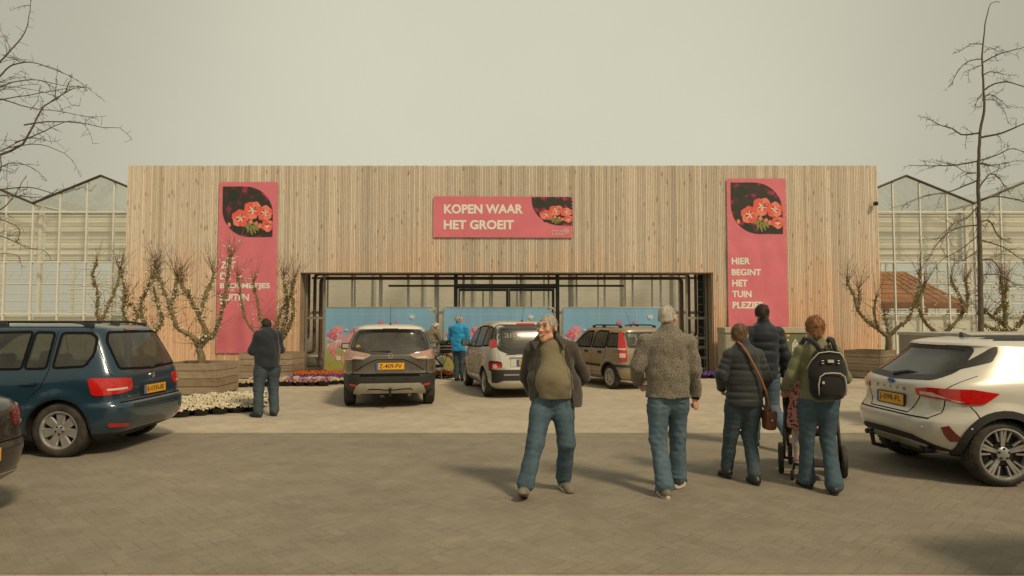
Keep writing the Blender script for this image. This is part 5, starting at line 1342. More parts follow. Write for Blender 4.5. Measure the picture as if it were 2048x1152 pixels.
    for a in range(3):
        s0 = [slice(None)]*3; s1 = [slice(None)]*3; s0[a] = slice(0, -1); s1[a] = slice(1, None)
        ch = Sg[tuple(s0)] != Sg[tuple(s1)]; I = np.array(np.nonzero(ch))
        f0 = Fd[tuple(s0)][tuple(I)]; f1 = Fd[tuple(s1)][tuple(I)]; t = f0/(f0-f1); sgn = Sg[tuple(s0)][tuple(I)]
        pos = I.astype(np.float32).copy(); pos[a] += t
        b, c = (a+1) % 3, (a+2) % 3
        for db in (0, -1):
            for dc in (0, -1):
                J = I.copy(); J[b] += db; J[c] += dc
                ok = (J[b] >= 0) & (J[b] < nc[b]) & (J[c] >= 0) & (J[c] < nc[c]); Jo = J[:, ok]; fl = np.ravel_multi_index(Jo, nc)
                cnt += np.bincount(fl, minlength=cnt.size).reshape(nc)
                for i in range(3): acc[i] += np.bincount(fl, weights=pos[i][ok], minlength=cnt.size).reshape(nc)
        edges.append((a, b, c, I, sgn))
    act = cnt > 0; ids = np.full(nc, -1, np.int64); ids[act] = np.arange(act.sum())
    V = np.stack([lo[i]+res*acc[i][act]/cnt[act] for i in range(3)], 1)
    Q = []
    for a, b, c, I, sgn in edges:
        ok = (I[b] > 0) & (I[c] > 0) & (I[b] < nc[b]) & (I[c] < nc[c]); I = I[:, ok]; sg = sgn[ok]
        def cell(db, dc):
            J = I.copy(); J[b] += db; J[c] += dc; return ids[tuple(J)]
        q = np.stack([cell(-1, -1), cell(0, -1), cell(0, 0), cell(-1, 0)], 1); q[~sg] = q[~sg][:, ::-1]; Q.append(q)
    Q = np.concatenate(Q); 
    # light smoothing
    return V, Q
def relax(V, Q, it=1, lam=.5):
    for _ in range(it):
        s = np.zeros_like(V); c = np.zeros(len(V))
        for i in range(4):
            for j in (1, 3):
                np.add.at(s, Q[:, i], V[Q[:, (i+j) % 4]]); np.add.at(c, Q[:, i], 1)
        V = V+lam*(s/np.maximum(c, 1)[:, None]-V)
    return V
def smesh(name, prims, m, parent, it=1, **k):
    V, Q = surf(prims, **k); V = relax(V, Q, it)
    me = bpy.data.meshes.new(name); me.vertices.add(len(V)); me.vertices.foreach_set('co', V.astype(np.float32).ravel())
    me.loops.add(len(Q)*4); me.loops.foreach_set('vertex_index', Q.astype(np.int32).ravel())
    me.polygons.add(len(Q)); me.polygons.foreach_set('loop_start', np.arange(len(Q), dtype=np.int32)*4)
    me.update(calc_edges=True); me.validate(); me.shade_smooth(); me.materials.append(m)
    o = bpy.data.objects.new(name, me); link(o, parent); return o
def cloth(name, c, rough=.85, weave=900, var=.18, bump=.25, fleck=None, scale=7):
    g = G(name); v = g.coord(); col = g.mix(1, c, g.ramp(g.noise(v, scale, 5, .65), [(.3, 1-var), (.7, 1+var)]), 'MULTIPLY')
    if fleck: col = g.mix(g.ramp(g.noise(v, fleck[1], 2, .8), [(.42, 0.0), (.58, 1.0)]), col, fleck[0])
    nrm = g.bump(g.math('ADD', g.noise(v, weave*.25, 2), g.math('MULTIPLY', g.noise(v, 30, 4), 1.2)), bump, .004)
    o = g.n('BsdfPrincipled'); g.put(o.inputs['Base Color'], col); o.inputs['Roughness'].default_value = rough
    o.inputs['Sheen Weight'].default_value = .25; o.inputs['Specular IOR Level'].default_value = .25
    g.nt.links.new(nrm, o.inputs['Normal']); return g.done(o.outputs[0])
def denim(name, c):
    g = G(name); v = g.coord(); n1 = g.ramp(g.noise(g.coord('Object', (1, 1, .35)), 6, 5, .7), [(.32, .62), (.68, 1.45)])
    col = g.mix(1, c, n1, 'MULTIPLY'); col = g.mix(g.ramp(g.noise(v, 260, 2), [(.4, 0.0), (.9, .5)]), col, (.30, .36, .38))
    return g.done(g.pbr(col, .85, 0, 0, g.bump(g.math('ADD', g.noise(v, 45, 4), g.noise(v, 220, 2)), .3, .004), .2))
def skin_mat(name, c):
    g = G(name); v = g.coord(); col = g.mix(1, c, g.ramp(g.noise(v, 22, 4, .6), [(.3, .85), (.7, 1.1)]), 'MULTIPLY')
    o = g.n('BsdfPrincipled'); g.put(o.inputs['Base Color'], col); o.inputs['Roughness'].default_value = .5
    o.inputs['Subsurface Weight'].default_value = .12; o.inputs['Subsurface Radius'].default_value = (.02, .008, .004); o.inputs['Subsurface Scale'].default_value = .3
    return g.done(o.outputs[0])
def hair_mat(name, c, c2):
    g = G(name); v = g.coord('Object', (90, 90, 12)); f = g.noise(v, 1.5, 4, .7)
    return g.done(g.pbr(g.mix(g.ramp(f, [(.3, 0.0), (.7, 1.0)]), c, c2), .6, 0, 0, g.bump(f, .6, .01), .3))
M['skin'] = skin_mat('skin', (.62, .35, .25)); M['skin_ruddy'] = skin_mat('ruddy_skin', (.68, .36, .26))
M['lip'] = flat('lips', (.36, .12, .10), .5); M['eye'] = flat('eye', (.05, .04, .035), .25); M['teeth'] = flat('teeth', (.72, .68, .6), .35)
M['jeans'] = denim('mid_blue_denim', (.050, .092, .125)); M['jeans_dark'] = denim('dark_denim', (.028, .048, .060)); M['jeans_teal'] = denim('teal_blue_denim', (.034, .068, .092))
M['jeans_light'] = denim('washed_blue_denim', (.072, .118, .158)); M['shoe_black'] = pm('black_leather', (.022, .02, .018), .45, 0, .2, 20); M['shoe_grey'] = pm('taupe_suede', (.20, .17, .13), .8, 0, .2, 30, .2, 200)
M['sole_white'] = pm('white_sole', (.62, .58, .50), .6, 0, .1, 20); M['sole_dark'] = pm('dark_sole', (.03, .027, .024), .7)
ID = Matrix.Identity(3)
def lerp3(a, b, t): return np.asarray(a, float)*(1-t)+np.asarray(b, float)*t
class Person:
    """local frame: +y is where the person faces, +x their right hand side seen from behind, z up"""
    def __init__(s, loc, face, H, label, yaw=0, pitch=0, tilt=0, build=1.0, belly=0, sh=1.0, J=None, group=None, hs=.99):
        s.hs = hs; s.root = empty('person', loc, face, label=label, cat='person', group=group); k = H/1.75; s.k = k; s.bw = build
        j = dict(pel=(0, 0, .97), wai=(0, 0, 1.12), che=(0, .0, 1.33), nek=(0, -.015, 1.475), hed=(0, .02, 1.635),
                 shl=(-.185*sh, -.01, 1.425), shr=(.185*sh, -.01, 1.425), ell=(-.235*sh, -.05, 1.15), elr=(.235*sh, -.05, 1.15), wrl=(-.24*sh, .05, .91), wrr=(.24*sh, .05, .91),
                 hil=(-.088, 0, .93), hir=(.088, 0, .93), knl=(-.10, .02, .50), knr=(.10, .02, .50), anl=(-.105, -.03, .09), anr=(.105, -.03, .09))
        for a, b in (J or {}).items(): j[a] = b
        s.j = {a: np.array(b, float)*k for a, b in j.items()}; s.belly = belly
        s.HM = Matrix.Translation(Vector(s.j['hed'])) @ R(yaw, 'Z') @ R(-pitch, 'X') @ R(tilt, 'Y') @ Matrix.Scale(k*s.hs, 4)
    def hp(s, p): return np.array(s.HM @ Vector(p))
    def hr(s): return np.array(s.HM.to_3x3().normalized())
    def he(s, c, r, **q): return ell(s.hp(c), np.array(r)*s.k, s.hr(), **q)
    def hc(s, a, b, ra, rb, **q): return cone(s.hp(a), s.hp(b), ra*s.k, rb*s.k, **q)
    def head_prims(s):
        P_ = [s.he((0, -.012, .022), (.076, .097, .098)), s.he((0, .042, -.03), (.062, .055, .075)), s.hc((0, .055, -.085), (0, .062, -.095), .034, .028, k=.04),
              s.hc((-.045, .02, -.075), (0, .065, -.098), .024, .022, k=.03), s.hc((.045, .02, -.075), (0, .065, -.098), .024, .022, k=.03),
              s.hc((0, .092, .012), (0, .114, -.028), .011, .015, k=.018), s.he((-.012, .102, -.033), (.011, .012, .009), k=.012), s.he((.012, .102, -.033), (.011, .012, .009), k=.012),
              s.hc((-.04, .083, .032), (.04, .083, .032), .014, .014, k=.02), s.he((-.043, .07, -.02), (.026, .025, .024), k=.025), s.he((.043, .07, -.02), (.026, .025, .024), k=.025),
              s.he((-.032, .101, .010), (.018, .014, .012), op='s', k=.014), s.he((.032, .101, .010), (.018, .014, .012), op='s', k=.014),
              s.hc((-.022, .098, -.063), (.022, .098, -.063), .008, .008, k=.012), s.hc((-.018, .094, -.076), (.018, .094, -.076), .009, .009, k=.012)]
        for e in (-1, 1):
            P_ += [s.he((e*.079, -.004, -.005), (.010, .021, .033), k=.012), s.he((e*.086, -.001, -.002), (.006, .010, .018), op='s', k=.006)]
        return P_
    def hand(s, w, d, n, curl=.5, sc=1.0, thumb=1):
        """w wrist, d direction, n palm normal; returns prims: palm, four fingers, thumb"""
        k = s.k*sc; d = nrmv(d); n = np.asarray(n, float); n = nrmv(n-d*(n@d)); x = np.cross(d, n)*thumb; w = np.asarray(w, float); P_ = []
        P_.append(cone(w, w+d*.055*k, .024*k, .030*k, .55, n, k=.02)); P_.append(cone(w+d*.04*k, w+d*.085*k, .036*k, .038*k, .42, n, k=.02))
        for i, (o, l) in enumerate(((-.030, .062), (-.010, .074), (.010, .070), (.029, .054))):
            p = w+d*(.088-.006*abs(i-1.3))*k-x*o*k; a = curl*(.7+.12*i); q = p; dd = d.copy()
            for seg, f in enumerate((.48, .30, .22)):
                c_, s_ = math.cos(a*(1, 1.25, .8)[seg]), math.sin(a*(1, 1.25, .8)[seg]); nn = np.cross(x, dd)*0+nrmv(n-dd*(n@dd)) if abs(n@dd) < .98 else np.cross(dd, x)
                nn = nrmv(np.cross(x*thumb, dd)) if True else nn
                if seg == 0 and nn@n < 0: sgn = -1
                elif seg == 0: sgn = 1
                dd = nrmv(dd*c_+nn*sgn*s_); q2 = q+dd*l*f*k*1.15; P_.append(cone(q, q2, (.0098-.0012*seg)*k, (.0092-.0014*seg)*k, k=.004)); q = q2
        p = w+d*.028*k+x*.026*k; q = p+(d*.62+x*.62+n*.35)*.040*k; P_.append(cone(p, q, .014*k, .011*k, k=.014)); P_.append(cone(q, q+(d*.9+x*.12+n*.4)*.034*k, .0105*k, .0085*k, k=.005))
        return P_
    def body(s, m, hands=None, neck=.055):
        j, k, b = s.j, s.k, s.bw; P_ = []
        P_ += [cone(j['che'], j['nek'], .10*k, .055*k, .8), cone(j['pel'], j['wai'], .115*k*b, .105*k*b, .7), cone(j['wai'], j['che'], .105*k*b, .12*k*b, .7), cone(j['nek']+np.array((0, -.005, -.02))*k, s.hp((0, -.012, -.07)), neck*k, .052*k, k=.03)]
        for t in 'lr':
            P_ += [cone(j['che']+np.array((0, 0, .08))*k, j['sh'+t], .07*k, .055*k), cone(j['sh'+t], j['el'+t], .046*k, .038*k), cone(j['el'+t], j['wr'+t], .038*k, .026*k),
                   cone(j['hi'+t], j['kn'+t], .075*k, .052*k), cone(j['kn'+t], j['an'+t], .050*k, .036*k), cone(j['an'+t], j['an'+t]+np.array((0, .04, -.03))*k, .036*k, .03*k)]
        for t in 'lr':
            h = (hands or {}).get(t) or {}; d = h.get('d', j['wr'+t]-j['el'+t]); n = h.get('n', (-1 if t == 'r' else 1, 0, 0))
            P_ += s.hand(j['wr'+t], d, n, h.get('curl', .55), h.get('sc', 1.0), h.get('th', 1 if t == 'r' else -1))
        P_ += s.head_prims()
        o = smesh('body', P_, m, s.root, 1, res=.0075, k=.022); return o
    def face(s, smile=.0, eyes=True):
        if eyes:
            for e in (-1, 1):
                b = MB(); b.ell((0, 0, 0), (.0105, .0075, .0055), 10, 7); o = b.build('eye', M['eye'], s.root, True); o.matrix_local = s.HM @ T(e*.032, .0885, .010)
                b = MB(); b.tube([(e*.016, .101, .034), (e*.034, .099, .042), (e*.052, .086, .034)], [.004, .005, .003], 6); o = b.build('eyebrow', s.hair_m, s.root, True); o.matrix_local = s.HM
        b = MB(); w = .022+.012*smile; n = 9
        pts = [(w*math.sin((i/(n-1)-.5)*math.pi*.98), .106-.018*(2*i/(n-1)-1)**2, -.067+smile*.012*(2*i/(n-1)-1)**2) for i in range(n)]
        b.tube(pts, [.003]+[.0068]*(n-2)+[.003], 6); o = b.build('lips', M['lip'], s.root, True); o.matrix_local = s.HM
        if smile: 
            b = MB(); b.tube([(p[0]*.8, p[1]+.0035, p[2]-.002) for p in pts], .0045, 6); o = b.build('teeth', M['teeth'], s.root, True); o.matrix_local = s.HM
    def hair(s, m, style='short', low=-.03, thick=.010, front=.045, extra=(), seed=1, amp=.006):
        s.hair_m = m; t = thick
        P_ = [s.he((0, -.016, .026), (.078+t, .099+t, .099+t))]
        if style == 'bald': P_ = [s.he((0, -.013, .022), (.0765+t, .0975+t, .0985+t))]
        P_ += [s.he((0, -.055, -.035), (.064+t*.6, .052+t, .05), k=.03)]+list(extra)
        sub = [s.he((0, .10, -.025), (.085, .075, .10), op='s', k=.012), s.he((0, .02, -.13), (.2, .2, .13+low+.02), op='s', k=.01)]
        for e in (-1, 1): sub.append(s.he((e*.085, .005, -.012), (.02, .030, .046), op='s', k=.01))
        if style == 'bald': sub.append(s.he((0, .035, .150), (.050, .080, .047), op='s', k=.02))
        if front: sub.append(s.he((0, .135, .03), (.09, .06, .035+.03*(front < .04)), op='s', k=.02))
        W_ = wob(seed, 12, (60, 160), -.3)
        o = smesh('hair', P_+sub, m, s.root, 1, res=.007, k=.02, folds=[(W_, amp, None)])
        # loose strands that break up the outline
        rnd = random.Random(seed); vs = o.data.vertices; b = MB(); up = Vector(s.HM.to_3x3() @ Vector((0, 0, 1))).normalized(); bk = Vector(s.HM.to_3x3() @ Vector((0, -1, 0))).normalized(); ct = Vector(s.hp((0, -.01, .02)))
        for _ in range(420):
            v = vs[rnd.randrange(len(vs))]; n = v.normal; p = v.co
            if (p-ct).dot(n) < .02: continue
            d = (-up*.9+bk*.35+Vector((rnd.gauss(0, .35), rnd.gauss(0, .35), rnd.gauss(0, .25)))); d = d-n*d.dot(n)
            if d.length < .05: continue
            d.normalize(); l = rnd.uniform(.018, .045)*s.k*(1+thick*25); w_ = n.cross(d)*rnd.uniform(.0018, .0035)*s.k; q = p+n*.001
            q1 = q+d*l*.5+n*l*(.06+.08*rnd.random()); q2 = q+d*l+n*l*(.02+.15*rnd.random()*(style != 'bald'))
            b.add([q-w_, q+w_, q1+w_*.9, q1-w_*.9, q2], [(0, 1, 2, 3), (3, 2, 4)])
        b.build('hair_strands', m, s.root, True, kind='stuff'); return o
    def trousers(s, m, top=.94, r=(.098, .078, .068, .074), cuff=.06, seed=3, seat=1.0, fold=.007, extra=()):
        j, k, b = s.j, s.k, s.bw; P_ = []
        pz = j['pel']
        P_ += [cone(pz+np.array((-.055*b, .0, 0))*k, pz+np.array((.055*b, .0, 0))*k, .118*k*b*seat, .118*k*b*seat, .88), cone(pz, lerp3(pz, j['wai'], .6), .135*k*b, .135*k*b, .78)]
        for t in 'lr':
            h, n_, a = j['hi'+t], j['kn'+t], j['an'+t]; e = lerp3(n_, a, 1-(cuff-.02)/.4) if cuff > .02 else a
            P_ += [cone(h+np.array((0, -.015, .0))*k, lerp3(h, n_, .35), r[0]*k*b**.5, r[0]*.95*k*b**.5, k=.05), cone(lerp3(h, n_, .3), n_, r[0]*.97*k*b**.5, r[1]*k), cone(n_, lerp3(n_, a, .55), r[1]*k, r[2]*k), cone(lerp3(n_, a, .5), e, r[2]*k, r[3]*k)]
        P_ += [cone(pz-np.array((0, 0, .03))*k, pz-np.array((0, 0, .13))*k, .085*k, .068*k, 1.0, k=.05)]+list(extra)
        kz = (j['knl'][2]+j['knr'][2])/2
        fw = [(wob(seed, 6, (14, 30), .2), fold*.6, None), (wob(seed+5, 6, (60, 120), 1.2), fold*.8, lambda p: np.clip(1.15-np.abs(p[:, 2]-kz*.95)/(.30*k), .12, 1), 1), (wob(seed+9, 5, (90, 150), 2.0), fold*.7, lambda p: np.clip(1-(p[:, 2]-.08*k)/(.2*k), 0, 1)+np.clip(1-np.abs(p[:, 2]-.83*k)/.13, 0, .9), 1)]
        o = smesh('trousers', P_, m, s.root, 1, res=.0085, k=.03, folds=fw, cuts=[((0, 0, 1), top*k)])
        return o
    def jacket(s, m, hem=.86, r=.0, puff=None, sleeve=(.068, .060, .052), seed=5, fold=.008, chest=.165, waist=.155, hipw=.165, dep=.70, collar=.07, hemcut=None, wrist=.96, bulge=(), name='jacket', upto=None, k=.035, zipcut=None, sp=None):
        j, kk, b = s.j, s.k, s.bw
        hz = np.array((0, 0, hem))*kk; hz[:2] = j['pel'][:2]; 
        pf = (puff[0], puff[1]) if puff else None; pa = (puff[0]*.8, puff[1]*.95) if puff else None
        wid = .5
        def el_(a, c, ra, rb, pu=None): return cone(a, c, ra*kk*b, rb*kk*b, dep, (0, 1, 0), pu)
        P_ = [el_(lerp3(j['che'], j['nek'], .25), j['wai'], chest, waist, pf), el_(j['wai'], hz-np.array((0, 0, .06))*kk, waist, hipw, pf),
              cone(j['che']+np.array((-.06, -.01, .04))*kk, j['che']+np.array((.06, -.01, .04))*kk, .10*kk*b, .10*kk*b, .9),
              cone(j['nek']+np.array((0, 0, -.05))*kk, j['nek']+np.array((0, .0, collar-.03))*kk, .085*kk, .068*kk, .95, k=.025)]
        for t in 'lr':
            sh, e, w = j['sh'+t], j['el'+t], j['wr'+t]; P_ += [cone(j['nek']+np.array((0, 0, -.06))*kk, sh+np.array((0, 0, -.012))*kk, .068*kk, .072*kk*sleeve[0]/.068), cone(sh, e, sleeve[0]*kk, sleeve[1]*kk, 1, (0, 1, 0), pa, k=.03), cone(e, lerp3(e, w, wrist), sleeve[1]*kk, sleeve[2]*kk, 1, (0, 1, 0), pa, k=.03)]
        P_ += list(bulge)
        if s.belly: P_ += [ell(j['wai']+np.array((0, s.belly, -.03))*kk, np.array((.17*b, .14, .2))*kk)]
        fw = [(wob(seed, 8, (12, 30), .1), fold, None), (wob(seed+3, 6, (28, 60), .5), fold*1.0, None, 1)]
        if sp: P_ += sp
        o = smesh(name, P_, m, s.root, 1, res=.009, k=k, folds=fw, cuts=[((0, 0, -1), -hem*kk)] if hemcut is None else hemcut); return o
    def shoe(s, t, m, sole, pitch=0, yaw=0, L=.285, Wd=.098, z=None, stripe=None, thick=.03):
        k = s.k; a = s.j['an'+t]
        Ms = Matrix.Translation(Vector((a[0], a[1], a[2]))) @ R(yaw, 'Z') @ R(pitch, 'X') @ T(0, 0, -.09*k) @ Matrix.Scale(k, 4)
        o = empty_child = None
        P_ = [cone((0, -.05, .055), (0, .03, .06), .042, .046), cone((0, .03, .055), (0, L-.125, .035), .046, .040, .9, (0, 0, 1)), cone((0, L-.15, .036), (0, L-.115, .032), .045, .036), cone((0, -.02, .06), (0, -.02, .115), .043, .044)]
        ob = smesh('shoe', P_, m, s.root, 1, res=.008, k=.03, cuts=[((0, 0, -1), -thick*.55), ((0, 0, 1), .112)]); ob.matrix_local = Ms
        pts = []
        for i in range(28):
            u = 2*math.pi*i/28; y = math.cos(u); x = math.sin(u); w_ = Wd/2*(.86+.16*max(0, y)-.05*max(0, -y)); pts.append((x*w_*(abs(x)**-.15 if abs(x) > .01 else 1), -.09+L/2+y*L/2))
        b = MB(); n = 28; V = []
        for (zz, g_, lift) in ((0, .93, .012), (thick*.5, 1.02, .006), (thick, 1.0, 0)):
            for p in pts: V.append((p[0]*g_, (p[1]-.05)*g_+.05, zz+lift*max(0, (p[1]-.09)/.1)**2*.8))
        F_ = [tuple(range(n)), tuple(3*n-1-i for i in range(n))][::1]
        for q in (0, 1):
            for i in range(n): F_.append((q*n+i, (q+1)*n+i, (q+1)*n+(i+1) % n, q*n+(i+1) % n))
        b.add(V, F_); so_ = b.build('sole', sole, ob, 50)
        if stripe:
            b = MB()
            for e in (-1, 1): b.tube([(e*.046, .055, .035), (e*.043, .035, .085)], .008, 6)
            b.build('stripe', stripe, ob, True)
        return ob
def prism_local(parent, name, m, pts, r, n=8, smooth=True):
    b = MB(); b.tube(pts, r, n); return b.build(name, m, parent, smooth)
M['grey_hair'] = hair_mat('light_grey_hair', (.52, .47, .39), (.30, .26, .20)); M['white_hair'] = hair_mat('white_hair', (.60, .56, .48), (.38, .34, .28))
M['brown_hair'] = hair_mat('light_brown_hair', (.22, .135, .070), (.085, .05, .027)); M['dark_hair'] = hair_mat('dark_brown_hair', (.070, .044, .028), (.022, .014, .01)); M['ginger_hair'] = hair_mat('auburn_hair', (.36, .165, .065), (.13, .055, .024))
M['fleece'] = cloth('brown_grey_fleece', (.062, .052, .043), .95); M['sweater'] = cloth('olive_sweater', (.195, .165, .10), .9, 1500, .08, .3)
M['wool'] = cloth('flecked_grey_wool', (.070, .060, .046), .95, 600, .15, .5, ((.27, .24, .185), 120)); M['puffer_dark'] = cloth('dark_slate_quilt', (.032, .036, .036), .62, 300, .12, .15); M['puffer_navy'] = cloth('navy_quilt', (.013, .018, .026), .62, 300, .12, .15)
M['green_jacket'] = cloth('sage_green_jacket', (.165, .17, .085), .7, 300, .12, .2); M['navy_jacket'] = cloth('dark_navy_softshell', (.020, .024, .032), .75, 400, .15, .2); M['blue_jacket'] = cloth('bright_blue_rain_jacket', (.015, .26, .52), .5, 200, .12, .15); M['taupe_jacket'] = cloth('taupe_jacket', (.17, .145, .10), .8, 300, .12, .2)
M['lining'] = cloth('black_lining', (.012, .012, .012), .9); M['tan_strap'] = pm('tan_leather', (.30, .12, .045), .55, 0, .2, 20); M['tan_bag'] = pm('brown_leather_bag', (.16, .06, .025), .5, 0, .25, 20)
M['backpack'] = cloth('black_backpack_cloth', (.014, .013, .012), .8); M['piping'] = flat('pale_piping', (.50, .46, .38), .7)
def foot(px, py): return gnd(px, py)
# ---- laughing man walking towards us
g_ = gnd(1100, 985)
pitch_ = 0
p1 = Person((g_.x+.02, 6.48, 0), math.pi, 1.71, 'laughing grey haired man with glasses in an open brown fleece over an olive sweater', hs=1.15, yaw=-.62, pitch=-.02, build=1.12, belly=.0, sh=1.06,
            J=dict(pel=(-.03, 0, .95), wai=(-.02, .03, 1.10), che=(0, .01, 1.31), nek=(.035, -.01, 1.475), hed=(.045, .035, 1.635), shl=(-.20, -.01, 1.415), shr=(.20, -.01, 1.415), ell=(-.315, -.17, 1.14), elr=(.25, -.17, 1.13), wrl=(-.20, -.26, .96), wrr=(.17, -.25, .96),
                   hil=(-.095, 0, .92), hir=(.09, 0, .92), knl=(-.135, .04, .50), knr=(.17, .10, .52), anl=(-.12, -.16, .105), anr=(.275, .16, .10)))
p1.hair(M['grey_hair'], 'short', -.02, .003, .05, (), 2, .004); p1.body(M['skin_ruddy'], neck=.064, hands=dict(l=dict(d=(.5, -.3, -.5), n=(0, -1, 0)), r=dict(d=(-.5, -.3, -.5), n=(0, -1, 0)))); p1.face(1.0)
p1.trousers(M['jeans'], 1.0, (.105, .085, .075, .082), .05, 3, 1.0)
J_ = p1.j
sw = [cone(J_['che']+(0, 0, .07), J_['wai'], .152, .170, .78), ell(J_['wai']+np.array((0.01, .075, .0)), (.174, .118, .20)), cone(J_['wai'], J_['pel']+(0, .03, .0), .172, .168, .82), cone(J_['shl']*.8+J_['shr']*.2, J_['shr']*.8+J_['shl']*.2, .062, .062), cone(J_['nek']-(0, 0, .07), J_['nek']+(0, .015, .0), .088, .070, .95)]
smesh('sweater', sw, M['sweater'], p1.root, 1, res=.009, k=.05, folds=[(wob(4, 7, (14, 34), .5), .007, None), (wob(6, 5, (30, 50), .9), .008, None, 1), (wob(8, 6, (40, 70), 1.5), .009, lambda p: np.clip(1.1-np.abs(p[:, 2]-.98)/.12, 0, 1))], cuts=[((0, 0, -1), -.92), ((0, .25, 1), 1.50)])
prism_local(p1.root, 'neck_rib', M['sweater'], [(J_['nek'][0]+.072*math.cos(t), J_['nek'][1]+.012+.075*math.sin(t), 1.475-.018*math.sin(t)) for t in [k*math.pi/10 for k in range(21)]], .0085)
bt = MB(); bt.box((-.10+.0, .238, 1.27), (-.045, .2395, 1.272)); 
# open fleece: torso shell with the front cut away
def fleece_part(sx):
    sh, e, w = (J_['shr'], J_['elr'], J_['wrr']) if sx > 0 else (J_['shl'], J_['ell'], J_['wrl'])
    P_ = [cone(J_['che']+(sx*.06, -.02, .07), J_['wai']+(sx*.08, -.03, 0), .15, .165, .8), cone(J_['wai']+(sx*.08, -.03, 0), J_['pel']+(sx*.10, -.03, -.04), .165, .165, .85), cone(J_['nek']-(0, .02, .06), sh, .08, .076), cone(sh, e, .072, .072, k=.025), cone(e, w, .072, .055, k=.025), cone(J_['nek']-(0, .02, .05), J_['nek']+(0, -.025, .045), .098, .088, 1)]
    return P_
fl = fleece_part(1)+fleece_part(-1)
# carve the open front with the sweater's own bulk
cv = [ell(J_['wai']+np.array((.0, .19, .0)), (.155, .20, .62), op='s', k=.015), cone(J_['pel']+(0, .17, -.2), J_['wai']+(0, .2, .1), .20, .165, op='s', k=.015), cone(J_['nek']+(0, .075, -.10), J_['nek']+(0, .10, .14), .095, .10, op='s', k=.012), cone(J_['nek']+(0, 0.01, -.08), J_['nek']+(0, 0, .2), .066, .08, op='s', k=.01)]
smesh('jacket', fl+cv, M['fleece'], p1.root, 1, res=.009, k=.03, folds=[(wob(14, 8, (12, 28), .2), .015, None), (wob(15, 6, (26, 50), .1), .014, None, 1)], cuts=[((.12, 0, -1), -.86)])
for sx in (-1, 1):
    pts = [(J_['nek'][0]+sx*.075, .05, 1.52), (J_['nek'][0]+sx*.105, .10, 1.43), (sx*.135, .145, 1.36), (sx*.165, .175, 1.2), (sx*.175, .19, 1.05), (sx*.185, .165, .90)]
    prism_local(p1.root, 'zip_edge', M['lining'], pts, [.0042]*6, 6)
    cb = MB(); a = J_['nek'][0]
    cb.add([(a+sx*.062, .075, 1.535), (a+sx*.085, .015, 1.56), (a+sx*.165, .075, 1.455), (a+sx*.135, .15, 1.405), (a+sx*.060, .085, 1.515), (a+sx*.085, .0, 1.54), (a+sx*.165, .06, 1.435), (a+sx*.135, .135, 1.385)], [(0,1,2,3), (7,6,5,4), (0,3,7,4), (3,2,6,7), (2,1,5,6), (1,0,4,5)]); cb.build('collar', M['fleece'], p1.root, 30)
b = MB()
for e in (-1, 1):
    b.tube([(e*.034+.025*math.cos(t), .113-.012*abs(math.cos(t))*(1 if math.cos(t)*e > 0 else .2), .008+.018*math.sin(t)) for t in [k*math.pi/8 for k in range(17)]], .0016, 5); b.tube([(e*.058, .100, .012), (e*.078, .05, .012), (e*.084, -.005, .014)], .0022, 5)
b.tube([(-.010, .116, .012), (.010, .116, .012)], .0016, 5); o = b.build('glasses', M['alu_dark'], p1.root); o.matrix_local = p1.HM
p1.shoe('r', M['shoe_grey'], M['tan_bag'], .30, -.15, .285, stripe=M['piping']); p1.shoe('l', M['shoe_grey'], M['sole_white'], -.12, .35, stripe=M['piping'])
# ---- man in flecked wool jacket walking away
p2 = Person((1.52, 6.52, 0), .03, 1.81, 'white haired man in a flecked grey wool jacket and blue jeans walking away', hs=1.06, yaw=-.55, pitch=0, build=1.06, sh=1.08,
            J=dict(shl=(-.21, -.01, 1.42), shr=(.20, -.01, 1.42), ell=(-.30, .0, 1.18), elr=(.25, -.03, 1.14), wrl=(-.255, .14, 1.02), wrr=(.275, .06, .88), hed=(.01, .03, 1.635), hil=(-.09, 0, .93), hir=(.09, 0, .93), knl=(-.10, .0, .50), knr=(.12, .12, .52), anl=(-.08, -.16, .085), anr=(.13, .17, .10)))
p2.hair(M['white_hair'], 'bald', -.02, .002, 0, (), 3, .003); p2.body(M['skin_ruddy'], dict(r=dict(d=(.12, .1, -1), n=(-.6, .8, 0), curl=1.25), l=dict(d=(.5, .3, -.6), n=(.6, -.3, 0), curl=.8))); p2.face(0)
p2.trousers(M['jeans_light'], .90, (.102, .08, .074, .085), .045, 13, 1.02, .008)
p2.jacket(M['wool'], .885, sleeve=(.068, .064, .056), seed=15, fold=.008, chest=.178, waist=.185, hipw=.198, dep=.70, collar=.09)
b = MB(); w_ = p2.j['wrr']; b.lathe([(.037, -.012), (.040, 0), (.037, .012)], 16, T(*(w_+np.array((0, 0, -.005)))) @ R(.1, 'Y')); b.ell(tuple(w_+np.array((.018, -.034, -.005))), (.018, .010, .018), 12, 8); b.build('wrist_watch', M['lining'], p2.root, 40)
prism_local(p2.root, 'jacket_hem', M['lining'], [(p2.j['pel'][0]+.217*math.cos(t), .150*math.sin(t), .925) for t in [k*math.pi/12 for k in range(25)]], .004)
b = MB()
for e in (-1, 1): b.tube([(e*.075, .075, .012), (e*.085, -.005, .014)], .0022, 5)
b.tube([(-.06, .105, .012), (0, .118, .014), (.06, .105, .012)], .0026, 5); o = b.build('glasses', M['darkalloy'], p2.root); o.matrix_local = p2.HM
p2.shoe('l', M['shoe_grey'], M['sole_white'], 0, .05, .29, .105, thick=.042); p2.shoe('r', M['navy_jacket'], M['sole_white'], -.05, -.55, .30, .105, thick=.042)
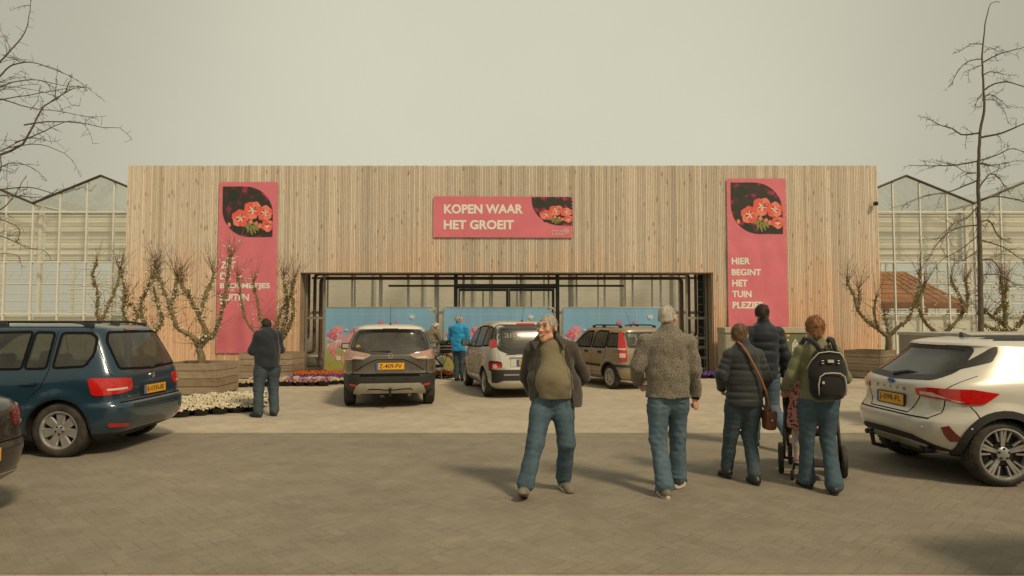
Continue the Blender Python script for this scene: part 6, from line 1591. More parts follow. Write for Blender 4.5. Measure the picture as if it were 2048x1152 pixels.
# ---- woman in quilted jacket with shoulder bag
p3 = Person((2.42, 6.98, 0), .05, 1.63, 'short haired woman in a dark quilted jacket with a tan strap bag walking away', yaw=-.75, pitch=-.18, build=1.12, sh=1.0,
            J=dict(ell=(-.262, .0, 1.17), elr=(.245, -.03, 1.14), wrl=(-.19, .17, 1.02), wrr=(.235, .12, .95), shl=(-.165, 0, 1.405), shr=(.165, 0, 1.405), hed=(-.01, .05, 1.625), hil=(-.085, 0, .93), hir=(.085, 0, .93), knl=(-.12, .10, .51), knr=(.06, .02, .50), anl=(-.15, .17, .10), anr=(.045, -.15, .085)))
p3.hair(M['brown_hair'], 'short', -.035, .012, .05, (), 4, .009); p3.body(M['skin']); p3.face(0)
p3.trousers(M['jeans_dark'], .87, (.108, .08, .068, .072), .05, 23, 1.06, .006)
p3.jacket(M['puffer_dark'], .84, puff=(.016, .068), sleeve=(.062, .062, .052), seed=25, fold=.005, chest=.158, waist=.168, hipw=.190, dep=.76, collar=.10, k=.022)
p3.shoe('l', M['shoe_black'], M['sole_dark'], -.15, .1, .26, .09); p3.shoe('r', M['shoe_black'], M['sole_dark'], 0, .0, .26, .09)
stp = [(-.055, -.11, 1.405), (-.02, -.142, 1.34), (.05, -.158, 1.20), (.115, -.165, 1.06), (.165, -.168, .93), (.205, -.15, .80), (.215, -.12, .73)]
stf = [(-.055, -.11, 1.405), (-.075, -.03, 1.45), (-.06, .08, 1.40), (.0, .16, 1.25), (.12, .17, 1.0), (.205, .05, .80), (.215, -.04, .73)]
for pp in (stp, stf): prism_local(p3.root, 'bag_strap', M['tan_strap'], pp, .0125, 6)
hb = empty('shoulder_bag', (0, 0, 0)); hb.location = p3.root.location; hb.rotation_euler = p3.root.rotation_euler; tag(hb, 'small brown leather shoulder bag hanging at the quilted woman\'s hip', 'bag')
b = MB(); b.bbox((.165, -.165, .545), (.275, -.015, .735), .03, None, 3); o = b.build('pouch', M['tan_bag'], hb, 40)
b = MB(); b.bbox((.16, -.172, .64), (.28, -.01, .742), .02); b.build('flap', M['tan_bag'], hb, 40)
b = MB(); b.ell((.22, -.176, .65), (.012, .006, .012), 10, 6); b.build('clasp', M['chrome'], hb)
# ---- tall man in navy puffer
p4 = Person((3.30, 8.75, 0), .05, 1.87, 'tall man in a navy puffer jacket and jeans walking ahead of the women', yaw=-.45, pitch=0, build=1.02, sh=1.08,
            J=dict(ell=(-.235, -.03, 1.13), elr=(.25, -.04, 1.13), wrr=(.27, .03, .87), shl=(-.18, 0, 1.42), shr=(.18, 0, 1.42), knl=(-.07, .12, .51), anl=(-.10, .10, .085), knr=(.12, .05, .49), anr=(.165, -.27, .21), hed=(0, .02, 1.635)))
p4.hair(M['dark_hair'], 'short', -.015, .005, .05, (), 5, .004); p4.body(M['skin'], dict(r=dict(d=(.05, .15, -1), n=(-.5, .85, 0), curl=.8))); p4.face(0)
p4.trousers(M['jeans_light'], .91, (.10, .08, .068, .072), .05, 33, 1.0, .006)
p4.jacket(M['puffer_navy'], .86, puff=(.018, .105), sleeve=(.068, .068, .058), seed=35, fold=.006, chest=.178, waist=.175, hipw=.18, dep=.76, collar=.12, k=.022)
p4.shoe('l', M['shoe_black'], M['sole_white'], 0, .1, .28); p4.shoe('r', M['shoe_black'], M['sole_white'], -.75, -.15, .28)
# ---- woman with backpack pushing the stroller
p5 = Person((3.03, 6.62, 0), -.02, 1.70, 'auburn haired woman in a sage green jacket with a black backpack pushing a stroller', yaw=-.2, pitch=-.12, build=1.08, sh=1.02,
            J=dict(ell=(-.262, .02, 1.14), elr=(.285, .03, 1.13), wrl=(-.235, .27, 1.0), wrr=(.20, .27, 1.01), shl=(-.165, 0, 1.405), shr=(.17, 0, 1.405), hed=(-.01, .035, 1.63), hil=(-.088, 0, .93), hir=(.088, 0, .93), knl=(-.10, .07, .50), knr=(.085, .0, .50), anl=(-.095, .10, .085), anr=(.065, -.16, .085)))
p5.hair(M['ginger_hair'], 'short', -.03, .014, .05, (p5.hc((0, -.075, .04), (0, -.10, -.05), .062, .058, k=.03), p5.hc((0, -.09, -.05), (.01, -.085, -.15), .062, .045, k=.03), p5.hc((.04, -.06, -.05), (.06, -.045, -.14), .03, .02, k=.02), p5.hc((-.04, -.06, -.05), (-.055, -.05, -.15), .03, .018, k=.02), p5.hc((.0, -.075, -.10), (.015, -.075, -.215), .05, .028, k=.02), p5.hc((.05, -.05, -.10), (.065, -.05, -.205), .026, .014, k=.015), p5.hc((-.045, -.055, -.10), (-.05, -.06, -.20), .026, .014, k=.015), p5.hc((.03, -.085, -.08), (.045, -.08, -.225), .022, .012, k=.012)), 6, .010); p5.body(M['skin']); p5.face(0)
b = MB(); b.bbox((-.03, -.145, .025), (.03, -.115, .045), .008); o = b.build('hair_clip', M['lining'], p5.root); o.matrix_local = p5.HM
p5.trousers(M['jeans_teal'], .925, (.104, .071, .066, .088), .035, 43, 1.07, .006)
p5.jacket(M['green_jacket'], .90, puff=(.010, .13), sleeve=(.062, .062, .052), seed=45, fold=.007, chest=.155, waist=.152, hipw=.175, dep=.78, collar=.07, k=.025)
p5.shoe('l', M['shoe_black'], M['sole_dark'], -.0, .1, .26, .09); p5.shoe('r', M['shoe_black'], M['sole_dark'], 0, -.35, .26, .09)
bp = empty('backpack', p5.root.location, p5.root.rotation_euler.z, label='black backpack with pale piping on the back of the woman in green', cat='backpack')
V_, Q_ = surf([cone((-.075, -.215, 1.0), (.075, -.215, 1.0), .095, .095, .62, (0, 1, 0)), cone((-.085, -.21, 1.15), (.085, -.21, 1.15), .10, .10, .62), cone((-.09, -.212, 1.04), (-.085, -.205, 1.22), .085, .085, .66), cone((.09, -.212, 1.04), (.085, -.205, 1.22), .085, .085, .66), cone((-.05, -.205, 1.2), (-.045, -.20, 1.29), .10, .09, .62), cone((.05, -.205, 1.2), (.045, -.20, 1.29), .10, .09, .62), cone((-.05, -.20, 1.30), (.05, -.20, 1.30), .09, .09, .62), cone((-.06, -.275, 1.02), (.06, -.275, 1.02), .07, .07, .5), cone((-.05, -.27, 1.10), (.05, -.27, 1.10), .07, .07, .5)], .009, .03, [(wob(60, 7, (15, 40), 0), .005, None)])
V_ = relax(V_, Q_, 1); mesh_obj('bag_body', V_, Q_, M['backpack'], bp, True)
def piping(name, pts, r=.006): prism_local(bp, name, M['piping'], pts, r, 6)
piping('front_piping', [(-.125, -.305, .96), (-.13, -.312, 1.06), (-.115, -.315, 1.135), (-.07, -.318, 1.165), (0, -.32, 1.17), (.07, -.318, 1.165), (.115, -.315, 1.135), (.13, -.312, 1.06), (.125, -.305, .96)])
piping('top_piping', [(-.19, -.19, 1.20), (-.155, -.235, 1.29), (-.10, -.26, 1.355), (0, -.268, 1.37), (.10, -.26, 1.355), (.155, -.235, 1.29), (.19, -.19, 1.20)])
for sx in (-1, 1):
    b = MB(); b.tube([(sx*.07, -.235, 1.365), (sx*.085, -.17, 1.43), (sx*.105, -.095, 1.475), (sx*.12, .0, 1.485), (sx*.13, .09, 1.42)], [.02, .024, .026, .026, .022], 8); b.build('shoulder_strap', M['backpack'], bp, True)
    b = MB(); b.bbox((sx*.075-.012, -.285, 1.25), (sx*.075+.012, -.272, 1.262), .003); b.bbox((sx*.075-.012, -.287, 1.275), (sx*.075+.012, -.274, 1.287), .003); b.build('buckle', M['chrome'], bp)
b = MB(); b.tube([(-.03, -.24, 1.37), (-.025, -.225, 1.42), (.025, -.225, 1.42), (.03, -.24, 1.37)], .008, 6); b.build('top_handle', M['backpack'], bp, True)
b = MB(); b.box((-.028, -.290, 1.265), (.028, -.276, 1.292)); lb = b.build('logo_patch', M['piping'], bp)
b = MB(); b.bbox((-.10, -.325, 1.065), (-.078, -.312, 1.09), .004); b.build('zip_tag', M['piping'], bp)
# ---- child and stroller
st = empty('stroller', (3.26, 7.32, 0), -.36, label='black pushchair with four wheels and a ride-on board behind the green jacket', cat='stroller')
fb = MB()
for sx in (-1, 1):
    fb.tube([(sx*.27, -.30, 1.03), (sx*.27, -.12, .80), (sx*.25, .10, .55), (sx*.22, .45, .22)], .017, 8); fb.tube([(sx*.26, -.02, .66), (sx*.28, -.05, .16)], .017, 8)
fb.tube([(-.27, -.30, 1.03), (.27, -.30, 1.03)], .019, 8); fb.tube([(-.29, -.05, .165), (.29, -.05, .165)], .015, 8); fb.tube([(-.25, .1, .55), (.25, .1, .55)], .014, 8); fb.build('frame', M['black_plastic'], st, True)
for (x, y, r, w) in ((-.31, -.05, .165, .055), (.31, -.05, .165, .055), (-.2, .48, .12, .045), (.2, .48, .12, .045)):
    b = MB(); b.lathe([(r-.05, -w/2), (r-.012, -w/2), (r, -w/4), (r, w/4), (r-.012, w/2), (r-.05, w/2)], 28, T(x, y, r) @ R(math.pi/2, 'Y'), True); wh = b.build('wheel', M['rubber'], st, 40)
    b = MB(); b.lathe([(r-.045, -.015), (r-.045, .015), (.02, .02), (.02, -.02)], 20, T(x, y, r) @ R(math.pi/2, 'Y')); b.build('wheel_disc', M['darkalloy'], wh, 40)
V_, Q_ = surf([cone((-.22, .02, .48), (.22, .02, .48), .06, .06), cone((-.22, .0, .52), (.22, -.08, .88), .05, .05), cone((-.22, -.10, .9), (.22, -.10, .9), .05, .05), cone((-.22, .0, .5), (-.22, -.1, .9), .05, .05), cone((.22, .0, .5), (.22, -.1, .9), .05, .05), cone((-.2, .02, .48), (-.2, .35, .46), .05, .04), cone((.2, .02, .48), (.2, .35, .46), .05, .04), cone((0, .1, .46), (0, .35, .45), .16, .14, .4, (0, 0, 1))], .012, .04)
mesh_obj('seat_shell', V_, Q_, M['backpack'], st, True)
b = MB(); b.bbox((-.2, -.42, .155), (.2, -.16, .185), .012); b.tube([(-.16, -.16, .17), (-.16, .0, .20)], .014, 6); b.tube([(.16, -.16, .17), (.16, .0, .20)], .014, 6); b.build('ride_on_board', M['black_plastic'], st, 40)
for sx in (-1, 1):
    b = MB(); b.lathe([(.045, -.018), (.055, -.01), (.055, .01), (.045, .018)], 20, T(sx*.21, -.40, .055) @ R(math.pi/2, 'Y')); b.tube([(sx*.21, -.40, .06), (sx*.19, -.36, .15)], .012, 6); b.build('board_wheel', M['rubber'], st, 40)
def leopard():
    g = G('pink_leopard_print'); v = g.coord(); vo = g.n('TexVoronoi', feature='F1'); g.nt.links.new(v, vo.inputs['Vector']); vo.inputs['Scale'].default_value = 30
    d = vo.outputs['Distance']; ring = g.math('MULTIPLY', g.math('GREATER_THAN', d, .16), g.math('LESS_THAN', d, .44)); nz = g.math('GREATER_THAN', g.noise(v, 60, 2), .44)
    return g.done(g.pbr(g.mix(g.math('MULTIPLY', ring, nz), (.62, .29, .26), (.055, .022, .028)), .85, 0, 0, None, .2))
M['leopard'] = leopard(); M['legging'] = cloth('pale_pink_leggings', (.50, .40, .36), .85); M['pinkshoe'] = pm('pink_shoe', (.52, .25, .25), .6)
ch = Person((3.03, 7.0, .185), -.3, 1.06, 'small child in a pink leopard dress standing on the board behind the stroller', yaw=0, pitch=-.1, build=1.05, sh=.95,
            J=dict(hed=(0, .03, 1.59), nek=(0, -.01, 1.43), ell=(-.27, .06, 1.15), elr=(.25, .06, 1.15), wrl=(-.26, .28, 1.20), wrr=(.2, .28, 1.20), hil=(-.085, 0, .90), hir=(.085, 0, .90), knl=(-.10, .02, .48), knr=(.10, .02, .48), anl=(-.105, -.03, .1), anr=(.105, -.03, .1)))
ch.hair(M['brown_hair'], 'short', -.05, .02, .05, (), 7, .01); ch.body(M['skin']); ch.face(0)
ch.trousers(M['legging'], .75, (.082, .066, .055, .05), .05, 53, .95, .004)
ch.jacket(M['leopard'], .60, sleeve=(.062, .058, .045), seed=55, fold=.010, chest=.16, waist=.19, hipw=.25, dep=.85, collar=.04, name='dress')
for t in 'lr': ch.shoe(t, M['pinkshoe'], M['sole_white'], 0, 0, .25, .1)
# ---- man with phone by the flowers
q_ = gnd(533, 833)
p6 = Person((q_.x, q_.y, 0), .72, 1.74, 'stout dark haired man in a dark jacket looking at his phone beside the flowers', yaw=.35, pitch=-.62, build=1.16, sh=1.0,
            J=dict(hed=(-.02, .105, 1.60), nek=(-.0, .035, 1.465), ell=(-.262, .05, 1.15), elr=(.25, .04, 1.15), wrl=(-.10, .29, 1.10), wrr=(.05, .30, 1.10), che=(0, .01, 1.32), hil=(-.10, 0, .92), hir=(.10, 0, .92), knl=(-.13, .04, .50), knr=(.12, .03, .50), anl=(-.15, -.01, .085), anr=(.13, -.02, .085)))
p6.hair(M['dark_hair'], 'short', -.01, .005, .05, (), 8, .004); p6.body(M['skin'], dict(l=dict(d=(.4, .8, .2), n=(0, 0, 1), curl=.8), r=dict(d=(-.4, .8, .2), n=(0, 0, 1), curl=.8))); p6.face(0)
p6.trousers(M['jeans_dark'], .885, (.115, .09, .08, .086), .045, 63, 1.0, .008)
p6.jacket(M['navy_jacket'], .86, sleeve=(.070, .066, .056), seed=65, fold=.010, chest=.178, waist=.182, hipw=.182, dep=.80, collar=.08)
for t in 'lr': p6.shoe(t, M['shoe_black'], M['sole_dark'], 0, .25 if t == 'l' else -.15, .30, .105)
ph = empty('mobile_phone', p6.root.location, .72, label='black phone held by the stout man beside the flowers', cat='phone')
b = MB(); b.bbox((-.045, .355, 1.10), (.035, .368, 1.25), .006); b.build('phone_case', M['black_plastic'], ph)
# ---- cyclists
M['helmet_grey'] = pm('grey_helmet_shell', (.36, .37, .36), .4, 0, .1, 8, 0, 60, .5); M['helmet_white'] = pm('pale_helmet_shell', (.50, .52, .50), .4, 0, .1, 8, 0, 60, .5)
def helmet(P_, m):
    pr = [P_.he((0, -.012, .045), (.100, .128, .100), k=.01), P_.he((0, -.01, -.05), (.2, .25, .075), op='s', k=.01), P_.hc((0, .09, .02), (0, .135, .012), .05, .04, k=.02)]
    pr += [P_.he((e*x, y, z), (.010, .038, .03), op='s', k=.006) for e in (-1, 1) for x, y, z in ((.035, -.03, .145), (.07, -.02, .115), (.03, -.105, .09), (.065, -.085, .07), (.035, .06, .125))]
    h = smesh('helmet', pr, m, P_.root, 1, res=.008, k=.02)
    for e in (-1, 1):
        for x, y, z in ((.035, -.03, .128), (.066, -.02, .10), (.03, -.095, .083), (.06, -.078, .065), (.033, .055, .11)):
            b = MB(); b.ell((0, 0, 0), (.009, .034, .022), 8, 6); o = b.build('helmet_vent', M['lining'], h); o.matrix_local = P_.HM @ T(e*x, y, z)
xb = at(917, 700, 18.6).x
p7 = Person((xb, 18.6, 0), -.25, 1.80, 'cyclist in a bright blue rain jacket and helmet standing at the fence', yaw=-.2, pitch=-.35, build=1.18, sh=1.1,
            J=dict(ell=(-.265, .04, 1.15), elr=(.265, .04, 1.15), wrl=(-.2, .28, 1.08), wrr=(.2, .28, 1.12), hed=(0, .06, 1.63), knl=(-.05, .02, .5), anl=(-.05, .0, .085), knr=(.10, .03, .5), anr=(.11, .02, .085)))
p7.hair(M['grey_hair'], 'short', -.03, .008, .05, (), 9); p7.body(M['skin']); p7.face(0); p7.trousers(M['jeans_dark'], .86, (.10, .08, .07, .07), .05, 73); helmet(p7, M['helmet_grey'])
p7.jacket(M['blue_jacket'], .80, sleeve=(.07, .068, .056), seed=75, fold=.012, chest=.165, waist=.168, hipw=.172, dep=.8, collar=.06, sp=[cone(np.array((-.07, -.075, 1.46))*p7.k, np.array((.07, -.075, 1.46))*p7.k, .055, .055, k=.03)])
for t in 'lr': p7.shoe(t, M['shoe_black'], M['sole_dark'])
xg = at(858, 700, 19.0).x
p8 = Person((xg, 19.0, 0), -.75, 1.68, 'cyclist in a taupe jacket and pale helmet bending over a bicycle', yaw=-.1, pitch=-.4, build=1.12, sh=1.05,
            J=dict(wai=(0, .04, 1.10), che=(0, .10, 1.29), nek=(0, .16, 1.42), hed=(0, .24, 1.555), shl=(-.19, .12, 1.37), shr=(.19, .12, 1.37), ell=(-.24, .26, 1.14), elr=(.24, .26, 1.14), wrl=(-.2, .50, 1.08), wrr=(.2, .50, 1.08)))
p8.hair(M['brown_hair'], 'short', -.05, .012, .05, (), 10); p8.body(M['skin']); p8.face(0); p8.trousers(M['taupe_jacket'], .84, (.10, .08, .07, .07), .05, 83); helmet(p8, M['helmet_white'])
p8.jacket(M['taupe_jacket'], .78, sleeve=(.08, .072, .058), seed=85, fold=.011, chest=.17, waist=.175, hipw=.19, dep=.82, collar=.06)
for t in 'lr': p8.shoe(t, M['shoe_black'], M['sole_dark'])
# ---- bicycle
YBK = 19.35
bk = empty('bicycle', (at(886, 735, YBK).x, YBK, 0), math.pi, label='black city bicycle with a rear crate between the two cyclists', cat='bicycle')
for x in (0, 1.08):
    b = MB(); b.lathe([(.33, -.018), (.345, -.012), (.35, 0), (.345, .012), (.33, .018), (.322, 0)], 36, T(x, 0, .35) @ R(math.pi/2, 'X'), True); wh = b.build('wheel', M['rubber'], bk, 40)
    b = MB(); b.lathe([(.31, -.01), (.323, -.011), (.323, .011), (.31, .01)], 36, T(x, 0, .35) @ R(math.pi/2, 'X'), True); b.build('rim', M['alloy'], wh, 40)
    b = MB()
    for k in range(20): a = k*math.pi/10; b.tube([(x+.02*math.cos(a+.8), .02*(-1)**k, .35+.02*math.sin(a+.8)), (x+.312*math.cos(a), 0, .35+.312*math.sin(a))], .0022, 3, False)
    b.tube([(x, -.05, .35), (x, .05, .35)], .022, 8); b.build('spokes', M['alloy'], wh)
    b = MB(); b.tube([(x+.375*math.cos(t), 0, .35+.375*math.sin(t)) for t in [.1+k*2.6/12 for k in range(13)]], .012, 5); b.build('mudguard', M['black_plastic'], bk)
b = MB()
for p, q in (((.45, 0, .30), (.32, 0, .86)), ((.45, 0, .30), (.88, 0, .82)), ((.37, 0, .68), (.87, 0, .90)), ((.86, 0, .95), (.91, 0, .72)), ((.91, 0, .72), (1.08, .05, .35)), ((.91, 0, .72), (1.08, -.05, .35)), ((0, .05, .35), (.45, .03, .30)), ((0, -.05, .35), (.45, -.03, .30)), ((0, .05, .35), (.36, .02, .74)), ((0, -.05, .35), (.36, -.02, .74)), ((.32, 0, .86), (.30, 0, .95))): b.tube([p, q], .016, 7)
b.build('frame', M['black_plastic'], bk, True)
b = MB(); b.ell((.26, 0, .985), (.14, .075, .032), 14, 8); b.tube([(.28, 0, .985), (.42, 0, .98)], [.05, .02], 8); b.build('saddle', M['black_plastic'], bk, True)
b = MB(); b.tube([(.86, 0, .95), (.84, 0, 1.08), (.80, .24, 1.12), (.66, .29, 1.08)], .012, 7); b.tube([(.84, 0, 1.08), (.80, -.24, 1.12), (.66, -.29, 1.08)], .012, 7); b.build('handlebar', M['alloy'], bk, True)
b = MB(); b.tube([(.30, .07, .74), (-.22, .07, .74), (-.22, -.07, .74), (.30, -.07, .74)], .008, 5); b.tube([(-.15, .07, .74), (0, .06, .36)], .007, 5); b.tube([(-.15, -.07, .74), (0, -.06, .36)], .007, 5); b.build('rear_rack', M['black_plastic'], bk)
b = MB()
for z in (.77, .86, .95, 1.03):
    b.box((-.42, -.2, z), (.08, -.185, z+.06)); b.box((-.42, .185, z), (.08, .2, z+.06)); b.box((-.42, -.184, z), (-.405, .184, z+.06)); b.box((.065, -.184, z), (.08, .184, z+.06))
b.box((-.40, -.184, .752), (.064, .184, .768)); b.build('crate', M['black_plastic'], bk)
b = MB(); b.lathe([(.09, -.006), (.1, 0), (.09, .006)], 24, T(.45, .06, .30) @ R(math.pi/2, 'X')); b.tube([(.45, .06, .30), (.52, .1, .15)], .012, 6); b.tube([(.45, -.06, .30), (.38, -.1, .45)], .012, 6); b.bbox((.02, .045, .33), (.48, .075, .40), .02); b.build('chain_case', M['black_plastic'], bk, 40)
b = MB(); b.tube([(.05, .05, .33), (.02, .22, .0)], .010, 6); b.tube([(.05, -.05, .33), (.02, -.2, .0)], .010, 6); b.build('kickstand', M['alloy'], bk)
# ================================================================== PLANTER CRATES, PEAR TREES, FLOWERS, BARE TREES
def plank_mat():
    g = G('weathered_planks'); v = g.coord('Object', (1, 1, 1)); sx = g.n('SeparateXYZ'); g.nt.links.new(g.coord(), sx.inputs[0])
    w = g.n('TexWhiteNoise', noise_dimensions='1D'); g.put(w.inputs['W'], g.math('FLOOR', g.math('DIVIDE', sx.outputs[2], .178)))
    tone = g.ramp(w.outputs[0], [(0, (.27, .205, .135)), (1, (.36, .285, .20))])
    col = g.mix(1, tone, g.ramp(g.noise(g.coord('Object', (.5, .5, 9)), 5, 6, .7, .4), [(.3, .72), (.7, 1.15)]), 'MULTIPLY')
    col = g.mix(g.math('MULTIPLY', g.ramp(g.noise(v, 1.7, 5, .7), [(.52, 0.0), (.72, 1.0)]), .55), col, (.12, .075, .045))
    return g.done(g.pbr(col, .85, 0, 0, g.bump(g.noise(g.coord('Object', (1, 1, 14)), 12, 4), .3, .004), .2))
M['plank'] = plank_mat(); M['soil'] = pm('potting_soil', (.055, .035, .022), .95, 0, .4, 30, .8, 60)
def crate(cx, cy, w, d, h, rz, label):
    root = empty('planter_crate', (cx, cy, 0), rz, label=label, cat='planter'); nb = 4; bh = h/nb
    for sx, sy in ((0, -1), (0, 1), (-1, 0), (1, 0)):
        b = MB()
        for k in range(nb):
            z0, z1 = k*bh+.006+.02, (k+1)*bh-.006+.02; j = random.uniform(-.004, .004)
            if sy: b.bbox((-w/2, sy*(d/2)-.016+j, z0), (w/2, sy*d/2+.016+j, z1), .004, None, 1)
            else: b.bbox((sx*w/2-.016+j, -d/2+.018, z0), (sx*w/2+.016+j, d/2-.018, z1), .004, None, 1)
        b.build('side_boards', M['plank'], root)
    for sx in (-1, 1):
        for sy in (-1, 1):
            b = MB(); b.box((sx*(w/2-.06)-.035, sy*(d/2-.06)-.035, 0), (sx*(w/2-.06)+.035, sy*(d/2-.06)+.035, h)); b.build('corner_post', M['plank'], root)
    b = MB(); n = 10; V = []; F_ = []
    for j in range(n+1):
        for i in range(n+1):
            x, y = (i/n-.5)*(w-.04), (j/n-.5)*(d-.04); V.append((x, y, h-.06+.05*mnoise.noise(Vector((x*5, y*5, cx)))))
    for j in range(n):
        for i in range(n): a = j*(n+1)+i; F_.append((a, a+1, a+n+2, a+n+1))
    b.add(V, F_); b.build('soil', M['soil'], root)
    b = MB()
    for k in range(2*nb):
        z = .02+(k//2)*bh+bh*(.3+.4*(k % 2))
        for x in (-w/2+.06, w/2-.06): b.tube([(x, -d/2-.014, z), (x, -d/2-.021, z)], .005, 6)
    b.build('nail_heads', M['darkalloy'], root)
    return root
a_ = at(432, 760, 14.9)
crate(a_.x-.6, a_.y+.6, 1.2, 1.2, .70, 0, 'weathered plank planter crate behind the white pansies, with the biggest pear tree')
a_ = at(477, 730, 19.2); b_ = at(583, 730, 19.2)
crate((a_.x+b_.x)/2, 19.8, b_.x-a_.x, 1.15, .72, 0, 'brown stained planter crate under the left pink banner')
a_ = at(1766, 730, 18.9)
crate(a_.x+.02, a_.y+.72, 1.0, 1.0, .80, math.radians(38), 'plank planter crate at the right end of the timber facade')
a_ = at(290, 740, 17.4)
crate(a_.x-.35, 17.5, 1.2, 1.2, .72, 0, 'plank planter crate mostly hidden behind the blue people carrier')
a_ = at(1890, 720, 17.6); crate(a_.x, 18.1, 1.1, 1.1, .72, .1, 'plank planter crate hidden behind the roof of the white hatchback')
a_ = at(2025, 720, 16.5); crate(a_.x, 17.0, 1.1, 1.1, .72, 0, 'plank planter crate furthest right behind the white hatchback')
M['bark'] = pm('lichen_bark', (.19, .145, .085), .9, 0, .35, 14, .6, 40, dirt=((.27, .235, .11), .45)); M['twig'] = pm('reddish_twig', (.18, .11, .068), .8, 0, .3, 10)
M['bloss'] = pm('pear_blossom', (.62, .56, .42), .7, 0, .15, 30); M['bud'] = pm('olive_buds', (.24, .20, .07), .8, 0, .3, 20)
def rough_path(pts, step=.06, amp=.02, seed=0):
    out = []; rnd = random.Random(seed)
    P_ = [Vector(p) for p in pts]
    # catmull-rom
    Q = [P_[0]]+P_+[P_[-1]]
    for i in range(1, len(Q)-2):
        p0, p1_, p2_, p3_ = Q[i-1:i+3]; n = max(2, int((p2_-p1_).length/step))
        for k in range(n):
            t = k/n; out.append(.5*((2*p1_)+(p2_-p0)*t+(2*p0-5*p1_+4*p2_-p3_)*t*t+(3*p1_-p0-3*p2_+p3_)*t**3))
    out.append(P_[-1])
    return [p+Vector((rnd.uniform(-1, 1), rnd.uniform(-1, 1), rnd.uniform(-.4, .4)))*amp*(0 if i in (0,) else 1) for i, p in enumerate(out)]
def pear_tree(Y, trunk, arms, label, seed, r0=.075, density=1.0, blos=1.0, shoots=9):
    rnd = random.Random(seed); base = at(*trunk[0], Y); root = empty('pear_tree', (base.x, Y, 0), label=label, cat='tree', group='pear trees in planter crates')
    L = lambda p, dy=0: Vector((at(p[0], p[1], Y).x-base.x, dy, at(p[0], p[1], Y).z))
    tb = MB(); tw = MB(); bl = MB(); bu = MB()
    tp = [Vector((L(trunk[0]).x, 0, .45))]+[L(p) for p in trunk]
    pth = rough_path(tp, .05, .006, seed); n = len(pth); tb.tube(pth, [r0*(1.2-.3*i/n)*rnd.uniform(.92, 1.08) for i in range(n)], 9)
    lb = MB()
    def blossom(p, s=1):
        for _ in range(rnd.randint(3, 6)):
            c = p+Vector((rnd.gauss(0, .028), rnd.gauss(0, .028), rnd.gauss(0, .025)))*s; r = rnd.uniform(.016, .028)
            u = Vector((rnd.gauss(0, 1), rnd.gauss(0, 1)-1, rnd.gauss(0, 1)+.3)).normalized(); a = u.orthogonal().normalized(); b = u.cross(a)
            bl.add([c+(a*math.cos(t)+b*math.sin(t))*r+u*(.004*(k % 2)) for k, t in enumerate([q*1.0472 for q in range(6)])], [(0,1,2,3,4,5)])
    def twig(p, d, l, r=.0068, sub=2):
        q = [p]; dd = d.normalized(); m = 5
        for k in range(m):
            dd = (dd+Vector((rnd.gauss(0, .10), rnd.gauss(0, .10), rnd.gauss(0, .05)+.03))).normalized(); q.append(q[-1]+dd*l/m)
        tw.tube(q, [r*(1-.8*i/m) for i in range(m+1)], 4, False)
        if sub and l > .3:
            for _ in range(rnd.randint(0, sub)): i = rnd.randint(1, m-1); twig(q[i], dd+Vector((rnd.gauss(0, .5), rnd.gauss(0, .5), .2)), l*.4, r*.6, 0)
        return q
    ays = []
    for ai, arm in enumerate(arms):
        spread = (ai-(len(arms)-1)/2)*.0; side = rnd.uniform(-.45, .45)
        pts = [L(p, side*(i/max(1, len(arm)-1))) for i, p in enumerate(arm)]
        pth = rough_path(pts, .045, .010, seed*7+ai); n = len(pth); ra = r0*.64 if ai < 3 else r0*.54
        lb.tube(pth, [max(.020, ra*(1-.55*i/n)*rnd.uniform(.80, 1.28)) for i in range(n)], 7)
        kn = pth[-1]; lb.ell(kn, (.04, .04, .045), 8, 6)
        for _ in range(int(shoots*1.35*density*rnd.uniform(.8, 1.3))):
            d = Vector((rnd.gauss(0, .38), rnd.gauss(0, .38), 1)); l = rnd.uniform(.35, .95); q = twig(kn+d*.02, d, l)
            if rnd.random() < .3*blos: blossom(q[rnd.randint(2, 4)], .6)
        for i in range(2, n, 1):
            for _q in range((rnd.random() < .8*density)+(rnd.random() < .45*density)):
                d = Vector((rnd.gauss(0, 1), rnd.gauss(0, .8), rnd.gauss(.35, .5))); l = rnd.uniform(.04, .22) if rnd.random() < .75 else rnd.uniform(.25, .7); q = twig(pth[i], d, l, .007, 2)
                if rnd.random() < .42*blos: blossom(q[-1 if l < .3 else rnd.randint(1, 5)], 1.3)
                for _ in range(5): 
                    c = pth[i]+Vector((rnd.gauss(0, .03), rnd.gauss(0, .03), rnd.gauss(0, .03))); bu.ell(c, (rnd.uniform(.010, .026), .016, rnd.uniform(.012, .028)), 5, 4)
            if rnd.random() < .10*density: twig(pth[i], Vector((rnd.gauss(0, .3), rnd.gauss(0, .3), 1)), rnd.uniform(.3, .7))
        ays.append(pth)
    tb.build('trunk', M['bark'], root, True); lb.build('limbs', M['bark'], root, True); tw.build('crown', M['twig'], root)
    bu.build('spurs', M['bud'], root, kind='stuff'); bl.build('blossoms', M['bloss'], root, kind='stuff')
    return root
pear_tree(15.5, [(403, 724), (402, 708), (397, 697)], [
    [(398, 698), (388, 676), (371, 665), (355, 656), (347, 632), (340, 606), (329, 576), (314, 543)], [(341, 608), (348, 585), (349, 557)], [(398, 697), (402, 682), (413, 666), (399, 633), (389, 612), (379, 593), (362, 570)],
    [(399, 631), (406, 592), (412, 565), (413, 548)], [(400, 696), (412, 682), (430, 664), (444, 622), (453, 580), (461, 518)]], 'largest pear tree with lichen limbs and white blossom in the crate behind the white pansies', 1, .085, 1.0, 1.0, 12)
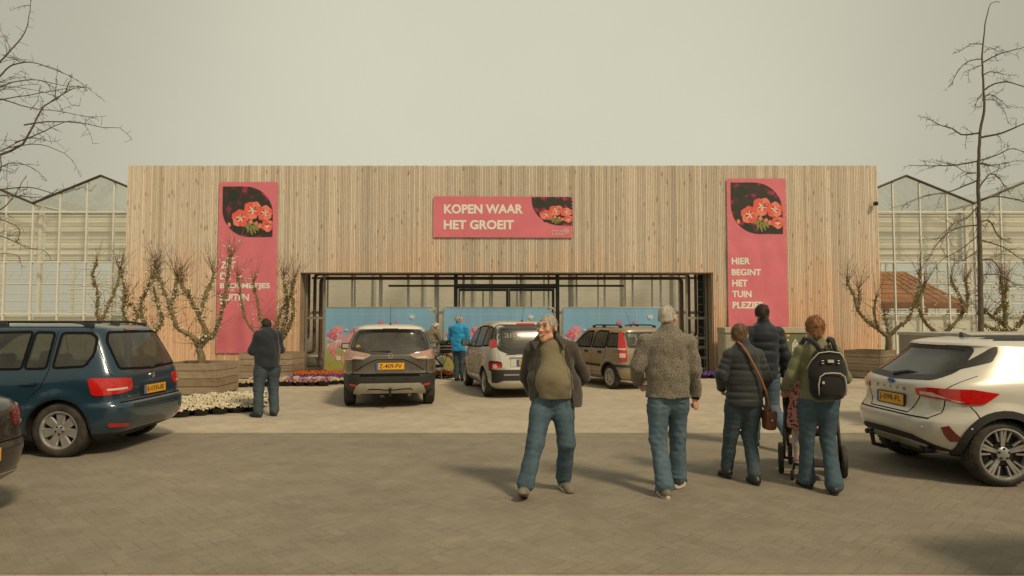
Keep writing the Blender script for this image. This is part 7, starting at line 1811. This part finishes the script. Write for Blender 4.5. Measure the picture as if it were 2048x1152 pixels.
pear_tree(20.0, [(528, 708), (526, 692), (522, 678)], [[(522, 680), (505, 658), (492, 636), (485, 600), (479, 556)], [(523, 680), (519, 645), (510, 605), (498, 566)]], 'slender pear tree with two limbs in front of the left pink banner', 2, .06, .7, .6, 14)
pear_tree(20.2, [(562, 708), (562, 690), (563, 680)], [[(563, 682), (566, 655), (576, 620), (573, 590), (568, 556)], [(563, 682), (580, 655), (592, 622), (590, 590), (598, 560)], [(563, 682), (553, 650), (566, 612), (580, 585)]], 'bushy pear tree with olive buds against the jamb left of the opening', 3, .06, 1.2, 1.0, 9)
pear_tree(17.8, [(284, 728), (282, 705), (280, 690)], [[(280, 690), (262, 655), (254, 620), (262, 585), (256, 545)], [(280, 690), (285, 650), (277, 610), (290, 570), (303, 530)], [(281, 690), (310, 665), (327, 640), (318, 600), (312, 565)], [(280, 690), (268, 665), (272, 625), (250, 600)]], 'dense pear tree with much white blossom at the left corner of the facade', 4, .065, 1.35, 1.5, 8)
pear_tree(19.0, [(201, 730), (200, 690), (199, 655)], [[(199, 655), (198, 620), (203, 585), (196, 555), (207, 528)], [(199, 650), (212, 610), (222, 575), (226, 540)]], 'thin upright pear tree in front of the left greenhouse', 5, .055, 1.0, .8, 7)
pear_tree(19.7, [(1777, 708), (1777, 690), (1777, 675)], [[(1777, 675), (1758, 660), (1733, 641), (1716, 618), (1707, 587), (1695, 566)], [(1716, 616), (1724, 596), (1727, 578)], [(1777, 675), (1793, 656), (1812, 637), (1823, 603), (1831, 568), (1827, 545)], [(1777, 674), (1783, 650), (1786, 633)], [(1758, 660), (1745, 630), (1742, 600)]], 'forked pear tree in the crate at the right end of the facade', 6, .085, .85, .55, 11)
pear_tree(18.2, [(1884, 712), (1883, 690), (1881, 672)], [[(1881, 672), (1854, 652), (1837, 629), (1829, 600), (1838, 572)], [(1881, 672), (1907, 652), (1930, 625), (1942, 595), (1938, 560)], [(1930, 625), (1925, 590), (1915, 560)]], 'pear tree with a wide fork behind the white hatchback roof', 7, .08, 1.0, .8, 10)
pear_tree(17.0, [(2027, 700), (2027, 680), (2026, 664)], [[(2026, 664), (2007, 645), (1990, 630), (1976, 610), (1980, 580)], [(2010, 648), (2016, 610), (2014, 564)], [(2026, 664), (2043, 630), (2050, 590), (2040, 560)], [(1990, 630), (2000, 600), (1996, 575)], [(2026, 664), (1985, 655), (1972, 640)]], 'densely budded pear tree at the right edge of the photo', 8, .075, 1.4, .8, 8)
# ---- tall bare tree right, branches of a bare tree left
M['grey_bark'] = pm('grey_brown_bark', (.115, .092, .064), .9, 0, .3, 8, .5, 30)
def bare_tree(Y, trunk, r0, arms, label, seed, sub=1.0):
    rnd = random.Random(seed); base = at(*trunk[0], Y); root = empty('bare_tree', (base.x, Y, 0), label=label, cat='tree')
    L = lambda p, dy=0: Vector((at(p[0], p[1], Y).x-base.x, dy, at(p[0], p[1], Y).z))
    t = MB(); pth = rough_path([(0, 0, -.02), (0, 0, .4)]+[L(p) for p in trunk], .12, .006, seed); n = len(pth); t.tube(pth, [max(.008, r0*(1-.92*(i/n)**1.1)) for i in range(n)], 9); t.build('trunk', M['grey_bark'], root, True)
    br = MB()
    def shoot(p, d, l, r, depth, droop):
        q = [p]; dd = d.normalized(); m = max(4, int(l/.09))
        for k in range(m):
            dd = (dd+Vector((rnd.gauss(0, .11), rnd.gauss(0, .11), rnd.gauss(0, .09)-droop*(k/m)))).normalized(); q.append(q[-1]+dd*l/m)
        br.tube(q, [max(.003, r*(1-.8*i/m)) for i in range(m+1)], 4, False)
        if depth: spawn(q, l, r, depth, droop)
    def spawn(q, l, r, depth, droop):
        m = len(q)
        for i in range(1, m):
            if rnd.random() < .5*sub:
                t_ = (q[i]-q[i-1]).normalized(); sd_ = Vector((rnd.gauss(0, 1), rnd.gauss(0, 1), rnd.gauss(.1, .8))); d = t_*.7+sd_.normalized()*.8
                shoot(q[i], d, l*rnd.uniform(.15, .42)*(1-.4*i/m), max(.003, r*.45), depth-1, droop+.05)
            if rnd.random() < .8: shoot(q[i], Vector((rnd.gauss(0, 1), rnd.gauss(0, 1), rnd.gauss(.2, 1))), rnd.uniform(.04, .16), .004, 0, 0)
    for ai, (arm, r, dy) in enumerate(arms):
        pts = [L(p, dy*i/max(1, len(arm)-1)) for i, p in enumerate(arm)]; q = rough_path(pts, .09, .008, seed*31+ai); m = len(q)
        br.tube(q, [max(.004, r*(1-.8*i/m)) for i in range(m)], 5, False); l = sum((q[i+1]-q[i]).length for i in range(m-1)); spawn(q, l, r*.8, 2, .08)
    br.build('branches', M['twig'] if 0 else M['grey_bark'], root); return root
TR = [(1961, 700), (1961, 600), (1959, 480), (1957, 400), (1957, 339), (1960, 265), (1968, 224), (1967, 171), (1964, 124), (1966, 88), (1972, 38), (1982, 7), (1999, 4)]
rnd = random.Random(3)
ARM = [([(1966, 88), (1946, 86), (1934, 94), (1925, 98)], .012, .2), ([(1964, 118), (1945, 118), (1930, 132), (1920, 160)], .014, .3), ([(1964, 130), (1945, 138), (1925, 148), (1903, 158)], .012, -.4), ([(1968, 105), (1985, 92), (2000, 90), (2025, 95)], .010, .3), ([(1966, 125), (1990, 113), (2010, 111), (2048, 103)], .016, -.5),
       ([(1967, 150), (1990, 138), (2015, 134), (2050, 134)], .016, .5), ([(1969, 180), (1985, 170), (2010, 172), (2052, 195)], .02, -.3), ([(1969, 200), (1985, 185), (2015, 180), (2060, 200)], .016, .6), ([(1966, 185), (1955, 198), (1943, 212), (1938, 225)], .012, -.2), ([(1970, 200), (1995, 198), (2020, 212), (2036, 238)], .011, .3),
       ([(1957, 266), (1930, 266), (1920, 250), (1900, 240), (1884, 222)], .022, .5), ([(1961, 275), (1990, 271), (2015, 260), (2055, 240)], .026, -.6), ([(1956, 322), (1920, 327), (1880, 326), (1840, 322)], .020, .4), ([(1959, 327), (1990, 324), (2015, 321), (2060, 310)], .026, .7), ([(1957, 322), (1985, 313), (2005, 305), (2040, 330)], .016, -.5),
       ([(1957, 360), (1910, 380), (1870, 385), (1840, 400)], .018, .6), ([(1959, 375), (1990, 345), (2020, 350), (2055, 380)], .02, .5), ([(1957, 410), (1920, 440), (1880, 455), (1845, 500)], .018, -.6), ([(1960, 400), (1985, 395), (2020, 405), (2060, 420)], .02, -.4), ([(1959, 445), (1990, 440), (2020, 470), (2058, 480)], .022, .5),
       ([(1957, 450), (1920, 455), (1890, 480), (1870, 520)], .016, .3), ([(1960, 480), (2000, 495), (2030, 520), (2058, 525)], .018, -.3), ([(1957, 500), (1920, 520), (1890, 530), (1868, 560)], .016, -.5), ([(1960, 520), (2000, 520), (2030, 545), (2056, 580)], .016, .6), ([(1960, 550), (1985, 550), (2010, 570), (2040, 575)], .014, -.5), ([(1958, 470), (1930, 500), (1912, 515), (1900, 545)], .012, .7), ([(1957, 345), (1925, 350), (1890, 338), (1862, 335)], .012, -.5)]
bare_tree(14.5, TR, .066, ARM, 'tall bare tree with spreading thin branches in front of the right greenhouse', 9, 1.1)
TL = [(-75, 760), (-75, 600), (-72, 450), (-78, 300), (-70, 150), (-60, 20), (-55, -80)]
ARL = [([(-72, 160), (-20, 130), (10, 95), (33, 55), (36, 20), (34, -15)], .018, .3), ([(-76, 330), (-40, 320), (0, 305), (35, 285), (55, 245), (75, 205), (122, 172)], .026, .2), ([(-76, 230), (-40, 200), (0, 172), (40, 142), (85, 137), (130, 152), (178, 172)], .018, -.4), ([(-75, 250), (-30, 200), (0, 185), (60, 168), (120, 150)], .014, .5), ([(-76, 240), (-20, 195), (20, 172), (80, 165), (140, 178), (180, 183)], .014, -.2),
       ([(48, 250), (90, 240), (150, 240), (190, 247), (215, 244), (236, 265)], .013, .4), ([(30, 285), (80, 276), (130, 262), (170, 256), (210, 266)], .012, -.5), ([(20, 295), (70, 285), (110, 300), (125, 318)], .010, .3), ([(-76, 190), (-20, 190), (30, 203), (80, 205), (150, 215)], .013, .6), ([(-76, 380), (-20, 390), (0, 375), (25, 335), (20, 300)], .02, -.3), ([(-10, 380), (50, 372), (100, 383), (150, 362)], .012, .3), ([(-30, 390), (40, 395), (110, 400), (150, 387)], .012, -.4),
       ([(-76, 430), (-20, 425), (10, 400), (30, 360), (35, 345)], .014, .2), ([(-74, 470), (-10, 470), (30, 492), (55, 495), (60, 515)], .012, .5), ([(-74, 520), (0, 508), (40, 510), (60, 520)], .010, -.2), ([(-76, 300), (-20, 300), (10, 275), (40, 255)], .014, .4), ([(-76, 360), (-10, 345), (40, 330), (90, 345), (120, 370)], .013, -.3), ([(60, 220), (70, 200), (72, 180)], .006, .1), ([(-60, 420), (0, 440), (15, 455), (-5, 480)], .012, .4)]
bare_tree(10.5, TL, .11, ARL, 'bare tree whose thin branches reach in from the left edge', 10, .5)
# ---- pansies in black bowls
M['pot'] = pm('black_plant_bowl', (.016, .015, .014), .6, 0, .2, 20); M['leafg'] = pm('pansy_leaves', (.055, .075, .022), .7, 0, .4, 40)
PC = {'w': [(.66, .60, .46), (.62, .56, .42), (.60, .50, .30)], 'p': [(.10, .03, .22), (.16, .06, .30), (.30, .17, .40)], 'o': [(.48, .13, .015), (.30, .04, .02), (.52, .22, .03)], 'l': [(.50, .44, .46), (.42, .33, .44), (.55, .48, .40)], 'm': [(.26, .06, .15), (.46, .22, .24), (.55, .44, .22)], 'y': [(.55, .44, .22), (.60, .52, .36), (.42, .25, .15)]}
def petal_mat(k):
    g = G('pansy_petals_'+{'w': 'white', 'p': 'purple', 'o': 'orange', 'l': 'lilac', 'm': 'magenta', 'y': 'cream'}[k]); n = g.n('TexNoise'); g.put(n.inputs[0], g.coord('Object')); n.inputs['Scale'].default_value = 22; n.inputs['Detail'].default_value = 1
    return g.done(g.pbr(g.ramp(n.outputs[0], [(.40, PC[k][0]), (.52, PC[k][1]), (.62, PC[k][2])], 'CONSTANT'), .75, 0, 0, None, .15))
def bowl_proto(k, seed, R_=.15):
    rnd = random.Random(seed); root = empty('flower_bowl')
    b = MB(); b.lathe([(R_*.62, .0), (R_*.72, .01), (R_*.98, .085), (R_*1.05, .088), (R_*1.05, .10), (R_*.95, .10), (R_*.9, .08)], 18); b.build('bowl', M['pot'], root, 40)
    b = MB()
    for _ in range(70):
        a, r = rnd.uniform(0, 6.28), R_*1.15*rnd.random()**.5; z = .10+.06*rnd.random(); c = Vector((r*math.cos(a), r*math.sin(a), z)); d = Vector((math.cos(a)*.6+rnd.gauss(0, .4), math.sin(a)*.6+rnd.gauss(0, .4), rnd.uniform(-.2, .8))).normalized(); s = d.cross(Vector((0, 0, 1))).normalized(); l = rnd.uniform(.025, .05)
        b.add([c, c+d*l*.5+s*l*.28, c+d*l, c+d*l*.5-s*l*.28], [(0,1,2,3)])
    b.build('leaves', M['leafg'], root)
    b = MB()
    for _ in range(105):
        a, r = rnd.uniform(0, 6.28), R_*1.26*rnd.random()**.5; z = .175-.06*(r/R_/1.26)**2+rnd.uniform(-.012, .022); c = Vector((r*math.cos(a), r*math.sin(a), z))
        u = Vector((math.cos(a)*.5+rnd.gauss(0, .45), math.sin(a)*.5-.55+rnd.gauss(0, .45), rnd.uniform(.35, 1.0))).normalized(); x = u.orthogonal().normalized(); y = u.cross(x); f = rnd.uniform(.016, .025); ph = rnd.random()*6
        pts = []
        for q in range(10): t = q*.6283; rr_ = f*(1+.16*math.cos(5*t)); pts.append(c+(x*math.cos(t+ph)+y*math.sin(t+ph))*rr_+u*.004*(q % 2))
        b.add([c-u*.003]+pts, [(0, 1+i, 1+(i+1) % 10) for i in range(10)])
    b.build('blooms', petal_mat(k) if 'pansy_petals_'+{'w': 'white', 'p': 'purple', 'o': 'orange', 'l': 'lilac', 'm': 'magenta', 'y': 'cream'}[k] not in bpy.data.materials else bpy.data.materials['pansy_petals_'+{'w': 'white', 'p': 'purple', 'o': 'orange', 'l': 'lilac', 'm': 'magenta', 'y': 'cream'}[k]], root, kind='stuff')
    return root
LB = {'w': ('black bowl of white pansies in the bed before the biggest planter crate', 'bowls of white pansies'), 'p': ('black bowl of purple pansies by the left jamb of the opening', 'bowls of purple pansies left'), 'o': ('black bowl of orange and dark red pansies in front of the fence', 'bowls of orange pansies'), 'l': ('black bowl of pale lilac pansies before the stained planter crate', 'bowls of lilac pansies'), 'm': ('black bowl of magenta pansies between lilac and cream rows', 'bowls of magenta pansies'), 'y': ('black bowl of cream pansies at the edge near the stained crate', 'bowls of cream pansies'), 'q': ('black bowl of purple pansies by the right jamb of the opening', 'bowls of purple pansies right'), 'r': ('black bowl of orange pansies beside the right planter crate', 'bowls of orange pansies right')}
PR = {k: [bowl_proto(k, i*17+ord(k)) for i in range(2)] for k in 'wpolmy'}; used = set()
def put(k, x, y, lab=None):
    i = random.randint(0, 1); key = (k, i); pr = PR[k][i]
    o = pr if key not in used else copy_tree(pr); used.add(key)
    o.location = (x, y, 0); o.rotation_euler = (0, 0, random.choice((-.25, -.1, .1, .25)) ); o.scale = [random.uniform(.94, 1.06)]*3; tag(o, LB[lab or k][0], 'flower bowl', LB[lab or k][1])
# white bed: front edge follows the kerb line, slanting away to the right
f0, f1 = gnd(330, 838), gnd(535, 822)
for row in range(12):
    for c in range(14):
        x = f0.x-.6+c*.25+(row % 2)*.12; t = (x-f0.x)/(f1.x-f0.x); y = f0.y+(f1.y-f0.y)*t+.15+row*.21
        if y > 14.70 and x < -6.42: continue
        if x > gnd(523, 825).x*y/12.2 or y > 15.0: continue
        put('w', x, y)
g0, g1 = gnd(480, 779), gnd(700, 762)
for row, kk in enumerate('ymll'):
    for c in range(7 if row else 11):
        put(kk, gnd(483, 775).x+c*.30+(row % 2)*.14, gnd(483, 775).y+.12+row*.30+c*.10*(row == 0))
for row in range(3):
    for c in range(6): put('p', gnd(585, 768).x+c*.30+(row % 2)*.15, gnd(585, 768).y+.1+row*.29+c*.06)
for row in range(3):
    for c in range(16): put('o', gnd(598, 752).x+.1+c*.30+(row % 2)*.15-row*.1, gnd(640, 757).y+.15+row*.28)
for row in range(2):
    for c in range(5): put('p', gnd(1388, 757).x+c*.31, gnd(1388, 757).y+.1+row*.29, 'q')
for c in range(3): put('o', at(1690, 750, 19.8).x+c*.30, 19.9+.1*c, 'r')
# ---- stones behind the pipes and litter on the paving
M['stone'] = pm('dark_stone', (.10, .085, .065), .9, 0, .3, 5, .6, 20)
for i, (px, py, s, lb) in enumerate(((624, 712, .32, 'dark rounded stone behind the lowest pipe bend'), (640, 700, .24, 'smaller grey stone behind the brown pipes'))):
    bm = bmesh.new(); bmesh.ops.create_icosphere(bm, subdivisions=3, radius=1)
    for v in bm.verts: v.co = Vector((v.co.x*s*1.3, v.co.y*s, v.co.z*s*.8))*(1+.25*mnoise.noise(v.co*1.6+Vector((i*5, 0, 0)))); 
    b = MB(); b.bm(bm); o = b.build('stone', M['stone'], None, True, label=lb, cat='stone'); a = at(px, py, 22.5); o.location = (a.x, 22.45, s*.55)

for k_, pp in PR.items():
    for i_, o_ in enumerate(pp):
        if (k_, i_) not in used:
            for c_ in list(o_.children): bpy.data.objects.remove(c_)
            bpy.data.objects.remove(o_)
